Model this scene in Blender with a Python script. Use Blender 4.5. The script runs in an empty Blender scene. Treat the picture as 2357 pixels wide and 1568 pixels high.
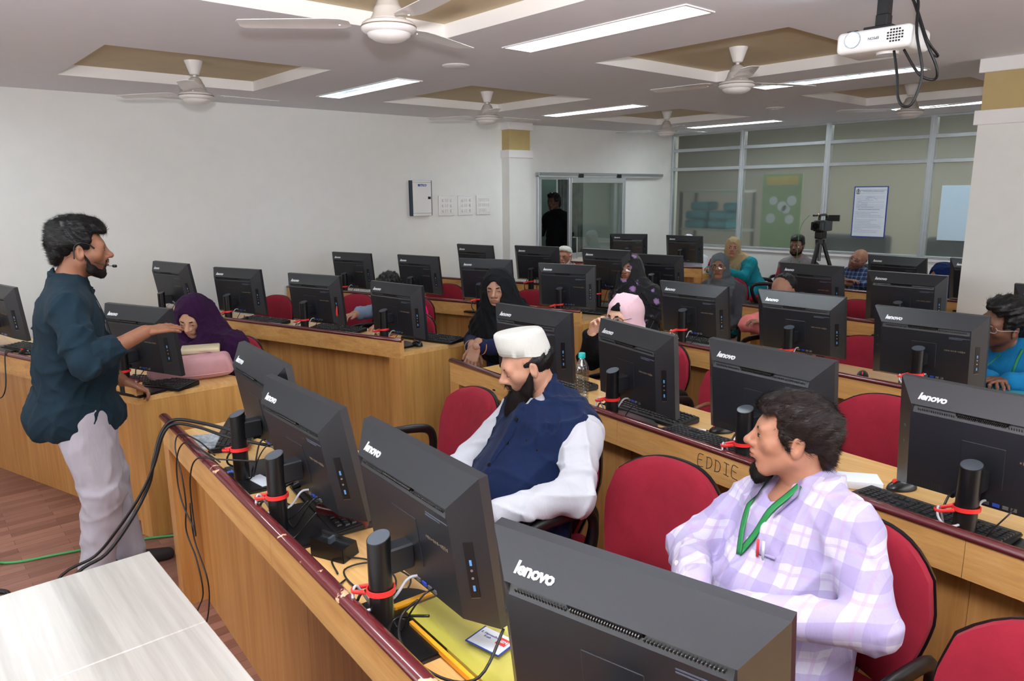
import bpy, bmesh, math, random
import numpy as np
from mathutils import Vector, Matrix, Euler
PI = math.pi
R_ = math.radians
sc = bpy.context.scene
COL = sc.collection
random.seed(7)

# ------------------------------------------------------------------ camera, world, exposure, flash
cam_d = bpy.data.cameras.new('camera'); cam = bpy.data.objects.new('camera', cam_d); COL.objects.link(cam)
cam_d.sensor_width = 36.0; cam_d.lens = 36.0 * 1675.59 / 2357.0; cam_d.clip_start = 0.05
_r = Vector((0.65856564, 0.75247331, -0.00867212)); _u = Vector((-0.1445222, 0.13777876, 0.97986241)); _f = Vector((-0.73851515, 0.64405041, -0.19948545))
cam.matrix_world = Matrix(((_r.x, _u.x, -_f.x, 0.0), (_r.y, _u.y, -_f.y, 0.0), (_r.z, _u.z, -_f.z, 1.73), (0, 0, 0, 1)))
sc.camera = cam
sc.view_settings.view_transform = 'Standard'; sc.view_settings.look = 'None'
sc.view_settings.exposure = 0.29; sc.view_settings.gamma = 1.0; sc.view_settings.use_curve_mapping = False
sc.cycles.max_bounces = 8; sc.cycles.transparent_max_bounces = 12
sc.cycles.use_denoising = True
w = bpy.data.worlds.new('world'); sc.world = w; w.use_nodes = True
w.node_tree.nodes['Background'].inputs[0].default_value = (0.75, 0.85, 1.0, 1); w.node_tree.nodes['Background'].inputs[1].default_value = 0.4

def area(name, loc, rot, sx, sy, power, color=(1, 1, 1)):
    l = bpy.data.lights.new(name, 'AREA'); l.shape = 'RECTANGLE'; l.size = sx; l.size_y = sy; l.energy = power; l.color = color
    o = bpy.data.objects.new(name, l); COL.objects.link(o); o.location = loc; o.rotation_euler = rot
    return o
# the photographer's flash, just above the lens, thrown into the room (it draws the fan shadows on the ceiling)
fl = bpy.data.lights.new('camera_flash', 'SPOT'); fl.energy = 600; fl.shadow_soft_size = 0.05; fl.color = (1.0, 0.96, 0.99); fl.spot_size = R_(128); fl.spot_blend = 1.0
flo = bpy.data.objects.new('camera_flash', fl); COL.objects.link(flo); flo.location = (0.02, -0.02, 1.93); flo.rotation_euler = Vector((0.68, -0.60, -0.95)).to_track_quat('Z', 'Y').to_euler()
# unseen area lights: fill along the right wall, projection screen glow at the front
area('window_daylight', (2.9, 3.0, 1.6), (0, R_(90), 0), 1.4, 6.0, 95, (0.93, 0.97, 1.0))
area('projection_screen_glow', (-2.6, -1.9, 1.6), (R_(90), 0, 0), 4.0, 1.5, 50, (0.93, 0.96, 1.0))
LIGHT_E = 21.0

# ------------------------------------------------------------------ helpers
def lk(o, parent=None):
    COL.objects.link(o)
    if parent is not None: o.parent = parent
    return o
def me_obj(name, me, mat=None, parent=None, loc=None, rot=None, smooth=None):
    o = bpy.data.objects.new(name, me)
    if mat is not None:
        ms = mat if isinstance(mat, (list, tuple)) else [mat]
        if len(me.materials) == 0:
            for m in ms: me.materials.append(m)
    lk(o, parent)
    if loc is not None: o.location = loc
    if rot is not None: o.rotation_euler = rot
    return o
def obj(name, bm, mat=None, parent=None, loc=None, rot=None, smooth=False, angle=None):
    bmesh.ops.recalc_face_normals(bm, faces=bm.faces[:])
    me = bpy.data.meshes.new(name)
    if smooth:
        for f in bm.faces: f.smooth = True
        if angle is not None:
            for e in bm.edges:
                if len(e.link_faces) == 2 and e.calc_face_angle(0) > R_(angle): e.smooth = False
    bm.to_mesh(me); bm.free()
    return me_obj(name, me, mat, parent, loc, rot)
def tag(o, label=None, cat=None, group=None, kind=None):
    if label: o['label'] = label
    if cat: o['category'] = cat
    if group: o['group'] = group
    if kind: o['kind'] = kind
    return o
def thing(name, loc, rotz=0.0, label=None, cat=None, group=None):
    o = bpy.data.objects.new(name, None); o.empty_display_size = 0.1
    COL.objects.link(o); o.location = loc; o.rotation_euler = (0, 0, rotz)
    return tag(o, label, cat, group)
KIDS = {}
def dup(root, loc, rotz, label=None, group=None):
    kids = [c for c in bpy.data.objects if c.parent == root]
    r = root.copy(); COL.objects.link(r); r.location = loc; r.rotation_euler = (0, 0, rotz)
    if label: r['label'] = label
    if group: r['group'] = group
    out = {}
    for ch in kids:
        c = ch.copy(); COL.objects.link(c); c.parent = r; out[ch.name.split('.')[0]] = c
        for g in [q for q in bpy.data.objects if q.parent == ch]:
            d = g.copy(); COL.objects.link(d); d.parent = c
    return r, out
def BM(): return bmesh.new()
def box(bm, c, s, rot=None, bevel=0.0, seg=1):
    m = Matrix.Translation(Vector(c))
    if rot is not None: m = m @ Euler(rot).to_matrix().to_4x4()
    m = m @ Matrix.Diagonal((s[0], s[1], s[2], 1))
    r = bmesh.ops.create_cube(bm, size=1.0, matrix=m)
    if bevel > 0:
        vs = set(r['verts']); es = [e for e in bm.edges if e.verts[0] in vs and e.verts[1] in vs]
        bmesh.ops.bevel(bm, geom=es, offset=bevel, segments=seg, profile=0.5, affect='EDGES', clamp_overlap=True)
    return bm
def bx(x0, x1, y0, y1, z0, z1, bm=None, bevel=0.0, seg=1):
    bm = bm or BM()
    return box(bm, ((x0 + x1) / 2, (y0 + y1) / 2, (z0 + z1) / 2), (abs(x1 - x0), abs(y1 - y0), abs(z1 - z0)), None, bevel, seg)
def prism(bm, poly, z0, z1):
    a = [bm.verts.new((p[0], p[1], z0)) for p in poly]; b = [bm.verts.new((p[0], p[1], z1)) for p in poly]
    n = len(poly); bm.faces.new(a[::-1]); bm.faces.new(b)
    for i in range(n): bm.faces.new((a[i], a[(i + 1) % n], b[(i + 1) % n], b[i]))
    return bm
def cyl(bm, c, r, h, n=24, r2=None, rot=None):
    m = Matrix.Translation(Vector(c))
    if rot is not None: m = m @ Euler(rot).to_matrix().to_4x4()
    bmesh.ops.create_cone(bm, cap_ends=True, segments=n, radius1=r, radius2=r if r2 is None else r2, depth=h, matrix=m)
    return bm
def lathe(bm, prof, n=32, mat=None):
    rings = []
    for (r, z) in prof:
        if r < 1e-6: rings.append([bm.verts.new((0, 0, z))])
        else: rings.append([bm.verts.new((r * math.cos(2 * PI * i / n), r * math.sin(2 * PI * i / n), z)) for i in range(n)])
    for a, b in zip(rings, rings[1:]):
        for i in range(n):
            j = (i + 1) % n
            if len(a) == 1 and len(b) == 1: continue
            if len(a) == 1: bm.faces.new((a[0], b[i], b[j]))
            elif len(b) == 1: bm.faces.new((a[i], a[j], b[0]))
            else: bm.faces.new((a[i], a[j], b[j], b[i]))
    if mat is not None: bmesh.ops.transform(bm, matrix=mat, verts=bm.verts[:])
    return bm
def catmull(pts, sub=6, closed=False):
    P = [Vector(p) for p in pts]
    if len(P) < 3 and not closed: return P
    n = len(P); out = []
    rng = range(n if closed else n - 1)
    for i in rng:
        if closed: p0, p1, p2, p3 = P[(i - 1) % n], P[i], P[(i + 1) % n], P[(i + 2) % n]
        else: p0, p1, p2, p3 = P[max(i - 1, 0)], P[i], P[i + 1], P[min(i + 2, n - 1)]
        for s in range(sub):
            t = s / sub
            out.append(0.5 * ((2 * p1) + (-p0 + p2) * t + (2 * p0 - 5 * p1 + 4 * p2 - p3) * t * t + (-p0 + 3 * p1 - 3 * p2 + p3) * t ** 3))
    if not closed: out.append(P[-1])
    return out
def tube(bm, pts, r, n=8, sub=6, closed=False, smooth=True, flat=None, up=None):
    """sweep a circle (or an ellipse r x flat, its short axis along up) along pts"""
    P = catmull(pts, sub, closed) if smooth else [Vector(p) for p in pts]
    m = len(P); rings = []; prev = None
    for i, p in enumerate(P):
        if closed: t = P[(i + 1) % m] - P[(i - 1) % m]
        else: t = P[min(i + 1, m - 1)] - P[max(i - 1, 0)]
        t = t.normalized() if t.length > 1e-9 else Vector((0, 0, 1))
        if up is not None: a = Vector(up) - t * t.dot(Vector(up))
        elif prev is None: a = Vector((0, 0, 1)) - t * t.z if abs(t.z) < 0.9 else Vector((1, 0, 0)) - t * t.x
        else: a = prev - t * t.dot(prev)
        a = a.normalized() if a.length > 1e-9 else t.orthogonal().normalized()
        prev = a; b = t.cross(a)
        rr = r[min(int(i / max(m - 1, 1) * (len(r) - 1) + 0.5), len(r) - 1)] if isinstance(r, (list, tuple)) else r
        fl_ = rr if flat is None else flat
        rings.append([bm.verts.new(p + b * (rr * math.cos(2 * PI * k / n)) + a * (fl_ * math.sin(2 * PI * k / n))) for k in range(n)])
    for i in range(m if closed else m - 1):
        A, B = rings[i], rings[(i + 1) % m]
        for k in range(n): bm.faces.new((A[k], A[(k + 1) % n], B[(k + 1) % n], B[k]))
    if not closed:
        bm.faces.new(rings[0][::-1]); bm.faces.new(rings[-1])
    return bm
def text_mesh(s, size=0.05, ext=0.001, shear=0.0, space=1.0, bold=0.0, align='CENTER'):
    cu = bpy.data.curves.new('text', 'FONT'); cu.body = s; cu.size = size; cu.extrude = ext; cu.shear = shear; cu.space_character = space
    cu.offset = bold; cu.align_x = align; cu.align_y = 'CENTER'; cu.resolution_u = 2
    o = bpy.data.objects.new('text', cu); COL.objects.link(o)
    dg = bpy.context.evaluated_depsgraph_get(); me = bpy.data.meshes.new_from_object(o.evaluated_get(dg))
    bpy.data.objects.remove(o); bpy.data.curves.remove(cu); me.materials.clear()
    return me

# ------------------------------------------------------------------ materials
def srgb(r, g, b):
    f = lambda c: (c / 255 / 12.92) if c / 255 <= 0.04045 else ((c / 255 + 0.055) / 1.055) ** 2.4
    return (f(r), f(g), f(b), 1.0)
class NT:
    def __init__(s, name):
        s.m = bpy.data.materials.new(name); s.m.use_nodes = True; s.t = s.m.node_tree; s.b = s.t.nodes['Principled BSDF']; s.out = s.t.nodes['Material Output']
    def n(s, typ, **kw):
        x = s.t.nodes.new(typ)
        for k, v in kw.items():
            if isinstance(v, bpy.types.NodeSocket): s.t.links.new(v, x.inputs[k])
            elif k in x.inputs.keys() if isinstance(k, str) else False: x.inputs[k].default_value = v
            else: setattr(x, k, v)
        return x
    def l(s, a, b): s.t.links.new(a, b)
    def coords(s, scale=(1, 1, 1), rot=(0, 0, 0), kind='Object'):
        tc = s.n('ShaderNodeTexCoord'); mp = s.n('ShaderNodeMapping'); s.l(tc.outputs[kind], mp.inputs['Vector'])
        mp.inputs['Scale'].default_value = scale; mp.inputs['Rotation'].default_value = rot
        return mp.outputs['Vector']
    def noise(s, vec, scale, detail=3, rough=0.5, dist=0.0):
        x = s.n('ShaderNodeTexNoise'); s.l(vec, x.inputs['Vector']); x.inputs['Scale'].default_value = scale
        x.inputs['Detail'].default_value = detail; x.inputs['Roughness'].default_value = rough; x.inputs['Distortion'].default_value = dist
        return x.outputs[0]
    def ramp(s, fac, stops, interp='LINEAR'):
        x = s.n('ShaderNodeValToRGB'); s.l(fac, x.inputs[0]); cr = x.color_ramp; cr.interpolation = interp
        while len(cr.elements) < len(stops): cr.elements.new(0.5)
        for e, (p, c) in zip(cr.elements, stops): e.position = p; e.color = c if len(c) == 4 else (*c, 1)
        return x.outputs[0]
    def mix(s, fac, a, b, blend='MIX'):
        x = s.n('ShaderNodeMix'); x.data_type = 'RGBA'; x.blend_type = blend
        for sock, v in ((x.inputs[0], fac), (x.inputs[6], a), (x.inputs[7], b)):
            if isinstance(v, bpy.types.NodeSocket): s.l(v, sock)
            else: sock.default_value = v
        return x.outputs[2]
    def bump(s, h, strength=0.3, dist=0.01):
        x = s.n('ShaderNodeBump'); s.l(h, x.inputs['Height']); x.inputs['Strength'].default_value = strength; x.inputs['Distance'].default_value = dist
        s.l(x.outputs[0], s.b.inputs['Normal'])
    def set(s, **kw):
        for k, v in kw.items():
            k = {'color': 'Base Color', 'rough': 'Roughness', 'metal': 'Metallic', 'spec': 'Specular IOR Level', 'trans': 'Transmission Weight', 'ior': 'IOR', 'alpha': 'Alpha',
                 'coat': 'Coat Weight', 'coatr': 'Coat Roughness', 'sheen': 'Sheen Weight', 'ec': 'Emission Color', 'es': 'Emission Strength', 'sss': 'Subsurface Weight'}[k]
            if isinstance(v, bpy.types.NodeSocket): s.l(v, s.b.inputs[k])
            else: s.b.inputs[k].default_value = v
        return s
def plain(name, col, rough=0.5, metal=0.0, spec=0.5, var=0.06, bump=0.0, bscale=200.0, coat=0.0, **kw):
    t = NT(name); v = t.coords()
    c = srgb(*col)
    if var > 0:
        nz = t.noise(v, 9.0, 4); hi = tuple(min(1, x * (1 + var)) for x in c[:3]) + (1,); lo = tuple(x * (1 - var) for x in c[:3]) + (1,)
        t.set(color=t.ramp(nz, [(0.3, lo), (0.7, hi)]))
    else: t.set(color=c)
    t.set(rough=rough, metal=metal, spec=spec, coat=coat, **kw)
    if bump > 0: t.bump(t.noise(v, bscale, 2), bump, 0.002)
    return t.m
def wood(name, a, b, c, axis='Z', rough=0.38, scale=1.0, coat=0.15, rotz=0.0):
    t = NT(name)
    st = {'Z': (26, 26, 1.1), 'X': (1.1, 26, 26), 'Y': (26, 1.1, 26)}[axis]
    v = t.coords(tuple(s * scale for s in st), (0, 0, rotz))
    n1 = t.noise(v, 1.0, 6, 0.6, 0.35); n2 = t.noise(v, 4.5, 3, 0.6, 0.1)
    base = t.ramp(n1, [(0.28, srgb(*a)), (0.5, srgb(*b)), (0.74, srgb(*c))])
    fine = t.ramp(n2, [(0.42, (0.90, 0.88, 0.85)), (0.62, (1, 1, 1))])
    t.set(color=t.mix(0.8, base, fine, 'MULTIPLY'), rough=rough, spec=0.4, coat=coat)
    t.b.inputs['Coat Roughness'].default_value = 0.25
    t.bump(n2, 0.06, 0.001)
    return t.m
def fabric(name, col, rough=0.9, var=0.10, weave=900.0, sheen=0.15, fold=0.0):
    t = NT(name); v = t.coords(); c = srgb(*col)
    nz = t.noise(v, 14.0, 5, 0.6)
    t.set(color=t.ramp(nz, [(0.3, tuple(x * (1 - var) for x in c[:3])), (0.7, tuple(min(1, x * (1 + var)) for x in c[:3]))]), rough=rough, spec=0.12, sheen=sheen * 0.15)
    w1 = t.noise(v, weave, 1)
    w2 = t.noise(t.coords((1, 1, 0.35)), 22.0, 3, 0.55, 0.6)
    ad = t.n('ShaderNodeMath', operation='MULTIPLY_ADD'); t.l(w2, ad.inputs[0]); ad.inputs[1].default_value = 6.0; t.l(w1, ad.inputs[2])
    t.bump(ad.outputs[0], 0.35, 0.0022 + fold)
    return t.m

M = {}
M['wall'] = plain('wall_paint_white', (232, 232, 228), 0.55, var=0.015, bump=0.05, bscale=60)
M['ceil'] = plain('ceiling_paint', (230, 231, 238), 0.7, var=0.012, bump=0.04, bscale=50)
M['coffer'] = plain('coffer_tan_paint', (204, 188, 154), 0.7, var=0.03)
M['band'] = plain('pillar_ochre_paint', (186, 164, 112), 0.6, var=0.05)
M['trimw'] = plain('moulding_white_paint', (236, 234, 232), 0.45, var=0.01)
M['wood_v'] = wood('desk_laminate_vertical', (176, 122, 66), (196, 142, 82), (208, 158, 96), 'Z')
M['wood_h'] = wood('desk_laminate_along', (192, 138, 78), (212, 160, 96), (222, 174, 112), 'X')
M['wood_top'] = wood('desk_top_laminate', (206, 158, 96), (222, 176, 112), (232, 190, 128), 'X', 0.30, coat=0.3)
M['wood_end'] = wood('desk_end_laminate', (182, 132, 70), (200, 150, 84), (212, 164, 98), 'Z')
M['table'] = wood('pale_ash_laminate', (148, 143, 137), (172, 168, 161), (188, 184, 178), 'X', 0.35, 0.55, 0.25, 0.18)
M['table_edge'] = plain('pale_edge_band', (206, 196, 180), 0.5)
def rail_mat(worn):
    t = NT('cherry_rail' + ('_worn' if worn else '')); v = t.coords((1, 1, 1))
    nz = t.noise(v, 9.0 if worn else 16.0, 6, 0.7, 0.4)
    lo, hi = (0.61, 0.625) if worn else (0.735, 0.75)
    fac = t.ramp(nz, [(lo, (0, 0, 0)), (hi, (1, 1, 1))])
    t.set(color=t.mix(fac, srgb(92, 30, 34), srgb(222, 178, 140)), rough=0.22, coat=0.6, spec=0.6)
    return t.m
M['rail'] = rail_mat(False); M['rail_worn'] = rail_mat(True)
def floor_mat():
    t = NT('vinyl_parquet'); v = t.coords()
    br = t.n('ShaderNodeTexBrick'); t.l(v, br.inputs['Vector']); br.offset = 0.37; br.squash = 1.0
    br.inputs['Scale'].default_value = 1.0; br.inputs['Brick Width'].default_value = 0.34; br.inputs['Row Height'].default_value = 0.055
    br.inputs['Mortar Size'].default_value = 0.0012; br.inputs['Mortar Smooth'].default_value = 0.3; br.inputs['Bias'].default_value = 0.0
    br.inputs['Color1'].default_value = srgb(122, 82, 70); br.inputs['Color2'].default_value = srgb(158, 114, 98); br.inputs['Mortar'].default_value = srgb(92, 62, 52)
    g = t.noise(t.coords((3, 40, 1)), 1.5, 5, 0.6); gr = t.ramp(g, [(0.3, (0.80, 0.78, 0.76)), (0.7, (1.08, 1.06, 1.05))])
    t.set(color=t.mix(0.9, br.outputs['Color'], gr, 'MULTIPLY'), rough=0.42, spec=0.4)
    t.bump(g, 0.08, 0.001)
    return t.m
M['floor'] = floor_mat()
M['plastic'] = plain('black_monitor_plastic', (25, 28, 34), 0.40, var=0.02, bump=0.08, bscale=700, spec=0.75)
M['plastic_s'] = plain('black_satin_plastic', (20, 20, 22), 0.28, var=0.0, spec=0.5)
M['plastic_cap'] = plain('grey_satin_cap', (70, 76, 84), 0.3, var=0.02)
M['vent'] = plain('dark_vent', (8, 8, 9), 0.6, var=0)
M['ventslat'] = plain('vent_slat', (52, 50, 48), 0.45, var=0.1)
M['screen'] = plain('monitor_screen_glass', (6, 7, 9), 0.12, var=0)
M['logo'] = plain('logo_silver', (225, 228, 232), 0.3, metal=0.2, var=0)
M['lbl'] = plain('printed_label_grey', (84, 92, 108), 0.6, var=0)
M['chalk'] = plain('chalk_marking', (120, 104, 84), 0.8, var=0)
M['redclip'] = plain('red_cable_clip', (232, 52, 50), 0.35, var=0.02, sss=0.0)
M['blueclip'] = plain('blue_plastic_clip', (70, 120, 235), 0.4, var=0)
M['cableg'] = plain('grey_cable', (188, 190, 196), 0.45, var=0.02)
M['cableb'] = plain('black_cable', (16, 16, 18), 0.45, var=0)
M['cablegr'] = plain('green_cable', (72, 160, 92), 0.5, var=0)
M['vga'] = plain('vga_blue', (48, 80, 190), 0.4, var=0)
M['metal'] = plain('connector_metal', (170, 172, 176), 0.35, metal=0.8, var=0)
M['usb'] = plain('usb_port_blue', (90, 150, 210), 0.4, var=0)
M['key'] = plain('keyboard_key', (34, 35, 38), 0.4, var=0.03)
M['kred'] = plain('keyboard_key_red_legend', (176, 34, 38), 0.4, var=0)
M['kbody'] = plain('keyboard_body', (22, 23, 25), 0.38, var=0.02)
M['cred'] = fabric('chair_red_fabric', (146, 36, 52), 0.92, 0.07, 1200, 0.3)
M['cblack'] = plain('chair_black_plastic', (20, 20, 21), 0.35, var=0.02, bump=0.15, bscale=500)
M['cmetal'] = plain('chair_steel', (120, 120, 124), 0.3, metal=0.9, var=0)
M['alu'] = plain('aluminium_section', (196, 202, 206), 0.34, metal=0.55, var=0.03)
M['fan'] = plain('fan_enamel_white', (222, 218, 216), 0.28, var=0.01, coat=0.4)
M['fanlow'] = plain('fan_motor_grey', (192, 186, 180), 0.35, var=0.02)
M['white'] = plain('white_plastic', (232, 232, 230), 0.35, var=0.01)
M['paper'] = plain('paper_white', (226, 232, 240), 0.7, var=0.01)
M['bluepaper'] = plain('pale_blue_sheet', (192, 214, 228), 0.7, var=0.01)
M['navy'] = plain('poster_blue_border', (34, 60, 150), 0.6, var=0)
M['ink'] = plain('ink_grey_blue', (110, 125, 175), 0.7, var=0)
M['inkb'] = plain('ink_black', (40, 38, 40), 0.7, var=0)
M['navyedge'] = plain('dark_blue_edge', (28, 46, 66), 0.4, var=0)
def emis(name, col, s):
    t = NT(name); t.set(color=(0.9, 0.9, 0.9, 1), ec=(*col, 1), es=s); return t.m
def tube_light_mat():
    t = NT('lamp_diffuser'); v = t.coords((1, 1, 1)); nz = t.noise(t.coords((9, 20, 1)), 1.2, 1, 0.5)
    m = t.n('ShaderNodeMapRange'); t.l(nz, m.inputs[0]); m.inputs[1].default_value = 0.3; m.inputs[2].default_value = 0.7; m.inputs[3].default_value = LIGHT_E * 0.55; m.inputs[4].default_value = LIGHT_E * 1.35
    t.set(color=(0.9, 0.9, 0.9, 1), ec=(0.83, 0.94, 1.0, 1)); t.l(m.outputs[0], t.b.inputs['Emission Strength'])
    return t.m
M['lamp'] = tube_light_mat()
def louvre_mat():
    t = NT('lamp_mirror_louvre'); v = t.coords((1, 1, 1)); vo = t.n('ShaderNodeTexVoronoi'); t.l(t.coords((10, 22, 1)), vo.inputs['Vector']); vo.inputs['Scale'].default_value = 1.6
    m = t.n('ShaderNodeMapRange'); t.l(vo.outputs['Distance'], m.inputs[0]); m.inputs[1].default_value = 0.15; m.inputs[2].default_value = 0.75; m.inputs[3].default_value = 16.0; m.inputs[4].default_value = 0.35
    t.set(color=(0.8, 0.8, 0.8, 1), ec=(0.83, 0.94, 1.0, 1)); t.l(m.outputs[0], t.b.inputs['Emission Strength']); return t.m
M['lamp2'] = louvre_mat()
def frosted():
    t = NT('frosted_glass'); v = t.coords()
    t.set(color=srgb(206, 212, 208), rough=0.24, trans=0.90, ior=1.12, spec=0.5)
    t.bump(t.noise(v, 300, 2), 0.1, 0.001)
    return t.m
M['frost'] = frosted()
def clear(name, col=(1, 1, 1, 1), rough=0.02, ior=1.45, mixv=0.9):
    t = NT(name); tr = t.n('ShaderNodeBsdfTransparent'); tr.inputs[0].default_value = col
    gl = t.n('ShaderNodeBsdfGlossy'); gl.inputs['Roughness'].default_value = rough; mx = t.n('ShaderNodeMixShader'); mx.inputs[0].default_value = 1 - mixv
    t.l(tr.outputs[0], mx.inputs[1]); t.l(gl.outputs[0], mx.inputs[2]); t.l(mx.outputs[0], t.out.inputs['Surface'])
    return t.m
M['glass'] = clear('clear_door_glass', (0.86, 0.92, 0.90, 1), 0.02, mixv=0.88)
M['lens'] = clear('spectacle_lens', (0.95, 0.95, 0.98, 1), 0.05, mixv=0.86)
M['pet'] = clear('clear_bottle_plastic', (0.90, 0.94, 0.96, 1), 0.04, mixv=0.72)
M['cyan'] = plain('aqua_cap', (40, 200, 196), 0.35, var=0)
M['yfilm'] = clear('yellow_folder_film', (0.995, 0.985, 0.84, 1), 0.12, mixv=0.90)
M['yellow'] = plain('yellow_paper', (250, 247, 205), 0.6, var=0.08)
M['orange'] = plain('orange_trim', (244, 172, 40), 0.45, var=0.03)

# ------------------------------------------------------------------ room shell
XL, XR, Y0, Y1, ZC = -6.95, 3.0, -2.2, 9.315, 2.555
def struct(name, bm, mat, parent=None, **kw):
    o = obj(name, bm, mat, parent, **kw)
    if parent is None: o['kind'] = 'structure'
    return o
fb = BM(); box(fb, (-3.0, 4.4, -0.05), (14.2, 15.6, 0.1))
flo_ = struct('floor', fb, M['floor'])
flo_.data.transform(Matrix.Rotation(-PI / 2, 4, 'Z')); flo_.rotation_euler = (0, 0, PI / 2)
# left wall with the doorway
DY0, DY1, DZ = 6.53, 8.10, 1.925
b = BM(); bx(XL - 0.15, XL, Y0, DY0, 0, 2.75, b); bx(XL - 0.15, XL, DY1, Y1 + 0.15, 0, 2.75, b); bx(XL - 0.15, XL, DY0, DY1, DZ, 2.75, b)
struct('wall_left', b, M['wall'])
struct('wall_right', bx(XR, XR + 0.15, Y0, Y1, 0, 2.75), M['wall'])
struct('wall_front', bx(XL, XR, Y0 - 0.15, Y0, 0, 2.75), M['wall'])
b = BM(); bx(XL, XR, Y1, Y1 + 0.14, 0, 0.885, b); struct('wall_back', b, M['wall'])
struct('trim_1', bx(XL, XR, Y1 - 0.02, Y1 + 0.14, 0.885, 0.925, bevel=0.006), M['trimw'])
# ceiling with tan recesses
CX = [(-6.05, -4.72), (-3.42, -2.07), (-0.79, 0.56)]; CY = [(-1.52, -0.17), (1.13, 2.51), (3.72, 5.11), (6.42, 7.76)]
b = BM()
LAMPS = [(X, Y) for X in (-5.385, -2.76, -0.12) for Y in (0.4, 3.16 if X < -5 else 3.02, 5.83 if X < -5 else 5.67, 8.45 if X < -5 else 8.35) if not (X > -1 and Y > 5)]
HOLES = [(a[0], a[1], c[0], c[1]) for a in CX for c in CY] + [(X - 0.625, X + 0.625, Y - 0.10, Y + 0.10) for X, Y in LAMPS]
xs = sorted({XL - 0.15, XR + 0.15} | {v for h in HOLES for v in h[:2]}); ys = sorted({Y0 - 0.15, Y1 + 0.15} | {v for h in HOLES for v in h[2:]})
for xa, xb in zip(xs, xs[1:]):
    for ya, yb in zip(ys, ys[1:]):
        if any(h[0] < (xa + xb) / 2 < h[1] and h[2] < (ya + yb) / 2 < h[3] for h in HOLES): continue
        vs = [b.verts.new(p) for p in ((xa, ya, ZC), (xa, yb, ZC), (xb, yb, ZC), (xb, ya, ZC))]; b.faces.new(vs)
bmesh.ops.remove_doubles(b, verts=b.verts[:], dist=1e-4)
ce = struct('ceiling', b, M['ceil'])
bx(XL - 0.15, XR + 0.15, Y0 - 0.15, Y1 + 0.15, 2.72, 2.78, bm := BM()); obj('ceiling_slab', bm, M['ceil'], ce)
ZR = 2.63
for xa, xb in CX:
    for ya, yb in CY:
        s = BM()
        for (p, q) in (((xa, ya), (xb, ya)), ((xb, ya), (xb, yb)), ((xb, yb), (xa, yb)), ((xa, yb), (xa, ya))):
            s.faces.new([s.verts.new(v) for v in ((*p, ZC), (*q, ZC), (*q, ZR + 0.01), (*p, ZR + 0.01))])
        obj('recess_side', s, M['trimw'], ce)
        obj('recess_panel', bx(xa - 0.01, xb + 0.01, ya - 0.01, yb + 0.01, ZR, ZR + 0.02), M['coffer'], ce)
# partition of frosted glass in aluminium sections
mx = [XL, -5.755, -4.535, -3.315, -2.095, -0.875, 0.345, 1.565, XR]
zr = [(0.925, 2.02), (2.065, 2.295), (2.34, 2.53)]
for i in range(8):
    xa, xb = mx[i], mx[i + 1]
    win = thing('window_%d' % (i + 1), ((xa + xb) / 2, Y1, 0)); win['kind'] = 'structure'
    hw = (xb - xa) / 2
    f = BM(); bx(-hw, -hw + 0.035, -0.02, 0.05, 0.925, 2.555, f, 0.003); obj('mullion', f, M['alu'], win)
    f = BM(); bx(hw - 0.035, hw, -0.02, 0.05, 0.925, 2.555, f, 0.003); obj('mullion', f, M['alu'], win)
    for z0, z1 in ((2.02, 2.065), (2.295, 2.34), (2.53, 2.555), (0.925, 0.955)):
        obj('rail', bx(-hw + 0.035, hw - 0.035, -0.025, 0.05, z0, z1, bevel=0.004), M['alu'], win)
    for z0, z1 in ((0.955, 2.02), (2.065, 2.295), (2.34, 2.53)):
        obj('pane', bx(-hw + 0.03, hw - 0.03, 0.015, 0.021, z0, z1), M['frost'], win)
# corridor behind the glass and hall behind the door
M['hall'] = plain('corridor_paint', (206, 202, 190), 0.7, var=0.02)
M['hallgrey'] = plain('hall_paint_grey', (176, 186, 184), 0.7, var=0.02)
struct('wall_corridor', bx(-9.8, XR, 11.6, 11.75, 0, 2.75), M['hall'])
struct('wall_corridor_end', bx(XR, XR + 0.15, Y1, 11.6, 0, 2.75), M['hall'])
struct('wall_hall', bx(-9.85, -9.7, 5.0, 11.6, 0, 2.75), M['hallgrey'])
struct('wall_hall_side', bx(-9.7, XL - 0.15, 4.85, 5.0, 0, 2.75), M['hallgrey'])
struct('ceiling_corridor', (lambda q: (bx(-9.85, XL - 0.15, 4.85, 11.75, 2.72, 2.78, q), bx(XL - 0.15, XR + 0.15, Y1 + 0.15, 11.75, 2.72, 2.78, q), q)[2])(BM()), M['ceil'])
area('corridor_lamp', (-3.0, 9.95, 2.66), (0, 0, 0), 7.0, 0.5, 70, (1.0, 0.98, 0.90))
area('hall_lamp', (-8.6, 8.9, 2.65), (0, 0, 0), 0.8, 0.8, 14, (0.9, 1.0, 0.98))
# pillars
def pillar(name, x0, x1, y0, y1, o=0.022):
    t = thing(name, ((x0 + x1) / 2, (y0 + y1) / 2, 0)); t['kind'] = 'structure'
    hx, hy = (x1 - x0) / 2, (y1 - y0) / 2
    obj('shaft', bx(-hx, hx, -hy, hy, 0, 2.14), M['wall'], t)
    obj('band', bx(-hx + 0.006, hx - 0.006, -hy + 0.006, hy - 0.006, 2.23, 2.47), M['band'], t)
    obj('collar_moulding', bx(-hx - o, hx + o, -hy - o, hy + o, 2.14, 2.232, bevel=0.003), M['trimw'], t)
    obj('capital', bx(-hx - o, hx + o, -hy - o, hy + o, 2.468, 2.555, bevel=0.003), M['trimw'], t)
pillar('column_back', -6.96, -6.81, 5.92, 6.27)
pillar('column_right', -1.738, -1.02, 5.63, 6.10)
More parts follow.
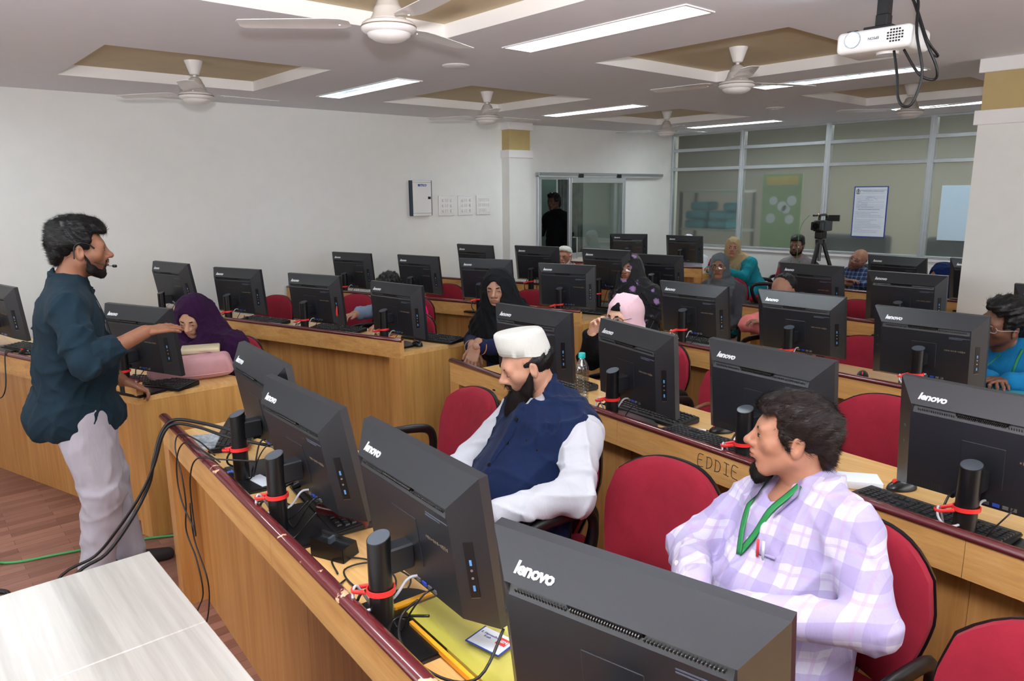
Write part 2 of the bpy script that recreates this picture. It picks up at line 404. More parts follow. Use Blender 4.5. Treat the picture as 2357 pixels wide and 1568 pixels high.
# sliding door in front of the wall
d = thing('door_1', (-6.90, 7.03, 0)); d['kind'] = 'structure'
Wd, Hd = 1.14, 1.915
f = BM(); bx(-0.02, 0.02, 0, 0.055, 0.02, Hd, f, 0.003); obj('stile', f, M['alu'], d)
obj('stile', bx(-0.02, 0.02, Wd - 0.06, Wd, 0.02, Hd, bevel=0.003), M['alu'], d)
obj('top_rail', bx(-0.02, 0.02, 0.055, Wd - 0.06, Hd - 0.07, Hd, bevel=0.003), M['alu'], d)
obj('middle_rail', bx(-0.02, 0.02, 0.055, Wd - 0.06, 0.86, 0.92, bevel=0.003), M['alu'], d)
obj('bottom_rail', bx(-0.02, 0.02, 0.055, Wd - 0.06, 0.02, 0.12, bevel=0.003), M['alu'], d)
obj('glass', bx(-0.004, 0.004, 0.05, Wd - 0.05, 0.92, Hd - 0.065), M['glass'], d)
obj('lower_panel', bx(-0.01, 0.01, 0.05, Wd - 0.05, 0.11, 0.87), M['white'], d)
h = tube(BM(), [(0.0, 0.095, 1.13), (0.075, 0.095, 1.13), (0.075, 0.095, 0.85), (0.0, 0.095, 0.85)], 0.009, 8, smooth=False); obj('handle', h, M['alu'], d)
dt = thing('door_2', (-6.935, 6.49, 0)); dt['kind'] = 'structure'
obj('jamb', bx(-0.02, 0.03, 0, 0.06, 0, 1.92, bevel=0.003), M['alu'], dt)
obj('head', bx(-0.02, 0.02, 0.06, 0.55, 1.89, 1.925), M['alu'], dt)
obj('track', bx(0.0, 0.065, -0.02, 2.52, 1.94, 1.975, bevel=0.004), M['metal'], dt)
obj('track_lip', bx(0.045, 0.06, -0.01, 2.50, 1.915, 1.94), M['alu'], dt)
for yy in (0.75, 1.52): obj('roller', bx(0.005, 0.07, yy - 0.05, yy + 0.05, 1.915, 1.965, bevel=0.006), M['cblack'], dt)
# things seen through door and glass
t = thing('strip_curtain', (-7.9, 8.1, -0.1), 0, 'grey metallic strip curtain hanging in the hall behind the sliding glass door', 'curtain')
M['strip'] = plain('strip_curtain_grey', (96, 104, 106), 0.3, metal=0.5, var=0.3)
for k in range(9): obj('strip', bx(-0.006 + 0.004 * (k % 3), 0.0 + 0.004 * (k % 3), -0.27 + k * 0.06, -0.215 + k * 0.06, 0.1, 2.4), M['strip'], t)
t = thing('hall_partition', (-9.2, 8.9, 0), 0, 'dark green door leaf standing open in the hall behind the man in black', 'door leaf')
M['dkgreen'] = plain('dark_green_door', (58, 76, 72), 0.5)
obj('leaf', bx(-0.03, 0.03, -0.75, 0.15, 0, 2.1, bevel=0.004), M['dkgreen'], t)
t = thing('standing_banner', (-5.42, 9.85, 0), 0, 'green standing banner with white blots, blurred behind the frosted glass', 'banner')
M['bgreen'] = plain('banner_green', (150, 178, 128), 0.6, var=0.02); M['byellow'] = plain('banner_yellow', (214, 190, 90), 0.6)
obj('sheet', bx(-0.30, 0.30, -0.01, 0.01, 0.1, 1.95), M['bgreen'], t)
obj('header', bx(-0.24, 0.24, -0.018, -0.011, 1.80, 1.92), M['byellow'], t)
for (px, pz, pr_) in ((-0.12, 1.58, 0.06), (0.02, 1.5, 0.07), (0.16, 1.58, 0.07), (0.08, 1.46, 0.06), (-0.15, 1.33, 0.07), (0.14, 1.32, 0.065)):
    obj('blot', cyl(BM(), (px, -0.016, pz), pr_, 0.006, 16, rot=(PI / 2, 0, 0)), M['paper'], t)
obj('foot', bx(-0.32, 0.32, -0.1, 0.1, 0, 0.1), M['cblack'], t)
t = thing('bag_rack', (-6.55, 9.95, 0), 0, 'low metal rack stacked with teal parcels, blurred behind the frosted glass', 'rack')
for xx in (-0.52, 0.52):
    for yy in (-0.2, 0.2): obj('leg', bx(xx - 0.02, xx + 0.02, yy - 0.02, yy + 0.02, 0, 1.72), M['cmetal'], t)
for zz in (1.12, 1.70): obj('shelf', bx(-0.54, 0.54, -0.22, 0.22, zz, zz + 0.03), M['hallgrey'], t)
M['teal'] = plain('teal_parcel', (54, 140, 158), 0.6, var=0.1)
k = 0
for (xx, zz, ww) in ((-0.3, 1.15, 0.38), (0.12, 1.15, 0.36), (-0.28, 1.29, 0.40), (0.12, 1.29, 0.34), (-0.22, 1.43, 0.34), (0.3, 1.42, 0.2)):
    o = obj('parcel', box(BM(), (xx, 0, 0.065), (ww, 0.3, 0.13), bevel=0.04, seg=3), M['teal'], loc=(-6.55, 9.95, zz), smooth=True)
    tag(o, ('lower left', 'lower right', 'middle left', 'middle right', 'top left', 'small top right')[k] + ' teal soft parcel on the rack behind the leftmost frosted glass', 'parcel', 'teal parcels on the rack behind the glass'); k += 1
M['sofa'] = plain('dark_sofa', (44, 54, 58), 0.7)
for i, (xx, lb) in enumerate(((-4.55, 'dark sofa seen through frosted glass below the blue-bordered notice'), (-3.1, 'dark sofa seen through frosted glass below the pale blue sheet'))):
    t = thing('sofa', (xx, 9.95, 0), 0, lb, 'sofa')
    obj('seat', bx(-0.5, 0.5, -0.3, 0.35, 0.1, 0.45, bevel=0.04, seg=2), M['sofa'], t); obj('backrest', bx(-0.5, 0.5, 0.2, 0.4, 0.4, 1.12, bevel=0.05, seg=2), M['sofa'], t)
    for s in (-1, 1): obj('armrest', bx(s * 0.5 - 0.07, s * 0.5 + 0.07, -0.3, 0.38, 0.1, 0.62, bevel=0.04, seg=2), M['sofa'], t)

# ------------------------------------------------------------------ ceiling lights, discs, fans
LX = [(-5.385, 'left'), (-2.76, 'middle'), (-0.12, 'right')]
lab = {(-5.385, 3.16): 'short-looking recessed ceiling light nearest the left wall, between the two left fans', (-5.385, 5.83): 'recessed ceiling light in front of the pillar on the left wall',
       (-5.385, 8.45): 'recessed ceiling light near the frosted glass by the far left corner fan', (-2.76, 3.02): 'large bright recessed ceiling light nearest the camera, left of the projector',
       (-2.76, 5.67): 'recessed ceiling light with mirror louvres just under the projector', (-2.76, 8.35): 'recessed ceiling light farthest right, above the glass and beside the pillar'}
lp = None
for X, _ in LX:
    for Y in (0.4, 3.16 if X < -5 else 3.02, 5.83 if X < -5 else 5.67, 8.45 if X < -5 else 8.35):
        if X > -1 and Y > 5: continue
        t = thing('ceiling_light', (X, Y, ZC), 0, lab.get((X, Y), 'recessed ceiling light out of view, ' + {-5.385: 'near the left wall', -2.76: 'over the podium', -0.12: 'above the camera side'}[X] + (' at the front' if Y < 1 else ' over the second row')), 'ceiling light', 'recessed ceiling lights')
        f = BM()
        for (a0, a1, c0, c1) in ((-0.64, 0.64, -0.115, -0.10), (-0.64, 0.64, 0.10, 0.115), (-0.64, -0.625, -0.10, 0.10), (0.625, 0.64, -0.10, 0.10)): bx(a0, a1, c0, c1, -0.006, 0.003, f)
        for (a0, a1, c0, c1) in ((-0.63, 0.63, -0.105, -0.0995), (-0.63, 0.63, 0.0995, 0.105), (-0.63, -0.6245, -0.10, 0.10), (0.6245, 0.63, -0.10, 0.10)): bx(a0, a1, c0, c1, 0.003, 0.07, f)
        obj('frame', f, M['white'], t); obj('diffuser', bx(-0.625, 0.625, -0.10, 0.10, 0.055, 0.06), M['lamp2' if ((X < -5 and 3 < Y < 4) or (-3 < X < -2 and 5 < Y < 6)) else 'lamp'], t)
        if X < -5 and Y < 4 and Y > 3 or (X > -3 and 5 < Y < 6):
            for q in range(1, 12): obj('louvre', bx(-0.625 + q * 0.104 - 0.004, -0.625 + q * 0.104 + 0.004, -0.098, 0.098, 0.002, 0.045), M['alu'], t)
            obj('louvre', bx(-0.62, 0.62, -0.004, 0.004, 0.002, 0.045), M['alu'], t)
for (X, Y, lb) in ((-4.06, 3.07, 'white round ceiling disc above the middle of the room, nearest'), (-4.07, 7.15, 'white round ceiling disc far back, above the floral scarf')):
    t = thing('ceiling_disc', (X, Y, ZC), 0, lb, 'ceiling disc'); obj('rim', lathe(BM(), [(0.0, -0.006), (0.075, -0.008), (0.088, -0.006), (0.093, 0.0)], 32), M['white'], t, smooth=True)
    obj('centre', lathe(BM(), [(0.0, -0.011), (0.068, -0.010), (0.072, -0.006)], 32), M['fan'], t, smooth=True)
def make_fan(x, y, ang, lb):
    t = thing('ceiling_fan', (x, y, 0.026), R_(ang), lb, 'ceiling fan', 'ceiling fans under the tan recesses')
    obj('canopy', lathe(BM(), [(0.012, 2.51), (0.03, 2.515), (0.052, 2.58), (0.058, 2.595), (0.06, 2.606), (0, 2.606)], 32), M['fan'], t, smooth=True, angle=50)
    obj('rod', cyl(BM(), (0, 0, 2.50), 0.011, 0.09, 12), M['fan'], t, smooth=True)
    obj('motor_cone', lathe(BM(), [(0, 2.50), (0.022, 2.498), (0.040, 2.485), (0.052, 2.455), (0.056, 2.452), (0.058, 2.446), (0.064, 2.425), (0.075, 2.405), (0.072, 2.400), (0, 2.40)], 36), M['fanlow'], t, smooth=True, angle=40)
    mo = obj('motor', lathe(BM(), [(0.066, 2.402), (0.098, 2.395), (0.108, 2.388), (0.112, 2.380), (0.109, 2.376), (0.114, 2.371), (0.112, 2.362), (0.098, 2.352), (0.088, 2.349)], 40), M['fan'], t, smooth=True, angle=45)
    obj('ring', lathe(BM(), [(0.1135, 2.3775), (0.1150, 2.3755), (0.1135, 2.3735)], 40), M['chalk'], mo, smooth=True)
    obj('bowl', lathe(BM(), [(0.09, 2.350), (0.085, 2.338), (0.06, 2.324), (0.03, 2.317), (0, 2.315)], 36), M['fan'], t, smooth=True)
    for k in range(3):
        a = k * 2 * PI / 3; mt = Matrix.Rotation(a, 4, 'Z')
        bmb = BM(); prof = [(0.16, 0.035, 0.0), (0.19, 0.058, 0.0), (0.25, 0.064, 0.0), (0.45, 0.058, 0.0), (0.60, 0.052, 0.0), (0.615, 0.030, 0.0)]
        up, lo = [], []
        for (r, hw, z) in prof:
            row = []
            for s in (-1, -0.4, 0.35, 1):
                zz = 2.392 + 0.09 * hw * s + 0.004 * (1 - s * s)
                row.append((r, hw * s, zz))
            up.append([bmb.verts.new(p) for p in row]); lo.append([bmb.verts.new((p[0], p[1], p[2] - 0.0025)) for p in row])
        for i in range(len(prof) - 1):
            for j in range(3):
                bmb.faces.new((up[i][j], up[i][j + 1], up[i + 1][j + 1], up[i + 1][j])); bmb.faces.new((lo[i][j + 1], lo[i][j], lo[i + 1][j], lo[i + 1][j + 1]))
            bmb.faces.new((up[i][0], up[i + 1][0], lo[i + 1][0], lo[i][0])); bmb.faces.new((up[i + 1][3], up[i][3], lo[i][3], lo[i + 1][3]))
        bmb.faces.new(up[0][::-1] + lo[0]); bmb.faces.new(up[-1] + lo[-1][::-1])
        bmesh.ops.transform(bmb, matrix=mt, verts=bmb.verts[:])
        bl = obj('blade', bmb, M['fan'], t, smooth=True, angle=35)
        hb = BM(); box(hb, (0.145, 0, 2.387), (0.10, 0.022, 0.004)); 
        for q in ((0.175, 0.016), (0.175, -0.016), (0.20, 0.0)): lathe(hb, [(0.006, 0), (0.004, -0.004), (0, -0.005)], 8, Matrix.Translation((q[0], q[1], 2.386 + 0.16 * q[1])))
        bmesh.ops.transform(hb, matrix=mt, verts=hb.verts[:]); obj('blade_bracket', hb, M['metal'] if False else M['fan'], bl)
    return t
make_fan(-2.74, 1.73, 111, 'white three-bladed ceiling fan nearest the camera, cut by the top edge')
make_fan(-5.39, 1.83, 96, 'white ceiling fan nearest the left wall, under the leftmost tan recess')
make_fan(-5.385, 4.42, 87, 'white ceiling fan in front of the pillar on the left wall')
make_fan(-2.77, 4.37, 69, 'white ceiling fan left of the projector, under the large tan recess')
make_fan(-5.385, 7.09, 81, 'small-looking white ceiling fan above the sliding door track')
make_fan(-2.74, 7.09, 102, 'white ceiling fan behind the looped projector cables')

# ------------------------------------------------------------------ wall fittings
t = thing('distribution_box', (XL, 4.70, 1.675), 0, 'white metal distribution board with dark side edges on the left wall', 'fuse box')
obj('case', bx(0, 0.05, -0.14, 0.14, -0.195, 0.195, bevel=0.004), M['navyedge'], t)
dd = obj('door', bx(0.045, 0.062, -0.122, 0.122, -0.165, 0.172, bevel=0.003), M['white'], t)
obj('latch', bx(0.06, 0.068, 0.075, 0.108, -0.012, 0.016), M['cblack'], dd)
obj('strip', bx(0.045, 0.06, -0.122, 0.122, 0.174, 0.194), M['white'], t); obj('strip', bx(0.045, 0.06, -0.122, 0.122, -0.194, -0.167), M['white'], t)
lo_ = me_obj('lettering', text_mesh('BETILO', 0.036, 0.001, bold=0.001), M['navy'], dd, (0.0635, 0.0, 0.14), (PI / 2, 0, PI / 2))
for i, (Y, lb) in enumerate(((5.063, 'white switch plate with round knobs, next to the distribution board'), (5.342, 'white switch plate with round knobs, middle one of three'), (5.615, 'white switch plate with rocker switches, nearest the pillar'))):
    t = thing('switch_plate', (XL, Y, 1.585), 0, lb, 'switch plate', 'switch plates on the left wall')
    obj('plate', bx(0, 0.018, -0.11, 0.11, -0.115, 0.115, bevel=0.006, seg=2), M['white'], t)
    obj('inner_plate', bx(0.016, 0.022, -0.09, 0.09, -0.095, 0.095, bevel=0.002), M['trimw'], t)
    for rz in (-0.06, 0, 0.06):
        if i < 2:
            for yy in (-0.055, 0.06): obj('knob', cyl(BM(), (0.032, yy, rz), 0.018, 0.022, 16, 0.014, rot=(0, PI / 2, 0)), M['white'], t)
            for yy in (-0.015, 0.012): obj('switch', box(BM(), (0.025, yy, rz), (0.008, 0.018, 0.036), (0, 0.12, 0), 0.001), M['white'], t)
        else:
            for yy in (-0.07, -0.042, -0.014, 0.014, 0.042, 0.07):
                if rz == -0.06 and yy > 0.02: continue
                obj('switch', box(BM(), (0.025, yy, rz), (0.008, 0.02, 0.04), (0, 0.12, 0), 0.001), M['white'], t)
    if i == 2: obj('socket', bx(0.02, 0.025, 0.035, 0.08, -0.082, -0.04, bevel=0.001), M['trimw'], t)
# notices on the glass
t = thing('notice', (-3.955, Y1 - 0.004, 1.455), 0, 'tall white notice with a dark blue border taped to the frosted glass', 'notice')
obj('border', bx(-0.205, 0.205, 0.0, 0.004, -0.31, 0.31), M['navy'], t); obj('sheet', bx(-0.192, 0.192, -0.002, 0.001, -0.298, 0.298), M['paper'], t)
def txt(s, x, z, size, parent, mat='ink', align='CENTER', name='lettering', bold=0.0):
    return me_obj(name, text_mesh(s, size, 0.0002, bold=bold, align=align), M[mat], parent, (x, -0.003, z), (PI / 2, 0, 0))
txt('MUFFAKHAM JAH COLLEGE OF ENGINEERING & TECHNOLOGY', 0.03, 0.262, 0.0108, t, 'inkb'); txt('COMPUTER SCIENCE AND ENGINEERING DEPARTMENT', 0.03, 0.245, 0.0102, t, 'inkb')
txt('LABORATORY - III', 0.0, 0.178, 0.012, t)
for k, l in enumerate(['S.No   Item                      Configuration                     Quantity', '1   Total Number of   Desktop computers, all in one              40', '     Computers', '2   Printer      Network laser printer                       1',
                       '3   UPS          Online UPS 10 KVA', '4   Operating System    As installed', '5   Software     Database, office and programming tools']):
    txt(l, -0.165, 0.16 - k * 0.017, 0.0095, t, align='LEFT')
txt('PRECAUTIONS AND GENERAL INSTRUCTIONS', -0.01, 0.03, 0.0125, t, 'ink', bold=0.0003)
for k, l in enumerate(['1.  Avoid bags and other belongings in and near the lab equipment tables.', '2.  Handling personal food or drinks inside the lab.', '3.  Do not change or install any software, wallpaper, settings without asking staff.', '4.  Do not alter the systems configuration, operating system settings, or delete any system', '     files.',
                       '5.  Do not disconnect, move or swap any of the equipment in the lab.', '6.  Unauthorized copying of software is prohibited.', '7.  Observe silence and keep the lab neat at all times.', '8.  Students must enter a date and time and register in the lab before work.', '9.  Report any damage, fault or problem to the lab staff in charge of the equipment.',
                       '10. Log off and shut down all systems safely, arrange your chair and cover computers', '     before leaving the lab.', '11. In case of fire or accident, evacuate the area in an orderly manner at once.', '12. Be careful of all cables and switches, check power off before leaving.']):
    txt(l, -0.18, -0.005 - k * 0.0185, 0.0098, t, align='LEFT')
for z in (0.225, 0.19, 0.17, 0.12, 0.085, 0.066, 0.05): obj('rule', bx(-0.17, 0.17, -0.0035, -0.002, z - 0.0006, z + 0.0006), M['ink'], t)
em = BM(); tube(em, [(0.022 * math.cos(a), 0, 0.022 * math.sin(a)) for a in [i * PI / 6 for i in range(12)]], 0.0022, 5, 2, closed=True); tube(em, [(0, 0, -0.016), (0, 0, 0.034)], 0.003, 5, smooth=False); tube(em, [(-0.022, 0, -0.024), (0, 0, -0.032), (0.022, 0, -0.024)], 0.003, 5)
tube(em, [(-0.008, 0, 0.008), (0, 0, -0.006), (0.008, 0, 0.008)], 0.002, 5); obj('emblem', em, M['inkb'], t, (-0.155, -0.003, 0.25))
o = obj('blank_sheet', bx(-0.21, 0.21, 0, 0.003, -0.31, 0.31), M['bluepaper'], loc=(-2.955, Y1 - 0.003, 1.455)); tag(o, 'plain pale blue sheet taped to the frosted glass beside the pillar', 'paper sheet')

# ------------------------------------------------------------------ podium table (front left), desks
t = thing('podium_table', (-2.10, 0.47, 0), 0, 'pale ash laminate table corner at the lower left, in front of the presenter', 'table')
obj('top_board', bx(0.0, 0.46, -1.35, 0.0, 0.722, 0.75, bevel=0.002), M['table'], t); obj('top_board', bx(0.4615, 1.30, -1.35, 0.0, 0.722, 0.75, bevel=0.002), M['table'], t)
for x in (0.05, 1.2): obj('side_panel', bx(x, x + 0.025, -1.3, -0.06, 0.0, 0.722), M['table_edge'], t)
obj('back_panel', bx(0.075, 1.2, -0.5, -0.48, 0.25, 0.722), M['table'], t)

ROWS = {}
def desk(key, x0, y0, x1, y1, lb, aisle, worn=False, dep=0.56, end_l=False, end_r=False):
    """front edge from (x0,y0) to (x1,y1), x0<x1; dep along +y. aisle: 'l' or 'r' = which end carries the open end panel"""
    t = thing('computer_desk', (x0, y0, 0), 0, lb, 'desk', 'computer desks')
    L = x1 - x0; s = (y1 - y0) / L
    Y = lambda x: s * x
    def quad(xa, xb, da, db, z0, z1, name, mat, par=t):
        return obj(name, prism(BM(), [(xa, Y(xa) + da), (xb, Y(xb) + da), (xb, Y(xb) + db), (xa, Y(xa) + db)], z0, z1), mat, par)
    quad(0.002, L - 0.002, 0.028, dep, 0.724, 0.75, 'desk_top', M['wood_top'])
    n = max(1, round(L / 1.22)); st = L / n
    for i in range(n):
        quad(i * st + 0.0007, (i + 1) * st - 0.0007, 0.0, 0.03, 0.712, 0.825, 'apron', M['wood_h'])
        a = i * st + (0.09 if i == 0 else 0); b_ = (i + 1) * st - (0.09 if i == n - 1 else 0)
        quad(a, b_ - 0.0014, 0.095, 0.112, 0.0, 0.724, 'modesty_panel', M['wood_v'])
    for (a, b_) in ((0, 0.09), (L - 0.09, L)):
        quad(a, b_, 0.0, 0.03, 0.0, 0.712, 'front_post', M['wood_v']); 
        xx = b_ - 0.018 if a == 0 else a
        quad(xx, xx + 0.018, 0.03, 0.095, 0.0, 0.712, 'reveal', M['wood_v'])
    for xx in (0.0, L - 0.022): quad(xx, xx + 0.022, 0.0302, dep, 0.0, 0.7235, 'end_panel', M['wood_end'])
    k = n * 2
    pts = [(0.0 + (L - 0.0) * i / k, Y(L * i / k) + 0.012, 0.828) for i in range(k + 1)]
    obj('edge_rail', tube(BM(), pts, 0.019, 12, smooth=False, flat=0.013, up=(0, 0, 1)), M['rail_worn' if worn else 'rail'], t, smooth=True)
    for i in range(1, max(2, int(L / 1.5))):
        xx = L * i / max(2, int(L / 1.5)); quad(xx - 0.01, xx + 0.01, 0.112, dep - 0.06, 0.0, 0.724, 'divider', M['wood_end'])
    ROWS[key] = (x0, y0, s)
    return t
sL = math.tan(R_(17.4))
def L_(key, xe, ye, lb, worn=False): return desk(key, -6.90, ye + sL * (-6.90 - xe), xe, ye, lb, 'r', worn)
L_('L0', -3.838, 0.885, 'wood desk row nearest the front, on which the presenter rests his hand')
L_('L1', -3.815, 2.398, 'wood desk row with a round brown knot patch on its apron, behind the purple headscarf')
L_('L2', -3.815, 4.015, 'wood desk row behind the black headscarf, by the left wall, third from the front')
L_('L3', -3.80, 5.42, 'wood desk row by the left wall in front of the pillar, fourth from the front')
L_('L4', -5.03, 7.385, 'short wood desk row nearest the sliding door')
desk('R1', -3.152, 0.806, 0.75, 0.806 - 0.068 * 3.90, 'foreground wood desk row with a chipped cherry edge rail and hanging black cables', 'l', True)
desk('R2', -3.159, 2.300, 0.75, 2.300 - 0.0906 * 3.91, 'wood desk row with EDDIE written on its apron', 'l')
desk('R3', -3.15, 3.600, 0.75, 3.600 - 0.05 * 3.9, 'wood desk row behind the water bottle row, third from the front on the right', 'l')
desk('R4', -3.126, 5.175, 0.75, 5.175 - 0.045 * 3.88, 'wood desk row beside the person in pink, fourth from the front on the right', 'l', dep=0.5)
desk('R5', -3.12, 6.62, -0.6, 6.62 - 0.03 * 2.5, 'wood desk row farthest back on the right, behind the big pillar', 'l')
def on_row(key, x): x0, y0, s = ROWS[key]; return y0 + s * (x - x0)
# EDDIE in marker on the R2 apron, knot patches on L1
x0, y0, s0 = ROWS['R2']; aR = math.atan(s0)
desks = {o['label'][:24]: o for o in bpy.data.objects if o.type == 'EMPTY' and o.name.startswith('computer_desk')}
dR2 = [o for k, o in desks.items() if 'EDDIE' in k or 'EDD' in o['label']][0]; dL1 = [o for o in desks.values() if 'knot' in o['label']][0]
STK = {'E': [[(0.9, 1), (0.1, 0.95), (0.0, 0.0), (0.9, -0.05)], [(0.05, 0.5), (0.7, 0.48)]], 'D': [[(0.1, 0), (0.15, 1)], [(0.0, 1.0), (0.7, 0.9), (0.95, 0.5), (0.7, 0.1), (0.0, 0.0)]], 'I': [[(0.5, 0), (0.5, 1)], [(0.1, 1), (0.9, 1)], [(0.1, 0), (0.9, 0)]]}
def handwriting(word, parent, x, z, y, hgt, sp, mat, rot, drop=0.0, r=0.0014, name='handwriting'):
    b = BM()
    for i, ch in enumerate(word):
        for st in STK[ch]:
            tube(b, [(i * sp + p[0] * hgt * 0.62, 0, p[1] * hgt - drop * i + 0.003 * math.sin(5 * i + p[0] * 3)) for p in st], r, 5, 4, flat=0.0008, up=(0, 1, 0))
    return obj(name, b, mat, parent, (x, y, z), (0, 0, rot))
xe = -1.44 - x0
handwriting('EDDIE', dR2, xe, 0.757, s0 * xe - 0.0006, 0.043, 0.037, M['inkb'], aR)
M['knot'] = plain('dark_knot_patch', (92, 48, 36), 0.4, var=0.25)
for (wx, sc_) in ((-4.463, 1.0), (-5.18, 1.05)):
    xx = wx - ROWS['L1'][0]
    kb = lathe(BM(), [(0, -0.0012), (0.030, -0.0012), (0.031, 0)], 24, Matrix.Rotation(PI / 2, 4, 'X')); bmesh.ops.scale(kb, vec=(1.1, 1, 0.85), verts=kb.verts[:])
    obj('knot_patch', kb, M['knot'], dL1, (xx, sL * xx - 0.0008, 0.742), (0, 0, math.atan(sL)))

# ------------------------------------------------------------------ monitors
W_, H_, A_, B_, D_ = 0.50, 0.348, 0.054, 0.062, 0.054
def make_monitor():
    t = thing('monitor', (0, 0, 0.75))
    # base plate: rounded behind, square in front; local -y is the back of the monitor (towards the desk's front)
    n = 10; poly = [(-0.14, -0.15), (0.14, -0.15)] + [(0.145 * math.cos(a), -0.01 + 0.075 * math.sin(a)) for a in [R_(5 + 170 * i / n) for i in range(n + 1)]]
    b = BM(); prism(b, poly, 0.0, 0.012); bmesh.ops.bevel(b, geom=[e for e in b.edges if all(v.co.z > 0.01 for v in e.verts)], offset=0.004, segments=2, affect='EDGES')
    obj('base', b, M['plastic_s'], t)
    b = BM(); N = 32; rx, ry = 0.029, 0.026
    lo = [b.verts.new((rx * math.cos(2 * PI * i / N), -0.122 + ry * math.sin(2 * PI * i / N), 0.011)) for i in range(N)]
    hi = [b.verts.new((rx * math.cos(2 * PI * i / N), -0.122 + ry * math.sin(2 * PI * i / N), 0.243 + 0.35 * ry * math.sin(2 * PI * i / N))) for i in range(N)]
    for i in range(N): b.faces.new((lo[i], lo[(i + 1) % N], hi[(i + 1) % N], hi[i]))
    b.faces.new(hi)
    col = obj('column', b, M['plastic_s'], t, smooth=True, angle=40)
    b = BM(); h2 = [b.verts.new((v[0] * 0.93, -0.122 + (v[1]) * 0.93, 0.2436 + 0.35 * v[1] * 0.93)) for v in [(rx * math.cos(2 * PI * i / N), ry * math.sin(2 * PI * i / N)) for i in range(N)]]; b.faces.new(h2)
    obj('column_cap', b, M['plastic_cap'], col)
    obj('arm', bx(-0.022, 0.022, -0.115, -0.045, 0.155, 0.215, bevel=0.004), M['plastic'], t)
    # red cable clip ring with its loop
    b = BM(); tube(b, [(0.034 * math.cos(a), -0.122 + 0.031 * math.sin(a), 0.118 + 0.010 * math.cos(a)) for a in [2 * PI * i / 16 for i in range(16)]], 0.0075, 8, 2, closed=True, flat=0.0024, up=None)
    obj('cable_clip', ring(0.0315, 0.029, 0.035, 0.032, 0.112, 0.124, 0.10), M['redclip'], t, smooth=True, angle=40); b.free()
    b = BM(); tube(b, [(-0.030, -0.128, 0.117), (-0.052, -0.140, 0.108), (-0.066, -0.156, 0.103), (-0.055, -0.166, 0.103), (-0.032, -0.156, 0.108), (-0.018, -0.154, 0.114)], 0.0055, 8, 5, flat=0.0026, up=(0, 1, 0.2)); obj('cable_clip', b, M['redclip'], t, smooth=True)
    # housing, own frame: x along width, y = -back, z up, origin at the middle of the front rim plane
    b = BM()
    def V(x, y, z): return b.verts.new((x, y, z))
    hw, hh = W_ / 2, H_ / 2
    f0 = [V(-hw, 0.022, -hh), V(hw, 0.022, -hh), V(hw, 0.022, hh), V(-hw, 0.022, hh)]
    f1 = [V(-hw, 0, -hh), V(hw, 0, -hh), V(hw, 0, hh), V(-hw, 0, hh)]
    f2 = [V(-hw + A_, -D_, -hh + 0.028), V(hw - A_, -D_, -hh + 0.028), V(hw - A_, -D_, hh - B_), V(-hw + A_, -D_, hh - B_)]
    b.faces.new(f0)
    for A, B in ((f0, f1), (f1, f2)):
        for i in range(4): b.faces.new((A[i], A[(i + 1) % 4], B[(i + 1) % 4], B[i]))
    # rear face with a recessed band below the top chamfer
    zt = hh - B_; zb = zt - 0.024; xl, xr = -hw + A_, hw - A_
    g1 = [V(xl + 0.006, -D_, zb), V(xr - 0.006, -D_, zb)]; g2 = [V(xr - 0.006, -D_ + 0.012, zt - 0.002), V(xl + 0.006, -D_ + 0.012, zt - 0.002)]
    b.faces.new((f2[0], f2[1], g1[1], g1[0])); b.faces.new((g1[0], g1[1], g2[0], g2[1])); b.faces.new((g2[1], g2[0], f2[2], f2[3])); b.faces.new((f2[0], g1[0], g2[1], f2[3])); b.faces.new((f2[1], f2[2], g2[0], g1[1]))
    es = [e for e in b.edges if len(e.link_faces) == 2 and e.calc_face_angle(0) > 0.35 and not any(v in g2 or v in g1 for v in e.verts)]
    bmesh.ops.bevel(b, geom=es, offset=0.0028, segments=2, profile=0.6, affect='EDGES', clamp_overlap=True)
    H = obj('housing', b, M['plastic'], t)
    obj('screen', bx(-hw + 0.018, hw - 0.018, 0.0215, 0.0235, -hh + 0.028, hh - 0.018), M['screen'], H)
    me = text_mesh('lenovo', 0.030, 0.0006, shear=0.18, bold=0.0011, space=0.93)
    ca = math.atan2(D_, B_)
    me_obj('logo', me, M['logo'], H, (-hw + 0.105, -D_ * 0.66 - 0.0012, hh - B_ * 0.66), (PI / 2 - ca, 0, 0))
    b = BM()
    for i in range(60):
        x = xl + 0.02 + i * (xr - xl - 0.04) / 59
        if not (-0.075 < x < 0.055): box(b, (x, -D_ + 0.0028, zb + 0.009), (0.0016, 0.002, 0.013), (0.48, 0, 0))
    obj('vent_slats', b, M['ventslat'], H)['kind'] = 'stuff'
    b = BM()
    for i in range(26): box(b, (-0.07 + i * 0.0047, -D_ + 0.004, zb + 0.010), (0.0018, 0.004, 0.018), (0.48, 0.25, 0))
    obj('handle_grille', b, M['ventslat'], H)['kind'] = 'stuff'
    obj('handle_slot', box(BM(), (-0.01, -D_ + 0.0065, zb + 0.012), (0.13, 0.002, 0.024), (0.48, 0, 0)), M['vent'], H)
    obj('plate_outline', (lambda q: (bx(-0.055, 0.055, -D_ - 0.0015, -D_ + 0.001, -0.085, 0.035, q, 0.0008), q)[1])(BM()), M['plastic'], H)
    b = BM()
    for q in range(2): bx(xr - 0.09, xr - 0.004 - 0.03 * q, -D_ - 0.0004, -D_, zb - 0.017 - q * 0.006, zb - 0.014 - q * 0.006, b)
    obj('rating_label', b, M['lbl'], H)
    b = BM()
    for i, hgt in enumerate((4, 6, 5, 3, 6, 5, 6, 2, 6, 7, 8, 5)): bx(0.09 + i * 0.0075, 0.094 + i * 0.0075, -D_ - 0.0004, -D_, 0.008 - hgt * 0.0006, 0.008 + hgt * 0.0006, b)
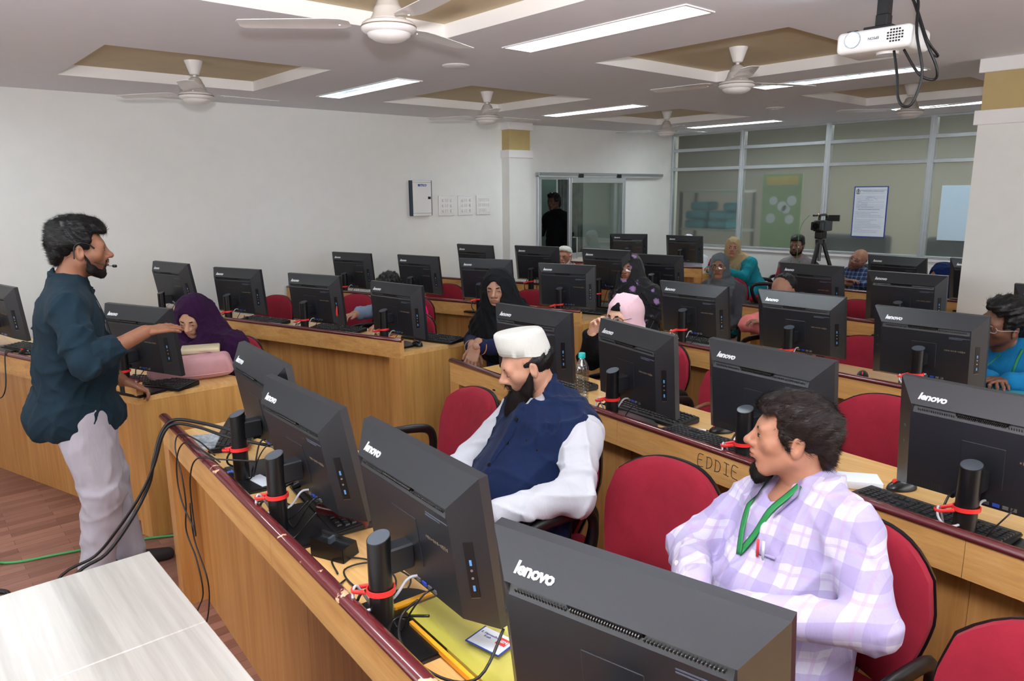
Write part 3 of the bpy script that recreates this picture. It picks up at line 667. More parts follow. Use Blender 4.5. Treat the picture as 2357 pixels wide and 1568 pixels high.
    obj('chalk_number', b, M['chalk'], H)
    # side ports set in the right chamfer
    n0 = Vector((D_, -A_, 0)).normalized(); cxm = Vector((hw - A_ * 0.55, -D_ * 0.55, -0.03)); ang = math.atan2(-n0.x, n0.y) + PI
    rotz = math.atan2(n0.y, n0.x)
    obj('port_recess', box(BM(), tuple(cxm + n0 * 0.0003), (0.002, 0.020, 0.13), (0, 0, rotz)), M['plastic_s'], H)
    b = BM()
    for zz in (0.018, -0.042): b = BM(); box(b, tuple(cxm + n0 * 0.0016 + Vector((0, 0, zz))), (0.001, 0.005, 0.013), (0, 0, rotz)); obj('usb_port', b, M['usb'], H)
    b = BM()
    for zz in (0.0, -0.018): b = BM(); cyl(b, tuple(cxm + n0 * 0.0016 + Vector((0, 0, zz))), 0.0028, 0.002, 10, rot=(0, PI / 2, rotz)); obj('audio_jack', b, M['metal'], H)
    b = BM(); p = cxm + n0 * 0.001 + Vector((0, 0, -0.066)); tx = Vector((-n0.y, n0.x, 0)) * 0.010
    b.faces.new([b.verts.new(v) for v in (p - tx, p + tx, p + Vector((0, 0, 0.010)))]); obj('tray_tip', b, M['metal'], H)
    b = BM()
    for zz in (0.03, -0.02): b = BM(); box(b, (-cxm.x, cxm.y - 0.0005, zz), (0.0015, 0.012, 0.006), (0, 0, PI - rotz)); obj('side_catch', b, M['plastic_cap'], H)
    # sockets along the lower back edge
    zl = -hh + 0.036
    b = BM(); bx(0.035, 0.052, -D_ - 0.003, -D_, zl, zl + 0.009, b); obj('vga_socket', b, M['vga'], H)
    for (xa, xb) in ((0.010, 0.026), (0.060, 0.074), (0.080, 0.094)): obj('socket', bx(xa, xb, -D_ - 0.003, -D_, zl, zl + 0.009), M['metal'], H)
    b = BM()
    for i in range(12): bx(-0.175 + i * 0.007, -0.173 + i * 0.007, -D_ - 0.0008, -D_, zl - 0.002, zl + 0.016, b)
    obj('lower_vent', b, M['ventslat'], H)['kind'] = 'stuff'
    b = BM(); cyl(b, (-0.06, -D_ - 0.012, zl + 0.008), 0.011, 0.026, 12, 0.008, rot=(PI / 2, 0, 0)); obj('power_plug', b, M['plastic_s'], t and H, smooth=True, angle=40)
    return t, H
def ring(r1x, r1y, r2x, r2y, z0, z1, tilt):
    b = BM(); N = 28; R = []
    for (rx, ry, z) in ((r1x, r1y, z0), (r2x, r2y, z0), (r2x, r2y, z1), (r1x, r1y, z1)):
        R.append([b.verts.new((rx * math.cos(2 * PI * i / N), -0.122 + ry * math.sin(2 * PI * i / N), z - tilt * rx * math.cos(2 * PI * i / N) * -1)) for i in range(N)])
    for A, B in zip(R, R[1:] + R[:1]):
        for i in range(N): b.faces.new((A[i], A[(i + 1) % N], B[(i + 1) % N], B[i]))
    return b
MON = {"R1_4": [-0.663, 0.821, 0.999, 12.1, 9.1], "R1_3": [-1.298, 0.868, 1.011, -3.9, 8.2], "R1_2": [-1.955, 0.913, 0.996, -0.8, 11], "R1_1": [-2.42, 0.985, 1.02, -5.0, 9.0], "R2_1": [-2.616, 2.42, 0.996, 4.8, 4], "R2_2": [-1.936, 2.391, 0.996, -13.2, 4], "R2_3": [-1.276, 2.306, 1.016, -4.9, 5.8], "R2_4": [-0.582, 2.29, 1.006, -3.5, 5.8], "R3_1": [-2.718, 3.92, 0.978, 2.1, 7.9], "R3_2": [-1.956, 3.84, 0.999, 0.8, 9.5], "R3_3": [-1.271, 3.77, 0.987, 1.5, 8.0], "R4_1": [-2.564, 5.153, 1.024, -4.5, 9.7], "R4_2": [-1.92, 5.187, 1.005, 2.1, 6.2], "R4_3": [-1.055, 5.202, 0.988, -5.2, 9.6], "R5_1": [-2.559, 6.677, 0.988, -5.0, 10.2], "R5_2": [-1.896, 6.676, 1.0, -4.5, 10.2], "L1_1": [-6.031, 1.754, 1.045, 12.6, 9.5], "L1_2": [-5.541, 2.071, 1.009, 20.2, 5.6], "L1_3": [-4.781, 2.325, 1.001, 18.0, 5.8], "L1_4": [-4.055, 2.542, 0.982, 8.2, 4], "L2_1": [-6.255, 3.442, 1.006, 16.5, 6.6], "L2_2": [-5.52, 3.706, 1.005, 12.6, 7.2], "L2_3": [-4.723, 3.839, 1.015, 22.1, 8.7], "L2_4": [-4.042, 4.103, 0.997, 17.8, 4], "L3_1": [-5.984, 4.733, 1.027, 8.8, 9.8], "L3_2": [-5.302, 4.967, 1.033, 16.5, 9.2], "L3_3": [-4.224, 4.783, 1.066, 7.0, 9.0], "L3_4": [-4.141, 5.388, 0.988, 11.9, 10.2], "L4_1": [-6.35, 7.62, 1.0, 30.0, 7.0], "L4_2": [-5.62, 7.85, 0.995, 10.0, 7.0], "L0_1": [-5.693, 0.597, 1.0, 11.6, 5.4], "L0_2": [-4.003, 0.979, 1.009, 21.3, 5.3]}
MLAB = {
'R1_4': 'largest monitor back, in the foreground, cut by the bottom edge',
'R1_3': 'monitor back on the chipped front desk beside the yellow folder',
'R1_2': 'monitor back on the chipped front desk behind the black phone dock',
'R1_1': 'monitor back at the aisle end of the chipped front desk, partly behind another',
'R2_1': 'monitor back behind the white embroidered cap',
'R2_2': 'monitor back just right of the clear water bottle',
'R2_3': 'monitor back behind the head of the man in the plaid shirt',
'R2_4': 'large monitor back at the right edge, in front of the long black keyboard',
'R3_1': 'monitor back in front of the grey headscarf',
'R3_2': 'monitor back in front of the person in the pink shirt',
'R3_3': 'monitor back in front of the man in the bright blue shirt with glasses',
'R4_1': 'monitor back under the video camera tripod, behind the dozing man in pink',
'R4_2': 'monitor back in front of the dark blue headscarf',
'R4_3': 'monitor back cut by the right edge, above the man in the bright blue shirt',
'R5_1': 'monitor back beside the bald man in the blue checked shirt',
'R5_2': 'sliver of a monitor back showing at the left side of the big pillar',
'L1_1': 'monitor back by the left wall, directly above the purple headscarf',
'L1_2': 'monitor back to the right of the purple headscarf, by the empty red chair',
'L1_3': 'monitor back with a red cable hanging from its side ports',
'L1_4': 'monitor back at the aisle end of the knot-patched desk, over the pink scarf',
'L2_1': 'monitor back nearest the left wall on the third row, in front of a white keyboard',
'L2_2': 'monitor back left of the bluish gleaming one, behind the bent dark-haired head',
'L2_3': 'monitor back with a bright bluish gleam on its top, behind the black headscarf',
'L2_4': 'monitor back at the aisle end of the third row, left of the floral scarf',
'L3_1': 'monitor back below the wall pillar, half hidden by the gleaming one',
'L3_2': 'monitor back left of the old man in a white cap and dark glasses',
'L3_3': 'monitor back right of the old man in a white cap, left of the floral scarf',
'L3_4': 'black monitor back without visible logo behind the floral scarf woman',
'L4_1': 'small-looking monitor back below the sliding glass door',
'L4_2': 'monitor back below the first pane of frosted glass, hiding a person in white',
'L0_1': 'monitor back cut by the left edge behind the presenter',
'L0_2': 'monitor back under the outstretched hand of the presenter',
}
proto, protoH = make_monitor(); first = True
MONROOT = {}
for key, (mx_, my_, mz_, yaw, tilt) in MON.items():
    if first: r, H = proto, protoH; first = False; r.location = (mx_, my_, 0.75); r.rotation_euler = (0, 0, R_(yaw))
    else: r, kids = dup(proto, (mx_, my_, 0.75), R_(yaw)); H = kids['housing']
    tag(r, MLAB[key], 'monitor', 'monitors on the desks')
    H.location = (0, 0, mz_ - 0.75); H.rotation_euler = (R_(tilt), 0, 0)
    MONROOT[key] = r
# the housing of the copies was moved: check the logo-less one
for ch in list(bpy.data.objects):
    if ch.name.startswith('logo') and ch.parent and ch.parent.parent == MONROOT['L3_4']: bpy.data.objects.remove(ch)
def mpt(key, x, y, z):
    """a point in a monitor's frame (x right seen from behind, -y to its back, z above the desk top), in the world"""
    r = MONROOT[key]; a = r.rotation_euler.z
    return Vector((r.location.x + x * math.cos(a) - y * math.sin(a), r.location.y + x * math.sin(a) + y * math.cos(a), 0.75 + z))

# ------------------------------------------------------------------ chairs
def make_chair(blackback=False):
    t = thing('office_chair', (0, 0, 0))
    def wid(v): return 0.175 + 0.055 * math.sin(min(v * 1.25, 1) * PI / 2)
    def grid(off, infl, z0=0.50, ht=0.37):
        P = []
        for j in range(13):
            v = j / 12; row = []
            for i in range(15):
                u = -1 + 2 * i / 14
                x = u * wid(v) * (1 - 0.10 * max(0, v - 0.7) / 0.3 * abs(u)); z = z0 + v * (ht - 0.075 * abs(u) ** 2.6)
                y = -0.215 - 0.075 * v + 0.055 * u * u + off + infl * (1 - u ** 4) * (1 - (2 * v - 1) ** 4)
                row.append((x, y, z))
            P.append(row)
        return P
    def slab(A, B):
        b = BM(); a = [[b.verts.new(p) for p in r] for r in A]; c = [[b.verts.new(p) for p in r] for r in B]
        n, m = len(a), len(a[0])
        for j in range(n - 1):
            for i in range(m - 1):
                b.faces.new((a[j][i], a[j][i + 1], a[j + 1][i + 1], a[j + 1][i])); b.faces.new((c[j][i + 1], c[j][i], c[j + 1][i], c[j + 1][i + 1]))
        for i in range(m - 1):
            b.faces.new((a[0][i + 1], a[0][i], c[0][i], c[0][i + 1])); b.faces.new((a[-1][i], a[-1][i + 1], c[-1][i + 1], c[-1][i]))
        for j in range(n - 1):
            b.faces.new((a[j][0], a[j + 1][0], c[j + 1][0], c[j][0])); b.faces.new((a[j + 1][-1], a[j][-1], c[j][-1], c[j + 1][-1]))
        return b
    obj('backrest', slab(grid(0.0, 0.028), grid(-0.022, 0.0)), M['cred'] if not blackback else M['cblack'], t, smooth=True, angle=60)
    o = obj('back_shell', slab([[(x * 1.03, y, z) for x, y, z in r] for r in grid(-0.0225, 0.0, 0.495, 0.378)], [[(x * 0.99, y, z) for x, y, z in r] for r in grid(-0.04, -0.012, 0.495, 0.376)]), M['cblack'], t, smooth=True, angle=60)
    b = BM(); box(b, (0, 0.02, 0.465), (0.47, 0.46, 0.075), bevel=0.035, seg=4); obj('seat', b, M['cred'] if not blackback else M['cblack'], t, smooth=True)
    b = BM(); box(b, (0, 0.02, 0.425), (0.45, 0.44, 0.03), bevel=0.012, seg=2); obj('seat_shell', b, M['cblack'], t, smooth=True, angle=40)
    b = BM(); tube(b, [(0, -0.05, 0.41), (0, -0.26, 0.42), (0, -0.295, 0.50), (0, -0.30, 0.62)], 0.032, 8, flat=0.008, up=(0, -1, 0.3)); obj('back_bar', b, M['cblack'], t, smooth=True)
    for s in (-1, 1):
        b = BM(); tube(b, [(s * 0.225, -0.13, 0.415), (s * 0.250, -0.16, 0.47), (s * 0.258, -0.185, 0.57), (s * 0.260, -0.165, 0.635), (s * 0.262, -0.08, 0.655), (s * 0.262, 0.06, 0.657), (s * 0.260, 0.125, 0.635), (s * 0.256, 0.135, 0.57), (s * 0.248, 0.09, 0.47), (s * 0.225, 0.06, 0.415)], 0.021, 10, 7, flat=0.015, up=(s, 0, 0))
        obj('armrest', b, M['cblack'], t, smooth=True)
    obj('gas_column', cyl(BM(), (0, 0.0, 0.27), 0.026, 0.30, 16), M['cmetal'], t, smooth=True, angle=40)
    for k in range(5):
        a = 2 * PI * k / 5 + 0.3
        b = BM(); tube(b, [(0.02 * math.cos(a), 0.02 * math.sin(a), 0.125), (0.15 * math.cos(a), 0.15 * math.sin(a), 0.10), (0.27 * math.cos(a), 0.27 * math.sin(a), 0.075)], 0.022, 8, flat=0.013, up=(0, 0, 1)); g = obj('base_arm', b, M['cblack'], t, smooth=True)
        b = BM()
        for s in (-1, 1): cyl(b, (0.275 * math.cos(a) - s * 0.014 * math.sin(a), 0.275 * math.sin(a) + s * 0.014 * math.cos(a), 0.029), 0.028, 0.018, 16, rot=(PI / 2, 0, a))
        obj('castor', b, M['cblack'], g, smooth=True, angle=40)
    return t
chair0 = make_chair(); used = False
def chair(x, y, face, lb, z=0):
    global used
    rz = R_(face - 90)
    if not used: r = chair0; used = True; r.location = (x, y, z); r.rotation_euler = (0, 0, rz)
    else: r, _ = dup(chair0, (x, y, z), rz)
    tag(r, lb, 'chair', 'red office chairs')
    return r
chair(-2.50, 1.66, -98, 'empty red chair at the aisle end of the front row, left of the navy waistcoat')
chair(-1.905, 1.64, -95, 'red chair under the man in the navy waistcoat')
chair(-1.345, 1.57, -92, 'empty red chair between the navy waistcoat and the plaid shirt')
chair(-0.785, 1.60, -97, 'red chair under the man in the plaid shirt')
chair(-0.225, 1.38, -90, 'red chair cut by the bottom right corner')
chair(-1.19, 2.86, -92, 'empty red chair left of the largest right-hand monitor, second row')
chair(-1.95, 2.96, -96, 'red chair with the brown handbag on its arm')
chair(-2.56, 3.10, -96, 'red chair under the woman in the pale pink headscarf')
chair(-1.80, 4.10, -90, 'empty red chair between two third-row monitors, behind the computer mouse')
chair(-2.55, 4.80, -92, 'red chair under the dozing man in the pink shirt')
chair(-1.02, 4.42, -100, 'red chair under the man in the bright blue shirt')
chair(-2.48, 5.55, -90, 'empty red chair tucked under the fourth row, below the bald man')
chair(-2.55, 7.62, -95, 'red chair under the person in the dark blue headscarf')
chair(-4.33, 1.38, -62, 'red chair behind the purple headscarf, right of the pink bag')
chair(-4.99, 1.40, -72, 'red chair showing only a sliver beside the purple headscarf')
chair(-5.98, 2.32, -72, 'empty red chair between the two monitors right of the purple headscarf')
chair(-5.54, 2.86, -72, 'empty red chair behind the monitor with the hanging red cable')
chair(-4.36, 2.66, -72, 'red chair at the aisle end of the knot-patched desk, showing at a monitor edge')
chair(-5.03, 3.12, -72, 'red chair under the girl with the pink scarf')
chair(-3.52, 3.02, -75, 'red chair under the woman in the black headscarf')
chair(-4.72, 4.13, -80, 'empty red chair right of the black headscarf on the third row')
chair(-5.58, 3.85, -72, 'red chair behind the monitor left of the bluish gleaming one')
chair(-4.08, 4.92, -75, 'red chair under the woman in the floral scarf')
chair(-4.03, 6.22, -75, 'red chair under the woman in the grey headscarf')
chair(-4.60, 7.98, -140, 'red chair of the woman in teal, seen from its black side')
chair(-6.1, 6.15, -72, 'red chair under the old man in the white cap')
chair(-5.55, 8.55, -75, 'red chair under the person in white behind the far monitor')
bc = make_chair(True); bc.location = (-4.50, 8.60, 0); bc.rotation_euler = (0, 0, R_(-85 - 90)); tag(bc, 'black office chair under the man with a green lanyard by the glass partition', 'chair')
r, _ = dup(bc, (-3.70, 8.45, 0), R_(-90 - 90), 'black office chair under the bald man in the blue checked shirt')

# ------------------------------------------------------------------ keyboards and mice
def kb_layout():
    rows = []
    x0 = -0.208; p = 0.0186
    ks = []
    for j, (zr, cols) in enumerate([(0, 20), (1, 21), (2, 21), (3, 17), (4, 20), (5, 0)]):
        y = 0.058 - j * 0.0205 - (0.004 if j > 0 else 0)
        if j < 5:
            for i in range(22):
                x = x0 + i * p + (0.004 if i > 14 else 0) + (0.003 if i > 17 else 0)
                if j == 3 and 15 <= i <= 17: continue
                if j == 0 and i in (1, 6, 11): continue
                ks.append((x, y, 0.0155, 0.0165))
        else:
            for (xa, xb) in ((-0.216, -0.193), (-0.191, -0.170), (-0.168, -0.147), (-0.145, -0.030), (-0.028, -0.008), (-0.006, 0.014), (0.016, 0.036), (0.038, 0.058), (0.070, 0.086), (0.089, 0.105), (0.108, 0.124), (0.133, 0.165), (0.168, 0.184)):
                ks.append(((xa + xb) / 2, y, xb - xa, 0.0165))
    return ks
KL = kb_layout()
def keyv(b, x, y, w, d, z=0.020):
    hb = [(-w / 2, -d / 2), (w / 2, -d / 2), (w / 2, d / 2), (-w / 2, d / 2)]
    lo = [b.verts.new((x + p[0], y + p[1], z - 0.002)) for p in hb]; hi = [b.verts.new((x + p[0] * 0.76, y + p[1] * 0.76 + 0.001, z + 0.006)) for p in hb]
    b.faces.new(hi)
    for i in range(4): b.faces.new((lo[i], lo[(i + 1) % 4], hi[(i + 1) % 4], hi[i]))
def make_kb(single, mats=('kbody', 'key')):
    t = thing('keyboard', (0, 0, 0.75))
    b = BM(); pr_ = [(-0.078, 0.0), (0.074, 0.0), (0.074, 0.026), (-0.078, 0.013)]
    L = [b.verts.new((-0.222, p[0], p[1])) for p in pr_]; R2 = [b.verts.new((0.216, p[0], p[1])) for p in pr_]
    b.faces.new(L); b.faces.new(R2[::-1])
    for i in range(4): b.faces.new((L[i], R2[i], R2[(i + 1) % 4], L[(i + 1) % 4]))
    bmesh.ops.bevel(b, geom=b.edges[:], offset=0.004, segments=2, affect='EDGES')
    obj('case', b, M[mats[0]], t, smooth=True, angle=35)
    if single:
        cache = {}
        for (x, y, w, d_) in KL:
            k = round(w, 3)
            if k not in cache:
                bb = BM(); keyv(bb, 0, 0, w, d_, 0.0); me = bpy.data.meshes.new('key'); bb.to_mesh(me); bb.free(); me.materials.append(M[mats[1]]); cache[k] = me
            me_obj('key', cache[k], None, t, (x, y, 0.0185 + y * 0.085))
    else:
        b = BM()
        for (x, y, w, d_) in KL: keyv(b, x, y, w, d_, 0.0185 + y * 0.085)
        obj('keys', b, M[mats[1]], t)['kind'] = 'stuff'
    return t
def red_legends(kb):
    b = BM()
    for n_, (x, y, w_, d_) in enumerate(KL):
        if n_ in (24, 45, 46, 47, 66, 67, 68, 88, 90, 33, 58): box(b, (x, y + 0.001, 0.0185 + y * 0.085 + 0.0062), (w_ * 0.5, d_ * 0.45, 0.0008))
    obj('red_keys', b, M['kred'], kb)['kind'] = 'stuff'
def rowang(k): return math.degrees(math.atan(ROWS[k][2]))
ks = make_kb(True); kj = make_kb(False); M['kwhite'] = plain('white_keyboard', (206, 208, 210), 0.5, var=0.02); kw = make_kb(False, ('kwhite', 'kwhite')); kr = make_kb(False); red_legends(kr)
def keyb(src, x, y, rot, lb, z=0.752):
    if src is not None and not src.get('label'): r = src; r.location = (x, y, z); r.rotation_euler = (0, 0, R_(rot))
    else: r, _ = dup(src, (x, y, z), R_(rot))
    tag(r, lb, 'keyboard', 'keyboards on the desks'); return r
keyb(ks, -0.715, 2.275, -4.5 + 180, 'long black keyboard under the large monitor at the right edge, beside the white box', 0.763)
keyb(ks, -1.52, 2.355, 176, 'black keyboard behind the cable clip in front of the brown-haired man\'s head', 0.763)
keyb(kj, -1.95, 2.52, -5, 'black keyboard under the monitor right of the water bottle')
keyb(kj, -2.61, 2.61, -6, 'black keyboard behind the water bottle, beside the navy shoulder')
keyb(kj, -2.02, 1.0, -8, 'black keyboard on the chipped front desk behind the middle column')
keyb(kj, -2.93, 1.04, -30, 'black keyboard by the marble block at the aisle end of the chipped desk')
k7 = keyb(kr, -2.10, 1.19, 152, 'black keyboard with red legends between two front-desk monitors')
keyb(kr, -4.03, 1.03, 30, 'black keyboard with a red-lettered key under the presenter\'s resting hand')
keyb(kj, -5.55, 0.68, 17, 'black keyboard at the left edge of the picture')
keyb(kj, -4.78, 2.48, 20, 'black keyboard under the monitor with the red hanging cable')
keyb(kj, -4.02, 2.79, 16, 'black keyboard at the aisle end of the knot-patched desk')
keyb(kj, -5.50, 2.23, 17, 'black keyboard under the monitor right of the purple headscarf')
keyb(kw, -6.42, 3.72, 15, 'white keyboard on the third row by the left wall')
keyb(kj, -4.12, 4.37, 14, 'black keyboard at the aisle end of the third row, left of the floral scarf')
keyb(kj, -2.66, 4.03, -3, 'black keyboard below the monitor in front of the grey headscarf')
def make_mouse():
    t = thing('mouse', (0, 0, 0.75)); b = BM(); bmesh.ops.create_uvsphere(b, u_segments=20, v_segments=12, radius=1)
    for v in b.verts: v.co = Vector((v.co.x * 0.030, v.co.y * 0.055, max(v.co.z, -0.1) * 0.034 * (1 - 0.25 * v.co.y)))
    obj('shell', b, M['plastic_s'], t, smooth=True); obj('wheel', cyl(BM(), (0, 0.028, 0.027), 0.009, 0.005, 14, rot=(0, PI / 2, 0)), M['redclip'], t, smooth=True, angle=40)
    return t
m0 = make_mouse(); mused = False
def mouse(x, y, rot, lb, z=0.753):
    global mused
    if not mused: r = m0; mused = True; r.location = (x, y, z); r.rotation_euler = (0, 0, R_(rot))
    else: r, _ = dup(m0, (x, y, z), R_(rot))
    tag(r, lb, 'mouse', 'computer mice')
mouse(-1.60, 3.86, 200, 'black mouse with a red wheel on the third row beside the socket block')
mouse(-0.865, 2.47, 150, 'black mouse with a red wheel half under the right-edge monitor')
mouse(-1.60, 2.54, 150, 'black mouse with a red wheel half under the monitor behind the plaid man')
mouse(-5.42, 0.64, 120, 'black mouse with a red wheel beside the keyboard at the left edge')
mouse(-3.93, 2.60, 90, 'black mouse at the aisle end of the knot-patched desk')
mouse(-4.32, 4.22, 100, 'small-looking black mouse left of the third-row aisle monitor')
mouse(-5.68, 2.16, 100, 'black mouse behind the column right of the purple headscarf')

# ------------------------------------------------------------------ things on the desks
t = thing('water_bottle', (-2.285, 2.425, 0.75), 0, 'clear plastic water bottle with an aqua cap on the second row desk', 'bottle')
pf = [(0, 0.002), (0.030, 0.0), (0.034, 0.006)]
for k in range(9): z = 0.02 + k * 0.014; pf += [(0.0345, z), (0.0325, z + 0.004), (0.0345, z + 0.010)]
pf += [(0.0345, 0.155), (0.033, 0.172), (0.025, 0.196), (0.015, 0.212), (0.0135, 0.222), (0.013, 0.226)]
obj('bottle', lathe(BM(), pf, 32), M['pet'], t, smooth=True, angle=70)
M['water'] = clear('water_inside', (0.93, 0.97, 0.98, 1), 0.02, mixv=0.82)
obj('water', lathe(BM(), [(0, 0.004)] + [(r - 0.002, z) for r, z in pf[2:] if z < 0.17] + [(0.032, 0.172), (0, 0.172)], 24), M['water'], t, smooth=True, angle=70)
obj('cap', lathe(BM(), [(0, 0.220), (0.0165, 0.220), (0.0165, 0.240), (0.0150, 0.243), (0, 0.243)], 28), M['cyan'], t, smooth=True, angle=40)
t = thing('phone_dock', (-1.735, 0.845, 0.75), R_(115 - 90), 'black handset charging dock standing on the chipped front desk', 'dock')
b = BM(); P = [(-0.05, -0.032, 0), (0.065, -0.036, 0), (0.065, 0.036, 0), (-0.05, 0.032, 0)]; T_ = [(-0.055, -0.026, 0.055), (0.060, -0.032, 0.040), (0.060, 0.032, 0.040), (-0.055, 0.026, 0.055)]
lo = [b.verts.new(p) for p in P]; hi = [b.verts.new(p) for p in T_]; b.faces.new(lo[::-1]); b.faces.new(hi)
for i in range(4): b.faces.new((lo[i], lo[(i + 1) % 4], hi[(i + 1) % 4], hi[i]))
b.normal_update(); b.faces.ensure_lookup_table(); bmesh.ops.recalc_face_normals(b, faces=b.faces[:]); bmesh.ops.inset_region(b, faces=[f for f in b.faces if f.normal.z > 0.7], thickness=0.008, depth=-0.014); bmesh.ops.bevel(b, geom=b.edges[:], offset=0.002, segments=2, affect='EDGES')
obj('cradle', b, M['plastic_s'], t, smooth=True, angle=40); obj('contact', bx(-0.004, 0.004, -0.012, 0.012, 0.035, 0.052), M['plastic_cap'], t)
t = thing('wooden_case', (-1.90, 0.975, 0.75), R_(22), 'dark cherry wooden case lying behind the phone dock', 'case')
b = BM(); box(b, (0, 0, 0.022), (0.20, 0.055, 0.044), bevel=0.012, seg=3); obj('body', b, M['rail'], t, smooth=True, angle=60)
t = thing('marble_block', (-2.885, 0.885, 0.75), R_(-28), 'grey marbled block of tiles on the desk beside the first column', 'block')
M['marble'] = (lambda q: (q.set(color=q.ramp(q.noise(q.coords(), 40, 6, 0.7, 1.0), [(0.35, srgb(96, 108, 124)), (0.55, srgb(176, 184, 192)), (0.7, srgb(214, 212, 206))]), rough=0.3), q.m)[1])(NT('grey_marble'))
obj('tile', bx(-0.085, 0.085, -0.055, 0.055, 0.012, 0.024, bevel=0.002), M['marble'], t); obj('board', bx(-0.085, 0.085, -0.055, 0.055, 0.0, 0.0118), M['wood_h'], t)
o = obj('white_box', bx(-0.065, 0.065, -0.045, 0.045, 0, 0.028, bevel=0.004, seg=2), M['paper'], loc=(-0.975, 2.40, 0.7505), rot=(0, 0, R_(35)), smooth=True, angle=40); tag(o, 'small white box on the desk right of the plaid man\'s head', 'box')
o = obj('paper_slip', bx(-0.05, 0.05, -0.03, 0.03, 0, 0.002), M['paper'], loc=(-1.47, 2.50, 0.7505), rot=(0, 0, 0.3)); tag(o, 'white paper slip under the monitor behind the plaid man', 'paper')
o = obj('paper_slip', bx(-0.05, 0.06, -0.025, 0.025, 0, 0.0015), M['paper'], loc=(-2.36, 0.90, 0.7625), rot=(0, 0, 0.1)); tag(o, 'white paper slip behind the first column of the chipped desk', 'paper')
t = thing('pen', (-1.70, 2.465, 0.756), R_(28), 'transparent pen lying on the desk below the keyboard, right of the bottle', 'pen')
obj('barrel', cyl(BM(), (0, 0, 0), 0.0048, 0.13, 10, rot=(0, PI / 2, 0)), M['white'], t, smooth=True, angle=40); obj('tip', cyl(BM(), (0.07, 0, 0), 0.0048, 0.014, 10, 0.001, rot=(0, PI / 2, 0)), M['inkb'], t, smooth=True, angle=40); obj('cap', cyl(BM(), (-0.065, 0, 0), 0.0056, 0.02, 10, rot=(0, PI / 2, 0)), M['inkb'], t, smooth=True, angle=40)
# yellow transparent folder with a name card
t = thing('plastic_folder', (-1.185, 0.905, 0.755), R_(-4), 'transparent yellow folder with papers and a name card at the bottom of the picture', 'folder')
obj('papers', bx(-0.16, 0.30, -0.085, 0.10, 0.0, 0.008), M['yellow'], t)
b = BM()
for i in range(2): bx(-0.18, 0.33, -0.10, 0.12, 0.010 + i * 0.003, 0.0108 + i * 0.003, b)
obj('film', b, M['yfilm'], t)
for (a0, a1, c0, c1) in ((-0.186, -0.17, -0.104, 0.124), (-0.186, 0.33, 0.112, 0.124), (-0.10, 0.33, -0.106, -0.096)): obj('orange_edge', bx(a0, a1, c0, c1, 0.0, 0.016, bevel=0.002), M['orange'], t)
cd = obj('name_card', bx(-0.045, 0.045, -0.032, 0.032, 0, 0.0015), M['paper'], t, (0.08, -0.002, 0.017), (0, 0, 0.25))
for (a0, a1, c0, c1) in ((-0.045, 0.045, -0.034, -0.031), (-0.047, -0.044, -0.034, 0.034), (0.044, 0.047, -0.034, 0.034)): obj('card_edge', bx(a0, a1, c0, c1, 0.0002, 0.0022), M['navy'], cd)
obj('red_stamp', bx(0.010, 0.036, -0.002, 0.022, 0.0015, 0.002), M['redclip'], cd)
me_obj('lettering', text_mesh('NSM', 0.012, 0.0002, bold=0.0004), M['paper'], cd, (0.023, 0.010, 0.0022)); me_obj('lettering', text_mesh('E. Hameedhu\nKuzh', 0.009, 0.0002), M['navy'], cd, (-0.016, 0.010, 0.0018))
t = thing('smartphone', (-4.37, 2.64, 0.75), R_(12), 'dark phone with a gold edge lying behind the knot-patched desk rail', 'phone')
obj('body', bx(-0.075, 0.075, -0.038, 0.038, 0, 0.008, bevel=0.003, seg=2), M['orange'], t); obj('screen', bx(-0.07, 0.07, -0.034, 0.034, 0.0075, 0.0086), M['screen'], t)
M['pinkp'] = plain('pink_tissue', (244, 176, 200), 0.8, var=0.12)
b = BM(); bmesh.ops.create_icosphere(b, subdivisions=3, radius=0.028)
for v in b.verts: v.co *= 1 + 0.28 * math.sin(v.co.x * 260) * math.sin(v.co.z * 230 + 1); v.co.z *= 0.9
o = obj('crumpled_wrapper', b, M['pinkp'], loc=(-4.435, 2.72, 0.776)); tag(o, 'crumpled pink wrapper beside the phone', 'wrapper')
o = obj('teal_folder', bx(-0.14, 0.14, -0.09, 0.09, 0, 0.012), M['teal'], loc=(-0.93, 4.02, 0.7505), rot=(0, 0, 0.1)); tag(o, 'teal folder with a lime edge at the right edge under the bright blue sleeve', 'folder')
M['lime'] = plain('lime_edge', (110, 220, 90), 0.5); obj('lime_edge', bx(-0.142, 0.142, -0.093, -0.088, 0.0, 0.016), M['lime'], o)
t = thing('socket_block', (-1.46, 3.62, 0.75), R_(-3), 'grey socket block with plugs behind the third row rail, by the mouse', 'socket')
obj('plate', bx(-0.10, 0.10, -0.035, 0.035, 0, 0.012, bevel=0.003), M['hallgrey'], t)
for xx in (-0.05, 0.03): obj('plug', box(BM(), (xx, 0, 0.022), (0.035, 0.028, 0.022), bevel=0.005, seg=2), M['plastic_s'], t)
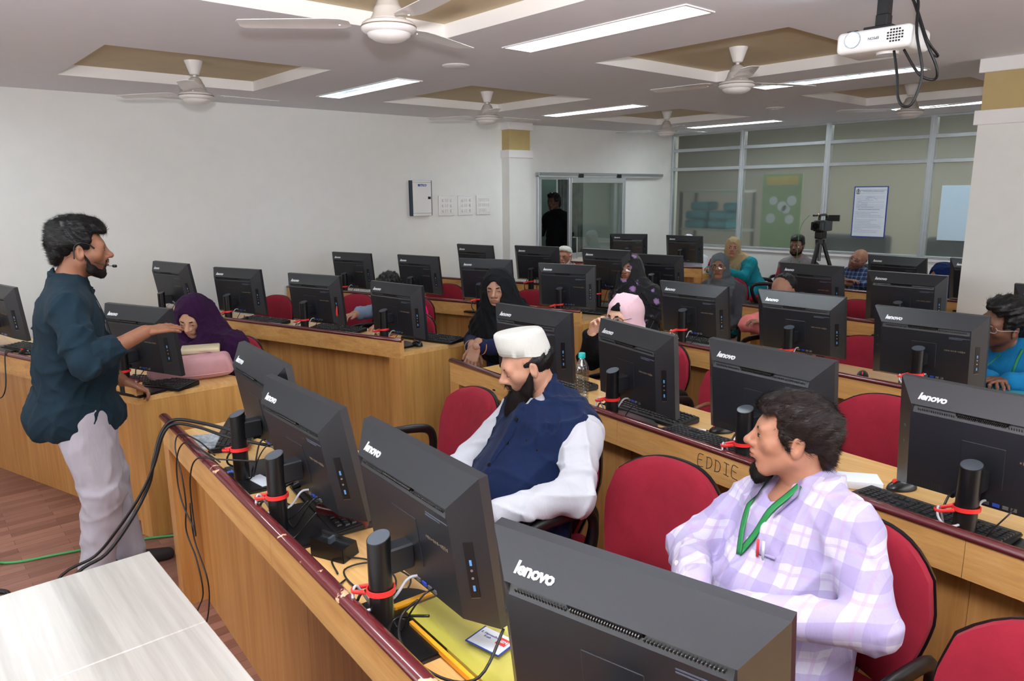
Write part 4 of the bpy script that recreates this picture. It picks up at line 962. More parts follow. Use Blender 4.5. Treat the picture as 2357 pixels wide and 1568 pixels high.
# bags
def blob_bag(name, loc, rz, s, mat, lb, cat, handle=None):
    t = thing(name, loc, R_(rz), lb, cat); b = BM(); box(b, (0, 0, s[2] / 2), s, bevel=min(s) * 0.32, seg=4)
    bmesh.ops.subdivide_edges(b, edges=b.edges[:], cuts=2, use_grid_fill=True)
    for v in b.verts: v.co += Vector((0.006 * math.sin(v.co.z * 60 + v.co.x * 25), 0.008 * math.sin(v.co.x * 45 + v.co.z * 30), 0.006 * math.sin(v.co.x * 38 + 1)))
    obj('body', b, mat, t, smooth=True)
    return t
M['pinkb'] = plain('pink_suede', (196, 146, 150), 0.85, var=0.07, bump=0.2, bscale=300)
t = blob_bag('handbag', (-4.06, 1.22, 0.75), 70, (0.42, 0.16, 0.125), M['pinkb'], 'dusty pink suede handbag lying on the desk in front of the purple headscarf', 'handbag')
b = BM(); tube(b, [(-0.15, 0.02, 0.12), (-0.05, 0.05, 0.135), (0.08, 0.04, 0.135), (0.17, 0.0, 0.12)], 0.010, 8, flat=0.003); obj('strap', b, M['pinkb'], t, smooth=True)
b = BM(); tube(b, [(-0.205, -0.07, 0.035), (0, -0.088, 0.03), (0.205, -0.07, 0.035)], 0.003, 6); obj('seam', b, M['pinkb'], t, smooth=True)
M['cream'] = plain('cream_leather', (206, 192, 158), 0.4, var=0.05)
o = obj('cream_purse', box(BM(), (0, 0, 0.014), (0.20, 0.11, 0.03), bevel=0.008, seg=2), M['cream'], loc=(-4.13, 1.30, 0.876), rot=(0.06, 0, 1.2), smooth=True, angle=50); tag(o, 'cream purse resting on the pink handbag', 'purse')
M['brownl'] = plain('brown_leather', (104, 56, 34), 0.4, var=0.1)
t = blob_bag('shoulder_bag', (-1.98, 2.97, 0.503), 80, (0.26, 0.12, 0.14), M['brownl'], 'brown leather shoulder bag on the chair behind the monitor right of the bottle', 'handbag')
b = BM(); tube(b, [(-0.12, 0, 0.10), (-0.14, -0.03, 0.17), (-0.03, -0.05, 0.215), (0.10, -0.02, 0.16), (0.12, 0, 0.10)], 0.010, 8, flat=0.003); obj('strap', b, M['brownl'], t, smooth=True)
obj('buckle', box(BM(), (0.03, -0.065, 0.10), (0.04, 0.006, 0.02), bevel=0.002), M['metal'], t)
M['blackb'] = fabric('black_backpack', (26, 27, 32), 0.8)
t = blob_bag('backpack', (-4.28, 7.35, 0), 10, (0.34, 0.22, 0.48), M['blackb'], 'black backpack with a white tag standing on the floor behind the grey headscarf', 'backpack')
obj('pocket', box(BM(), (0.05, -0.115, 0.18), (0.24, 0.05, 0.22), bevel=0.02, seg=3), M['blackb'], t, smooth=True); obj('tag', bx(0.07, 0.15, -0.147, -0.142, 0.22, 0.25), M['white'], t)

# ------------------------------------------------------------------ video camera on its tripod
t = thing('tripod', (-3.77, 7.72, 0), R_(-98 + 90), 'black tripod carrying the video camera in front of the glass partition', 'tripod')
for k in range(3):
    a = R_(30 + 120 * k); top = Vector((0.03 * math.cos(a), 0.03 * math.sin(a), 1.17)); ft = Vector((0.42 * math.cos(a), 0.42 * math.sin(a), 0.02)); mid = top.lerp(ft, 0.42)
    b = BM(); tube(b, [top, mid], 0.021, 10, smooth=False); lg = obj('leg', b, M['cblack'], t, smooth=True, angle=50)
    b = BM(); tube(b, [mid, ft], 0.013, 10, smooth=False); obj('lower_tube', b, M['cblack'], lg, smooth=True, angle=50)
    obj('foot', cyl(BM(), (ft.x, ft.y, 0.012), 0.018, 0.024, 12), M['cblack'], lg)
obj('collar', cyl(BM(), (0, 0, 1.18), 0.05, 0.05, 20), M['cblack'], t, smooth=True, angle=40); obj('centre_column', cyl(BM(), (0, 0, 1.08), 0.017, 0.22, 14), M['cmetal'], t, smooth=True, angle=40)
obj('pan_head', bx(-0.045, 0.045, -0.05, 0.05, 1.21, 1.29, bevel=0.012, seg=2), M['cblack'], t)
b = BM(); tube(b, [(-0.04, 0.05, 1.25), (-0.08, 0.16, 1.17), (-0.085, 0.19, 1.14)], 0.007, 8); obj('pan_handle', b, M['cblack'], t, smooth=True)
t = thing('video_camera', (-3.77, 7.72, 1.29), R_(-85 + 90), 'black camcorder with its side screen folded out, on the tripod', 'camcorder')
obj('body', bx(-0.06, 0.06, -0.08, 0.16, 0.0, 0.115, bevel=0.012, seg=2), M['plastic'], t)
obj('lens_hood', bx(-0.055, 0.055, -0.155, -0.075, 0.015, 0.105, bevel=0.010, seg=2), M['plastic_s'], t); obj('lens', cyl(BM(), (0, -0.153, 0.06), 0.034, 0.012, 24, rot=(PI / 2, 0, 0)), M['screen'], t)
b = BM(); tube(b, [(0, 0.13, 0.11), (0, 0.12, 0.165), (0, 0.02, 0.175), (0, -0.06, 0.165), (0, -0.07, 0.12)], 0.014, 8); obj('top_handle', b, M['plastic_s'], t, smooth=True)
b = BM(); cyl(b, (-0.04, -0.08, 0.17), 0.011, 0.10, 12, rot=(PI / 2, 0, 0)); obj('microphone', b, M['cblack'], t, smooth=True, angle=40)
sc2 = obj('side_screen', bx(0.07, 0.19, -0.02, 0.0, 0.11, 0.175, bevel=0.003), M['plastic_s'], t); obj('hinge', bx(0.055, 0.075, -0.02, 0.005, 0.115, 0.14), M['cblack'], t)
b = BM(); cyl(b, (-0.02, -0.05, 0.185), 0.004, 0.004, 8, rot=(PI / 2, 0, 0)); obj('record_lamp', b, emis('record_lamp_red', (1, 0.1, 0.05), 2.0), t)
b = BM(); tube(b, [(-3.86, 7.62, 1.46), (-3.93, 7.60, 1.36), (-3.97, 7.62, 1.15), (-3.98, 7.66, 0.7), (-3.99, 7.8, 0.02), (-4.1, 8.3, 0.01)], 0.003, 6); o = obj('green_camera_cable', b, M['cablegr'], smooth=True); tag(o, 'thin green cable hanging from the camcorder', 'cable')

# ------------------------------------------------------------------ projector
t = thing('projector', (-1.475, 3.46, 2.31), R_(2), 'white projector hanging upside down from the ceiling, its lens glaring', 'projector')
b = BM(); box(b, (0, 0, 0.048), (0.31, 0.24, 0.092), bevel=0.022, seg=4); obj('case', b, M['white'], t, smooth=True, angle=50)
M['lensglow'] = emis('projector_lens_light', (0.55, 0.80, 1.0), 60.0)
b = BM(); cyl(b, (-0.082, -0.118, 0.056), 0.034, 0.02, 28, rot=(PI / 2, 0, 0)); obj('lens_tube', b, M['metal'], t, smooth=True, angle=40)
b = BM(); cyl(b, (-0.082, -0.129, 0.056), 0.027, 0.003, 28, rot=(PI / 2, 0, 0)); obj('lens', b, M['lensglow'], t)
gr = obj('air_grille', bx(0.055, 0.13, -0.1208, -0.119, 0.022, 0.084), M['white'], t)
for i in range(6):
    for j in range(5):
        if (i in (0, 5)) and (j in (0, 4)): continue
        obj('slot', bx(0.060 + i * 0.0115, 0.068 + i * 0.0115, -0.1213, -0.1207, 0.026 + j * 0.0115, 0.033 + j * 0.0115), M['vent'], gr)
me_obj('lettering', text_mesh('EPSON', 0.015, 0.0003, bold=0.0003), M['lbl'], t, (0.005, -0.1212, 0.052), (PI / 2, PI, 0))
obj('foot', cyl(BM(), (0.03, -0.02, -0.002), 0.045, 0.012, 24), M['fan'], t, smooth=True, angle=40)
obj('zoom_slot', bx(-0.12, -0.07, -0.1, -0.075, 0.088, 0.098, bevel=0.003), M['plastic_s'], t)
obj('mount_plate', bx(-0.07, 0.05, -0.05, 0.06, 0.094, 0.115, bevel=0.003), M['cblack'], t)
obj('mount_joint', bx(-0.03, 0.02, -0.03, 0.03, 0.115, 0.165, bevel=0.004), M['cblack'], t)
obj('mount_pole', bx(-0.028, 0.018, -0.024, 0.024, 0.165, 0.246), M['cblack'], t)
for i, (pts, r) in enumerate((([(-1.38, 3.50, 2.554), (-1.34, 3.45, 2.50), (-1.30, 3.36, 2.36), (-1.26, 3.35, 2.20), (-1.28, 3.34, 2.085), (-1.315, 3.34, 2.07), (-1.35, 3.36, 2.11), (-1.37, 3.38, 2.20), (-1.40, 3.40, 2.308)], 0.006),
                              ([(-1.39, 3.48, 2.554), (-1.345, 3.44, 2.48), (-1.27, 3.38, 2.33), (-1.225, 3.40, 2.22), (-1.235, 3.42, 2.175), (-1.29, 3.40, 2.20), (-1.36, 3.40, 2.308)], 0.0055),
                              ([(-1.40, 3.5, 2.554), (-1.355, 3.47, 2.49), (-1.28, 3.42, 2.34), (-1.26, 3.5, 2.28), (-1.31, 3.56, 2.30)], 0.005))):
    b = BM(); tube(b, pts, r, 8); o = obj('projector_cable', b, M['cableb'], smooth=True); tag(o, ['black cable looping lowest below the projector', 'black cable looping to the right below the projector', 'short black cable running to the back of the projector'][i], 'cable', 'projector cables')

# ------------------------------------------------------------------ cables
def cable(pts, r, mat, lb, name='cable', grp='cables on the desks'):
    b = BM(); tube(b, pts, r, 7); o = obj(name, b, M[mat], smooth=True); tag(o, lb, 'cable', grp); return o
cable([(-2.45, 1.0, 0.86), (-2.62, 0.93, 0.865), (-2.85, 0.87, 0.86), (-2.985, 0.81, 0.852), (-3.01, 0.765, 0.80), (-3.0, 0.725, 0.70), (-3.01, 0.70, 0.60), (-3.0, 0.62, 0.48), (-3.0, 0.52, 0.37), (-3.0, 0.39, 0.30), (-2.9, 0.2, 0.02)], 0.007, 'cableb', 'thick black cable draped over the chipped rail, upper one of the pair')
cable([(-2.43, 1.0, 0.84), (-2.62, 0.90, 0.85), (-2.80, 0.85, 0.857), (-2.93, 0.80, 0.852), (-2.96, 0.76, 0.81), (-2.99, 0.72, 0.68), (-3.01, 0.66, 0.56), (-3.06, 0.58, 0.43), (-3.12, 0.50, 0.32), (-3.14, 0.36, 0.25), (-3.0, 0.2, 0.02)], 0.006, 'cableb', 'thick black cable draped over the chipped rail, lower one of the pair')
cable([(-2.50, 0.80, 0.84), (-2.66, 0.80, 0.85), (-2.79, 0.775, 0.852), (-2.80, 0.755, 0.80), (-2.74, 0.752, 0.70), (-2.72, 0.75, 0.60), (-2.75, 0.75, 0.48), (-2.66, 0.75, 0.40), (-2.62, 0.75, 0.28), (-2.72, 0.75, 0.15), (-2.68, 0.75, 0.09), (-2.58, 0.75, 0.22), (-2.55, 0.75, 0.36), (-2.66, 0.75, 0.48), (-2.67, 0.75, 0.62)], 0.0028, 'cableb', 'thin black cable dangling in a long loop in front of the chipped desk')
cable([(-2.42, 0.79, 0.84), (-2.60, 0.77, 0.853), (-2.69, 0.755, 0.845), (-2.75, 0.745, 0.78), (-2.76, 0.74, 0.68), (-2.72, 0.74, 0.60), (-2.62, 0.74, 0.545), (-2.585, 0.735, 0.53), (-2.60, 0.737, 0.62), (-2.60, 0.74, 0.74), (-2.52, 0.745, 0.835), (-2.42, 0.79, 0.85), (-2.33, 0.88, 0.845)], 0.0028, 'cableb', 'thin black cable dangling in a short loop in front of the chipped desk')
cable([(-4.3, 0.10, 0.008), (-4.03, 0.27, 0.008), (-3.95, 0.50, 0.008), (-3.87, 0.78, 0.008), (-3.76, 1.00, 0.008), (-3.55, 1.25, 0.008), (-3.4, 1.7, 0.008)], 0.006, 'cablegr', 'green network cable running over the floor past the presenter\'s feet', 'network_cable')
cable([(-4.02, 0.25, 0.014), (-4.05, 0.18, 0.03), (-4.12, 0.12, 0.012), (-4.3, 0.05, 0.008)], 0.006, 'cablegr', 'green network cable curl on the floor at the left edge', 'network_cable')
cable([(-5.30, 0.42, 0.79), (-5.26, 0.36, 0.72), (-5.22, 0.40, 0.60), (-5.05, 0.44, 0.58), (-4.98, 0.47, 0.66), (-5.06, 0.50, 0.845), (-5.2, 0.55, 0.80)], 0.0035, 'cableb', 'black cable drooping over the desk rail at the left edge')
cable([(-3.86, 0.10, 0.012), (-3.72, 0.18, 0.03), (-3.66, 0.24, 0.02), (-3.5, 0.2, 0.01)], 0.012, 'cableb', 'thick black cable on the floor at the left edge')
# per-monitor cables: grey network lead to the clip, black lead and keyboard lead
GREY = {'R1_3': 1, 'R1_2': 1, 'R2_2': 1, 'R2_3': 1, 'R2_4': 1, 'R3_1': 1, 'R3_3': 1, 'L1_1': 1, 'L1_2': 1, 'L1_3': 1, 'L1_4': 1, 'L2_1': 1, 'L3_3': 1, 'R3_2': 1}
NM = {'R1_4': 'largest foreground monitor', 'R1_3': 'monitor beside the yellow folder', 'R1_2': 'monitor behind the phone dock', 'R1_1': 'front-desk monitor nearest the aisle', 'R2_1': 'monitor behind the embroidered cap',
 'R2_2': 'monitor beside the water bottle', 'R2_3': 'monitor behind the brown-haired head', 'R2_4': 'large monitor at the right edge', 'R3_1': 'monitor before the grey headscarf', 'R3_2': 'monitor before the pink shirt', 'R3_3': 'monitor before the bright blue shirt',
 'R4_1': 'monitor under the tripod', 'R4_2': 'monitor before the dark blue headscarf', 'L0_2': 'monitor under the outstretched hand', 'L1_1': 'monitor above the purple headscarf', 'L1_2': 'monitor right of the purple headscarf', 'L1_3': 'monitor with the red side cable',
 'L1_4': 'monitor at the end of the knot-patched desk', 'L2_1': 'monitor before the white keyboard', 'L2_2': 'monitor left of the gleaming one', 'L2_3': 'gleaming monitor behind the black headscarf', 'L2_4': 'monitor left of the floral scarf', 'L3_1': 'monitor below the wall pillar',
 'L3_2': 'monitor left of the old man', 'L3_3': 'monitor right of the old man'}
for key, m in MONROOT.items():
    if key not in NM or key in ('R5_2', 'R4_3', 'L4_1', 'L4_2', 'L3_4', 'R5_1', 'L0_1'): continue
    Hm = MON[key]; zc = Hm[2] - 0.75; tl = R_(Hm[4]); zl = zc + (-0.138) * math.cos(tl) - 0.0; yb = -D_ * math.cos(tl) + 0.138 * math.sin(tl)
    sk = mpt(key, 0.018, yb - 0.006, zl + 0.006); P = lambda x, y, z: mpt(key, x, y, z)
    if key in GREY:
        cable([sk, P(0.015, yb - 0.03, zl + 0.004), P(0.01, yb - 0.07, zl - 0.035), P(-0.02, -0.170, 0.05 + 0.02), P(-0.05, -0.168, 0.085), P(-0.058, -0.156, 0.112), P(-0.055, -0.135, 0.08), P(-0.05, -0.11, 0.02)], 0.0035, 'cableg', 'light grey cable at the ' + NM[key], 'network_lead')
    else:
        cable([sk, P(0.02, yb - 0.03, zl - 0.01), P(0.05, -0.10, 0.03), P(0.03, -0.12, 0.016)], 0.003, 'cableb', 'black cable at the ' + NM[key], 'lead')
    cable([P(0.087, yb - 0.004, zl + 0.004), P(0.088, yb - 0.03, zl), P(0.06, yb - 0.05, zl - 0.05), P(0.03, -0.09, 0.018), P(-0.02, -0.085, 0.018), P(-0.08, -0.06, 0.016)], 0.0022, 'cableb', 'thin black lead from the sockets of the ' + NM[key], 'lead')
    cable([P(-0.06, yb - 0.02, zl + 0.008), P(-0.062, yb - 0.045, zl), P(-0.064, yb - 0.07, zl - 0.03), P(-0.06, -0.145, 0.085), P(-0.06, -0.150, 0.05), P(-0.07, -0.10, 0.016)], 0.0035, 'cableb', 'black power lead of the ' + NM[key], 'power_lead')
cable([(-1.62, 0.80, 0.756), (-1.70, 0.83, 0.757), (-1.62, 0.90, 0.757), (-1.50, 0.90, 0.757), (-1.44, 0.84, 0.757), (-1.52, 0.80, 0.758), (-1.62, 0.82, 0.759), (-1.60, 0.90, 0.759), (-1.48, 0.93, 0.758), (-1.42, 0.88, 0.757)], 0.0025, 'cableb', 'coiled thin black cable beside the phone dock')
cable([(-1.58, 0.80, 0.755), (-1.55, 0.76, 0.756), (-1.46, 0.73, 0.757), (-1.38, 0.76, 0.757), (-1.30, 0.80, 0.775)], 0.0025, 'cableb', 'thin black cable curling left of the foreground column')
cable([(-1.24, 0.80, 0.85), (-1.25, 0.76, 0.82), (-1.18, 0.72, 0.80), (-1.06, 0.73, 0.79), (-1.0, 0.78, 0.80), (-1.02, 0.86, 0.86)], 0.0032, 'cableb', 'black cable looping over the foreground column base')
cable([(-1.20, 0.80, 0.83), (-1.28, 0.76, 0.80), (-1.20, 0.70, 0.79), (-1.06, 0.68, 0.775), (-0.98, 0.66, 0.765)], 0.0032, 'cableb', 'black cable crossing the foreground base plate')
cable([(-1.90, 0.86, 0.85), (-1.93, 0.82, 0.80), (-1.98, 0.79, 0.772), (-2.10, 0.80, 0.757), (-2.20, 0.82, 0.757), (-2.16, 0.88, 0.757), (-2.05, 0.90, 0.757)], 0.0025, 'cableb', 'thin black cable between the first two columns of the chipped desk')
cable([(-1.83, 0.85, 0.84), (-1.86, 0.80, 0.775), (-1.84, 0.76, 0.765), (-1.76, 0.755, 0.757), (-1.66, 0.78, 0.757)], 0.0025, 'cableb', 'thin black cable crossing in front of the phone dock')
# blue clips on two base plates, red usb clip on L1_3
for k, key in enumerate(('R1_1', 'R1_3')):
    t = thing('base_clip', mpt(key, -0.055, -0.150, 0.014), MONROOT[key].rotation_euler.z, ['blue plastic clip on the base plate nearest the aisle', 'blue plastic clip on the foreground base plate'][k], 'clip', 'blue clips on base plates')
    b = BM(); tube(b, [(-0.020, 0.012, 0.004), (0.012, 0.014, 0.004)], 0.003, 6, smooth=False); tube(b, [(-0.020, -0.012, 0.004), (0.012, -0.014, 0.004)], 0.003, 6, smooth=False); tube(b, [(0.0, -0.013, 0.004), (-0.004, 0, 0.006), (0.0, 0.013, 0.004)], 0.004, 6)
    obj('clip', b, M['blueclip'], t, smooth=True)
b = BM(); q = mpt('L1_3', 0.235, -0.04, 0.215); tube(b, [q, q + Vector((0.01, -0.01, -0.04)), q + Vector((0.03, -0.015, -0.06)), q + Vector((0.03, -0.015, -0.02)), q], 0.004, 6); o = obj('red_usb_loop', b, M['redclip'], smooth=True); tag(o, 'small red loop hanging from the side port of a monitor', 'clip')
cable([q + Vector((0.03, -0.015, -0.04)), q + Vector((0.05, -0.02, -0.10)), q + Vector((0.05, -0.03, -0.18)), q + Vector((0.02, -0.05, -0.21))], 0.002, 'cableb', 'black lead below the small red loop')

# ------------------------------------------------------------------ people: smooth distance fields turned into one surface
def unit(v): v = np.asarray(v, float); return v / (np.linalg.norm(v) + 1e-12)
class F:
    """a list of shapes, blended; each evaluated only near itself"""
    def __init__(s): s.p = []
    def cap(s, a, b, ra, rb=None, k=0.02, op='+', fl=None):
        s.p.append(('cap', np.array(a, float), np.array(b, float), ra, ra if rb is None else rb, k, op, fl)); return s
    def ell(s, c, r, k=0.02, op='+', R=None):
        s.p.append(('ell', np.array(c, float), np.array(r, float), None if R is None else np.array(R, float), 0, k, op, None)); return s
    def box_(s, c, r, rad, k=0.02, op='+', R=None):
        s.p.append(('box', np.array(c, float), np.array(r, float), None if R is None else np.array(R, float), rad, k, op, None)); return s
    def bounds(s):
        lo, hi = [], []
        for q in s.p:
            if q[6] != '+': continue
            if q[0] == 'cap': r = max(q[3], q[4]); lo.append(np.minimum(q[1], q[2]) - r); hi.append(np.maximum(q[1], q[2]) + r)
            else: r = np.max(q[2]) + (q[4] if q[0] == 'box' else 0); lo.append(q[1] - r); hi.append(q[1] + r)
        return np.min(lo, 0), np.max(hi, 0)
    def mesh(s, h, disp=None, post=None):
        lo, hi = s.bounds(); lo = lo - 0.03; hi = hi + 0.03
        n = np.ceil((hi - lo) / h).astype(int) + 1
        ax = [lo[i] + h * np.arange(n[i]) for i in range(3)]
        Fv = np.full(n, 0.5, np.float32)
        for q in s.p:
            typ, k, op = q[0], q[5], q[6]
            if typ == 'cap': r = max(q[3], q[4]); a = np.minimum(q[1], q[2]) - r; b = np.maximum(q[1], q[2]) + r
            else: r = np.max(q[2]) + (q[4] if typ == 'box' else 0); a = q[1] - r; b = q[1] + r
            pad = k + 0.035 + 2 * h
            i0 = np.clip(((a - pad - lo) / h).astype(int), 0, n - 1); i1 = np.clip(((b + pad - lo) / h).astype(int) + 2, 1, n)
            X = ax[0][i0[0]:i1[0], None, None]; Y = ax[1][None, i0[1]:i1[1], None]; Z = ax[2][None, None, i0[2]:i1[2]]
            if typ == 'cap':
                A, B = q[1], q[2]; d = B - A; L2 = d @ d + 1e-12
                t = np.clip(((X - A[0]) * d[0] + (Y - A[1]) * d[1] + (Z - A[2]) * d[2]) / L2, 0, 1)
                qx, qy, qz = X - A[0] - t * d[0], Y - A[1] - t * d[1], Z - A[2] - t * d[2]
                if q[7] is not None:   # (axis, factor): squash along axis
                    u = unit(q[7][0]); f_ = 1 / q[7][1] - 1; w_ = qx * u[0] + qy * u[1] + qz * u[2]
                    qx = qx + u[0] * w_ * f_; qy = qy + u[1] * w_ * f_; qz = qz + u[2] * w_ * f_
                D = np.sqrt(qx * qx + qy * qy + qz * qz) - (q[3] + (q[4] - q[3]) * t)
                if q[7] is not None: D = D * (0.5 + 0.5 * q[7][1])
            else:
                px, py, pz = X - q[1][0], Y - q[1][1], Z - q[1][2]
                if q[3] is not None:
                    R = q[3]; px, py, pz = [R[0][i] * px + R[1][i] * py + R[2][i] * pz for i in range(3)]
                if typ == 'ell':
                    k0 = np.sqrt((px / q[2][0]) ** 2 + (py / q[2][1]) ** 2 + (pz / q[2][2]) ** 2); k1 = np.sqrt((px / q[2][0] ** 2) ** 2 + (py / q[2][1] ** 2) ** 2 + (pz / q[2][2] ** 2) ** 2) + 1e-9
                    D = k0 * (k0 - 1) / k1
                else:
                    ex, ey, ez = np.abs(px) - q[2][0], np.abs(py) - q[2][1], np.abs(pz) - q[2][2]
                    D = np.sqrt(np.maximum(ex, 0) ** 2 + np.maximum(ey, 0) ** 2 + np.maximum(ez, 0) ** 2) + np.minimum(np.maximum(ex, np.maximum(ey, ez)), 0) - q[4]
            S = Fv[i0[0]:i1[0], i0[1]:i1[1], i0[2]:i1[2]]
            D = D.astype(np.float32) + np.zeros_like(S)
            if op == '+':
                hh = np.maximum(k - np.abs(S - D), 0) / k; S[...] = np.minimum(S, D) - hh * hh * k * 0.25
            else:
                D = -D; hh = np.maximum(k - np.abs(S - D), 0) / k; S[...] = np.maximum(S, D) + hh * hh * k * 0.25
        if disp is not None:
            m = np.abs(Fv) < 0.05; I = np.nonzero(m)
            Fv[m] += disp(ax[0][I[0]], ax[1][I[1]], ax[2][I[2]]).astype(np.float32)
        for d in range(3):
            sl = [slice(None)] * 3; sl[d] = 0; Fv[tuple(sl)] = np.maximum(Fv[tuple(sl)], h); sl[d] = -1; Fv[tuple(sl)] = np.maximum(Fv[tuple(sl)], h)
        return nets(Fv, lo, h)
def nets(Fv, lo, h):
    n = np.array(Fv.shape); I = Fv < 0
    c = np.zeros(n - 1, np.int8)
    for a in (0, 1):
        for b in (0, 1):
            for d in (0, 1): c += I[a:n[0] - 1 + a, b:n[1] - 1 + b, d:n[2] - 1 + d]
    act = (c > 0) & (c < 8); idx = np.argwhere(act); N = len(idx)
    if N == 0: return np.zeros((0, 3)), np.zeros((0, 4), int)
    num = np.full(n - 1, -1, np.int64); num[act] = np.arange(N)
    co = np.array([[a, b, d] for a in (0, 1) for b in (0, 1) for d in (0, 1)])
    V = np.stack([Fv[idx[:, 0] + q[0], idx[:, 1] + q[1], idx[:, 2] + q[2]] for q in co], 1)
    P = np.zeros((N, 3)); W = np.zeros(N)
    for i in range(8):
        for j in range(i + 1, 8):
            if np.abs(co[i] - co[j]).sum() != 1: continue
            a, b = V[:, i], V[:, j]; m = (a < 0) != (b < 0)
            t = np.where(m, a / np.where(m, a - b, 1), 0)
            P += m[:, None] * (co[i] + t[:, None] * (co[j] - co[i])); W += m
    P = lo + h * (idx + P / W[:, None])
    Q = []
    for d in range(3):
        e1, e2 = [(1, 2), (2, 0), (0, 1)][d]
        sl0 = [slice(1, n[k] - 1) for k in range(3)]; sl0[d] = slice(0, n[d] - 1); sl1 = list(sl0); sl1[d] = slice(1, n[d])
        A, B = I[tuple(sl0)], I[tuple(sl1)]; X = np.argwhere(A != B)
        if len(X) == 0: continue
        off = np.array([1, 1, 1]); off[d] = 0; X = X + off
        def nb(u, v):
            Y = X.copy(); Y[:, e1] -= u; Y[:, e2] -= v; return num[Y[:, 0], Y[:, 1], Y[:, 2]]
        q = np.stack([nb(1, 1), nb(0, 1), nb(0, 0), nb(1, 0)], 1)
        ins = I[X[:, 0], X[:, 1], X[:, 2]]
        q[~ins] = q[~ins][:, ::-1]; Q.append(q)
    Q = np.concatenate(Q) if Q else np.zeros((0, 4), int)
    return P, Q[(Q >= 0).all(1)]
def normals(P, Q):
    a = P[Q[:, 2]] - P[Q[:, 0]]; b = P[Q[:, 3]] - P[Q[:, 1]]; nf = np.cross(a, b); N = np.zeros_like(P)
    for i in range(4): np.add.at(N, Q[:, i], nf)
    return N / (np.linalg.norm(N, axis=1)[:, None] + 1e-12)
def smooth_v(P, Q, it=1, lam=0.5):
    E = np.concatenate([Q[:, [0, 1]], Q[:, [1, 2]], Q[:, [2, 3]], Q[:, [3, 0]]])
    for _ in range(it):
        S = np.zeros_like(P); C = np.zeros(len(P)); np.add.at(S, E[:, 0], P[E[:, 1]]); np.add.at(S, E[:, 1], P[E[:, 0]]); np.add.at(C, E[:, 0], 1); np.add.at(C, E[:, 1], 1)
        P = P + lam * (S / C[:, None] - P)
    return P
def build(name, P, Q, mat, parent, loc=(0, 0, 0), col=None, extra=None, off=None):
    """mesh from arrays (world coordinates), stored relative to the parent's place"""
    o3 = np.array(off if off is not None else parent.location); P = P - o3
    me = bpy.data.meshes.new(name); nv = len(P); faces = Q
    T = np.zeros((0, 3), int) if extra is None else extra[1] + nv
    if extra is not None: P = np.concatenate([P, extra[0] - o3])
    me.vertices.add(len(P)); me.vertices.foreach_set('co', P.astype(np.float32).ravel())
    L = np.concatenate([faces.ravel(), T.ravel()]); me.loops.add(len(L)); me.loops.foreach_set('vertex_index', L.astype(np.int32))
    st = np.concatenate([np.arange(len(faces)) * 4, len(faces) * 4 + np.arange(len(T)) * 3])
    me.polygons.add(len(st)); me.polygons.foreach_set('loop_start', st.astype(np.int32))
    me.polygons.foreach_set('use_smooth', np.ones(len(st), bool)); me.update(calc_edges=True); me.validate()
    if col is not None:
        ca = me.color_attributes.new('tone', 'FLOAT_COLOR', 'POINT'); cc = np.ones((len(P), 4), np.float32); cc[:nv, :3] = col; ca.data.foreach_set('color', cc.ravel())
    return me_obj(name, me, mat, parent)
def strands(P, N, n, L, wid, flow, jit=0.5, lift=0.25, rs=1):
    rg = np.random.default_rng(rs); i = rg.integers(0, len(P), n); p = P[i] + N[i] * -0.002; nn = N[i]
    d = flow(p); d = d - nn * (d * nn).sum(1)[:, None]; d = d / (np.linalg.norm(d, axis=1)[:, None] + 1e-9)
    d = d + nn * lift + rg.normal(0, jit, p.shape) * 0.4; d /= np.linalg.norm(d, axis=1)[:, None]
    s = np.cross(d, nn); s /= (np.linalg.norm(s, axis=1)[:, None] + 1e-9); LL = L * rg.uniform(0.6, 1.3, n)[:, None]
    V = np.stack([p - s * wid, p + s * wid, p + d * LL], 1).reshape(-1, 3)
    return V, np.arange(3 * n).reshape(-1, 3)

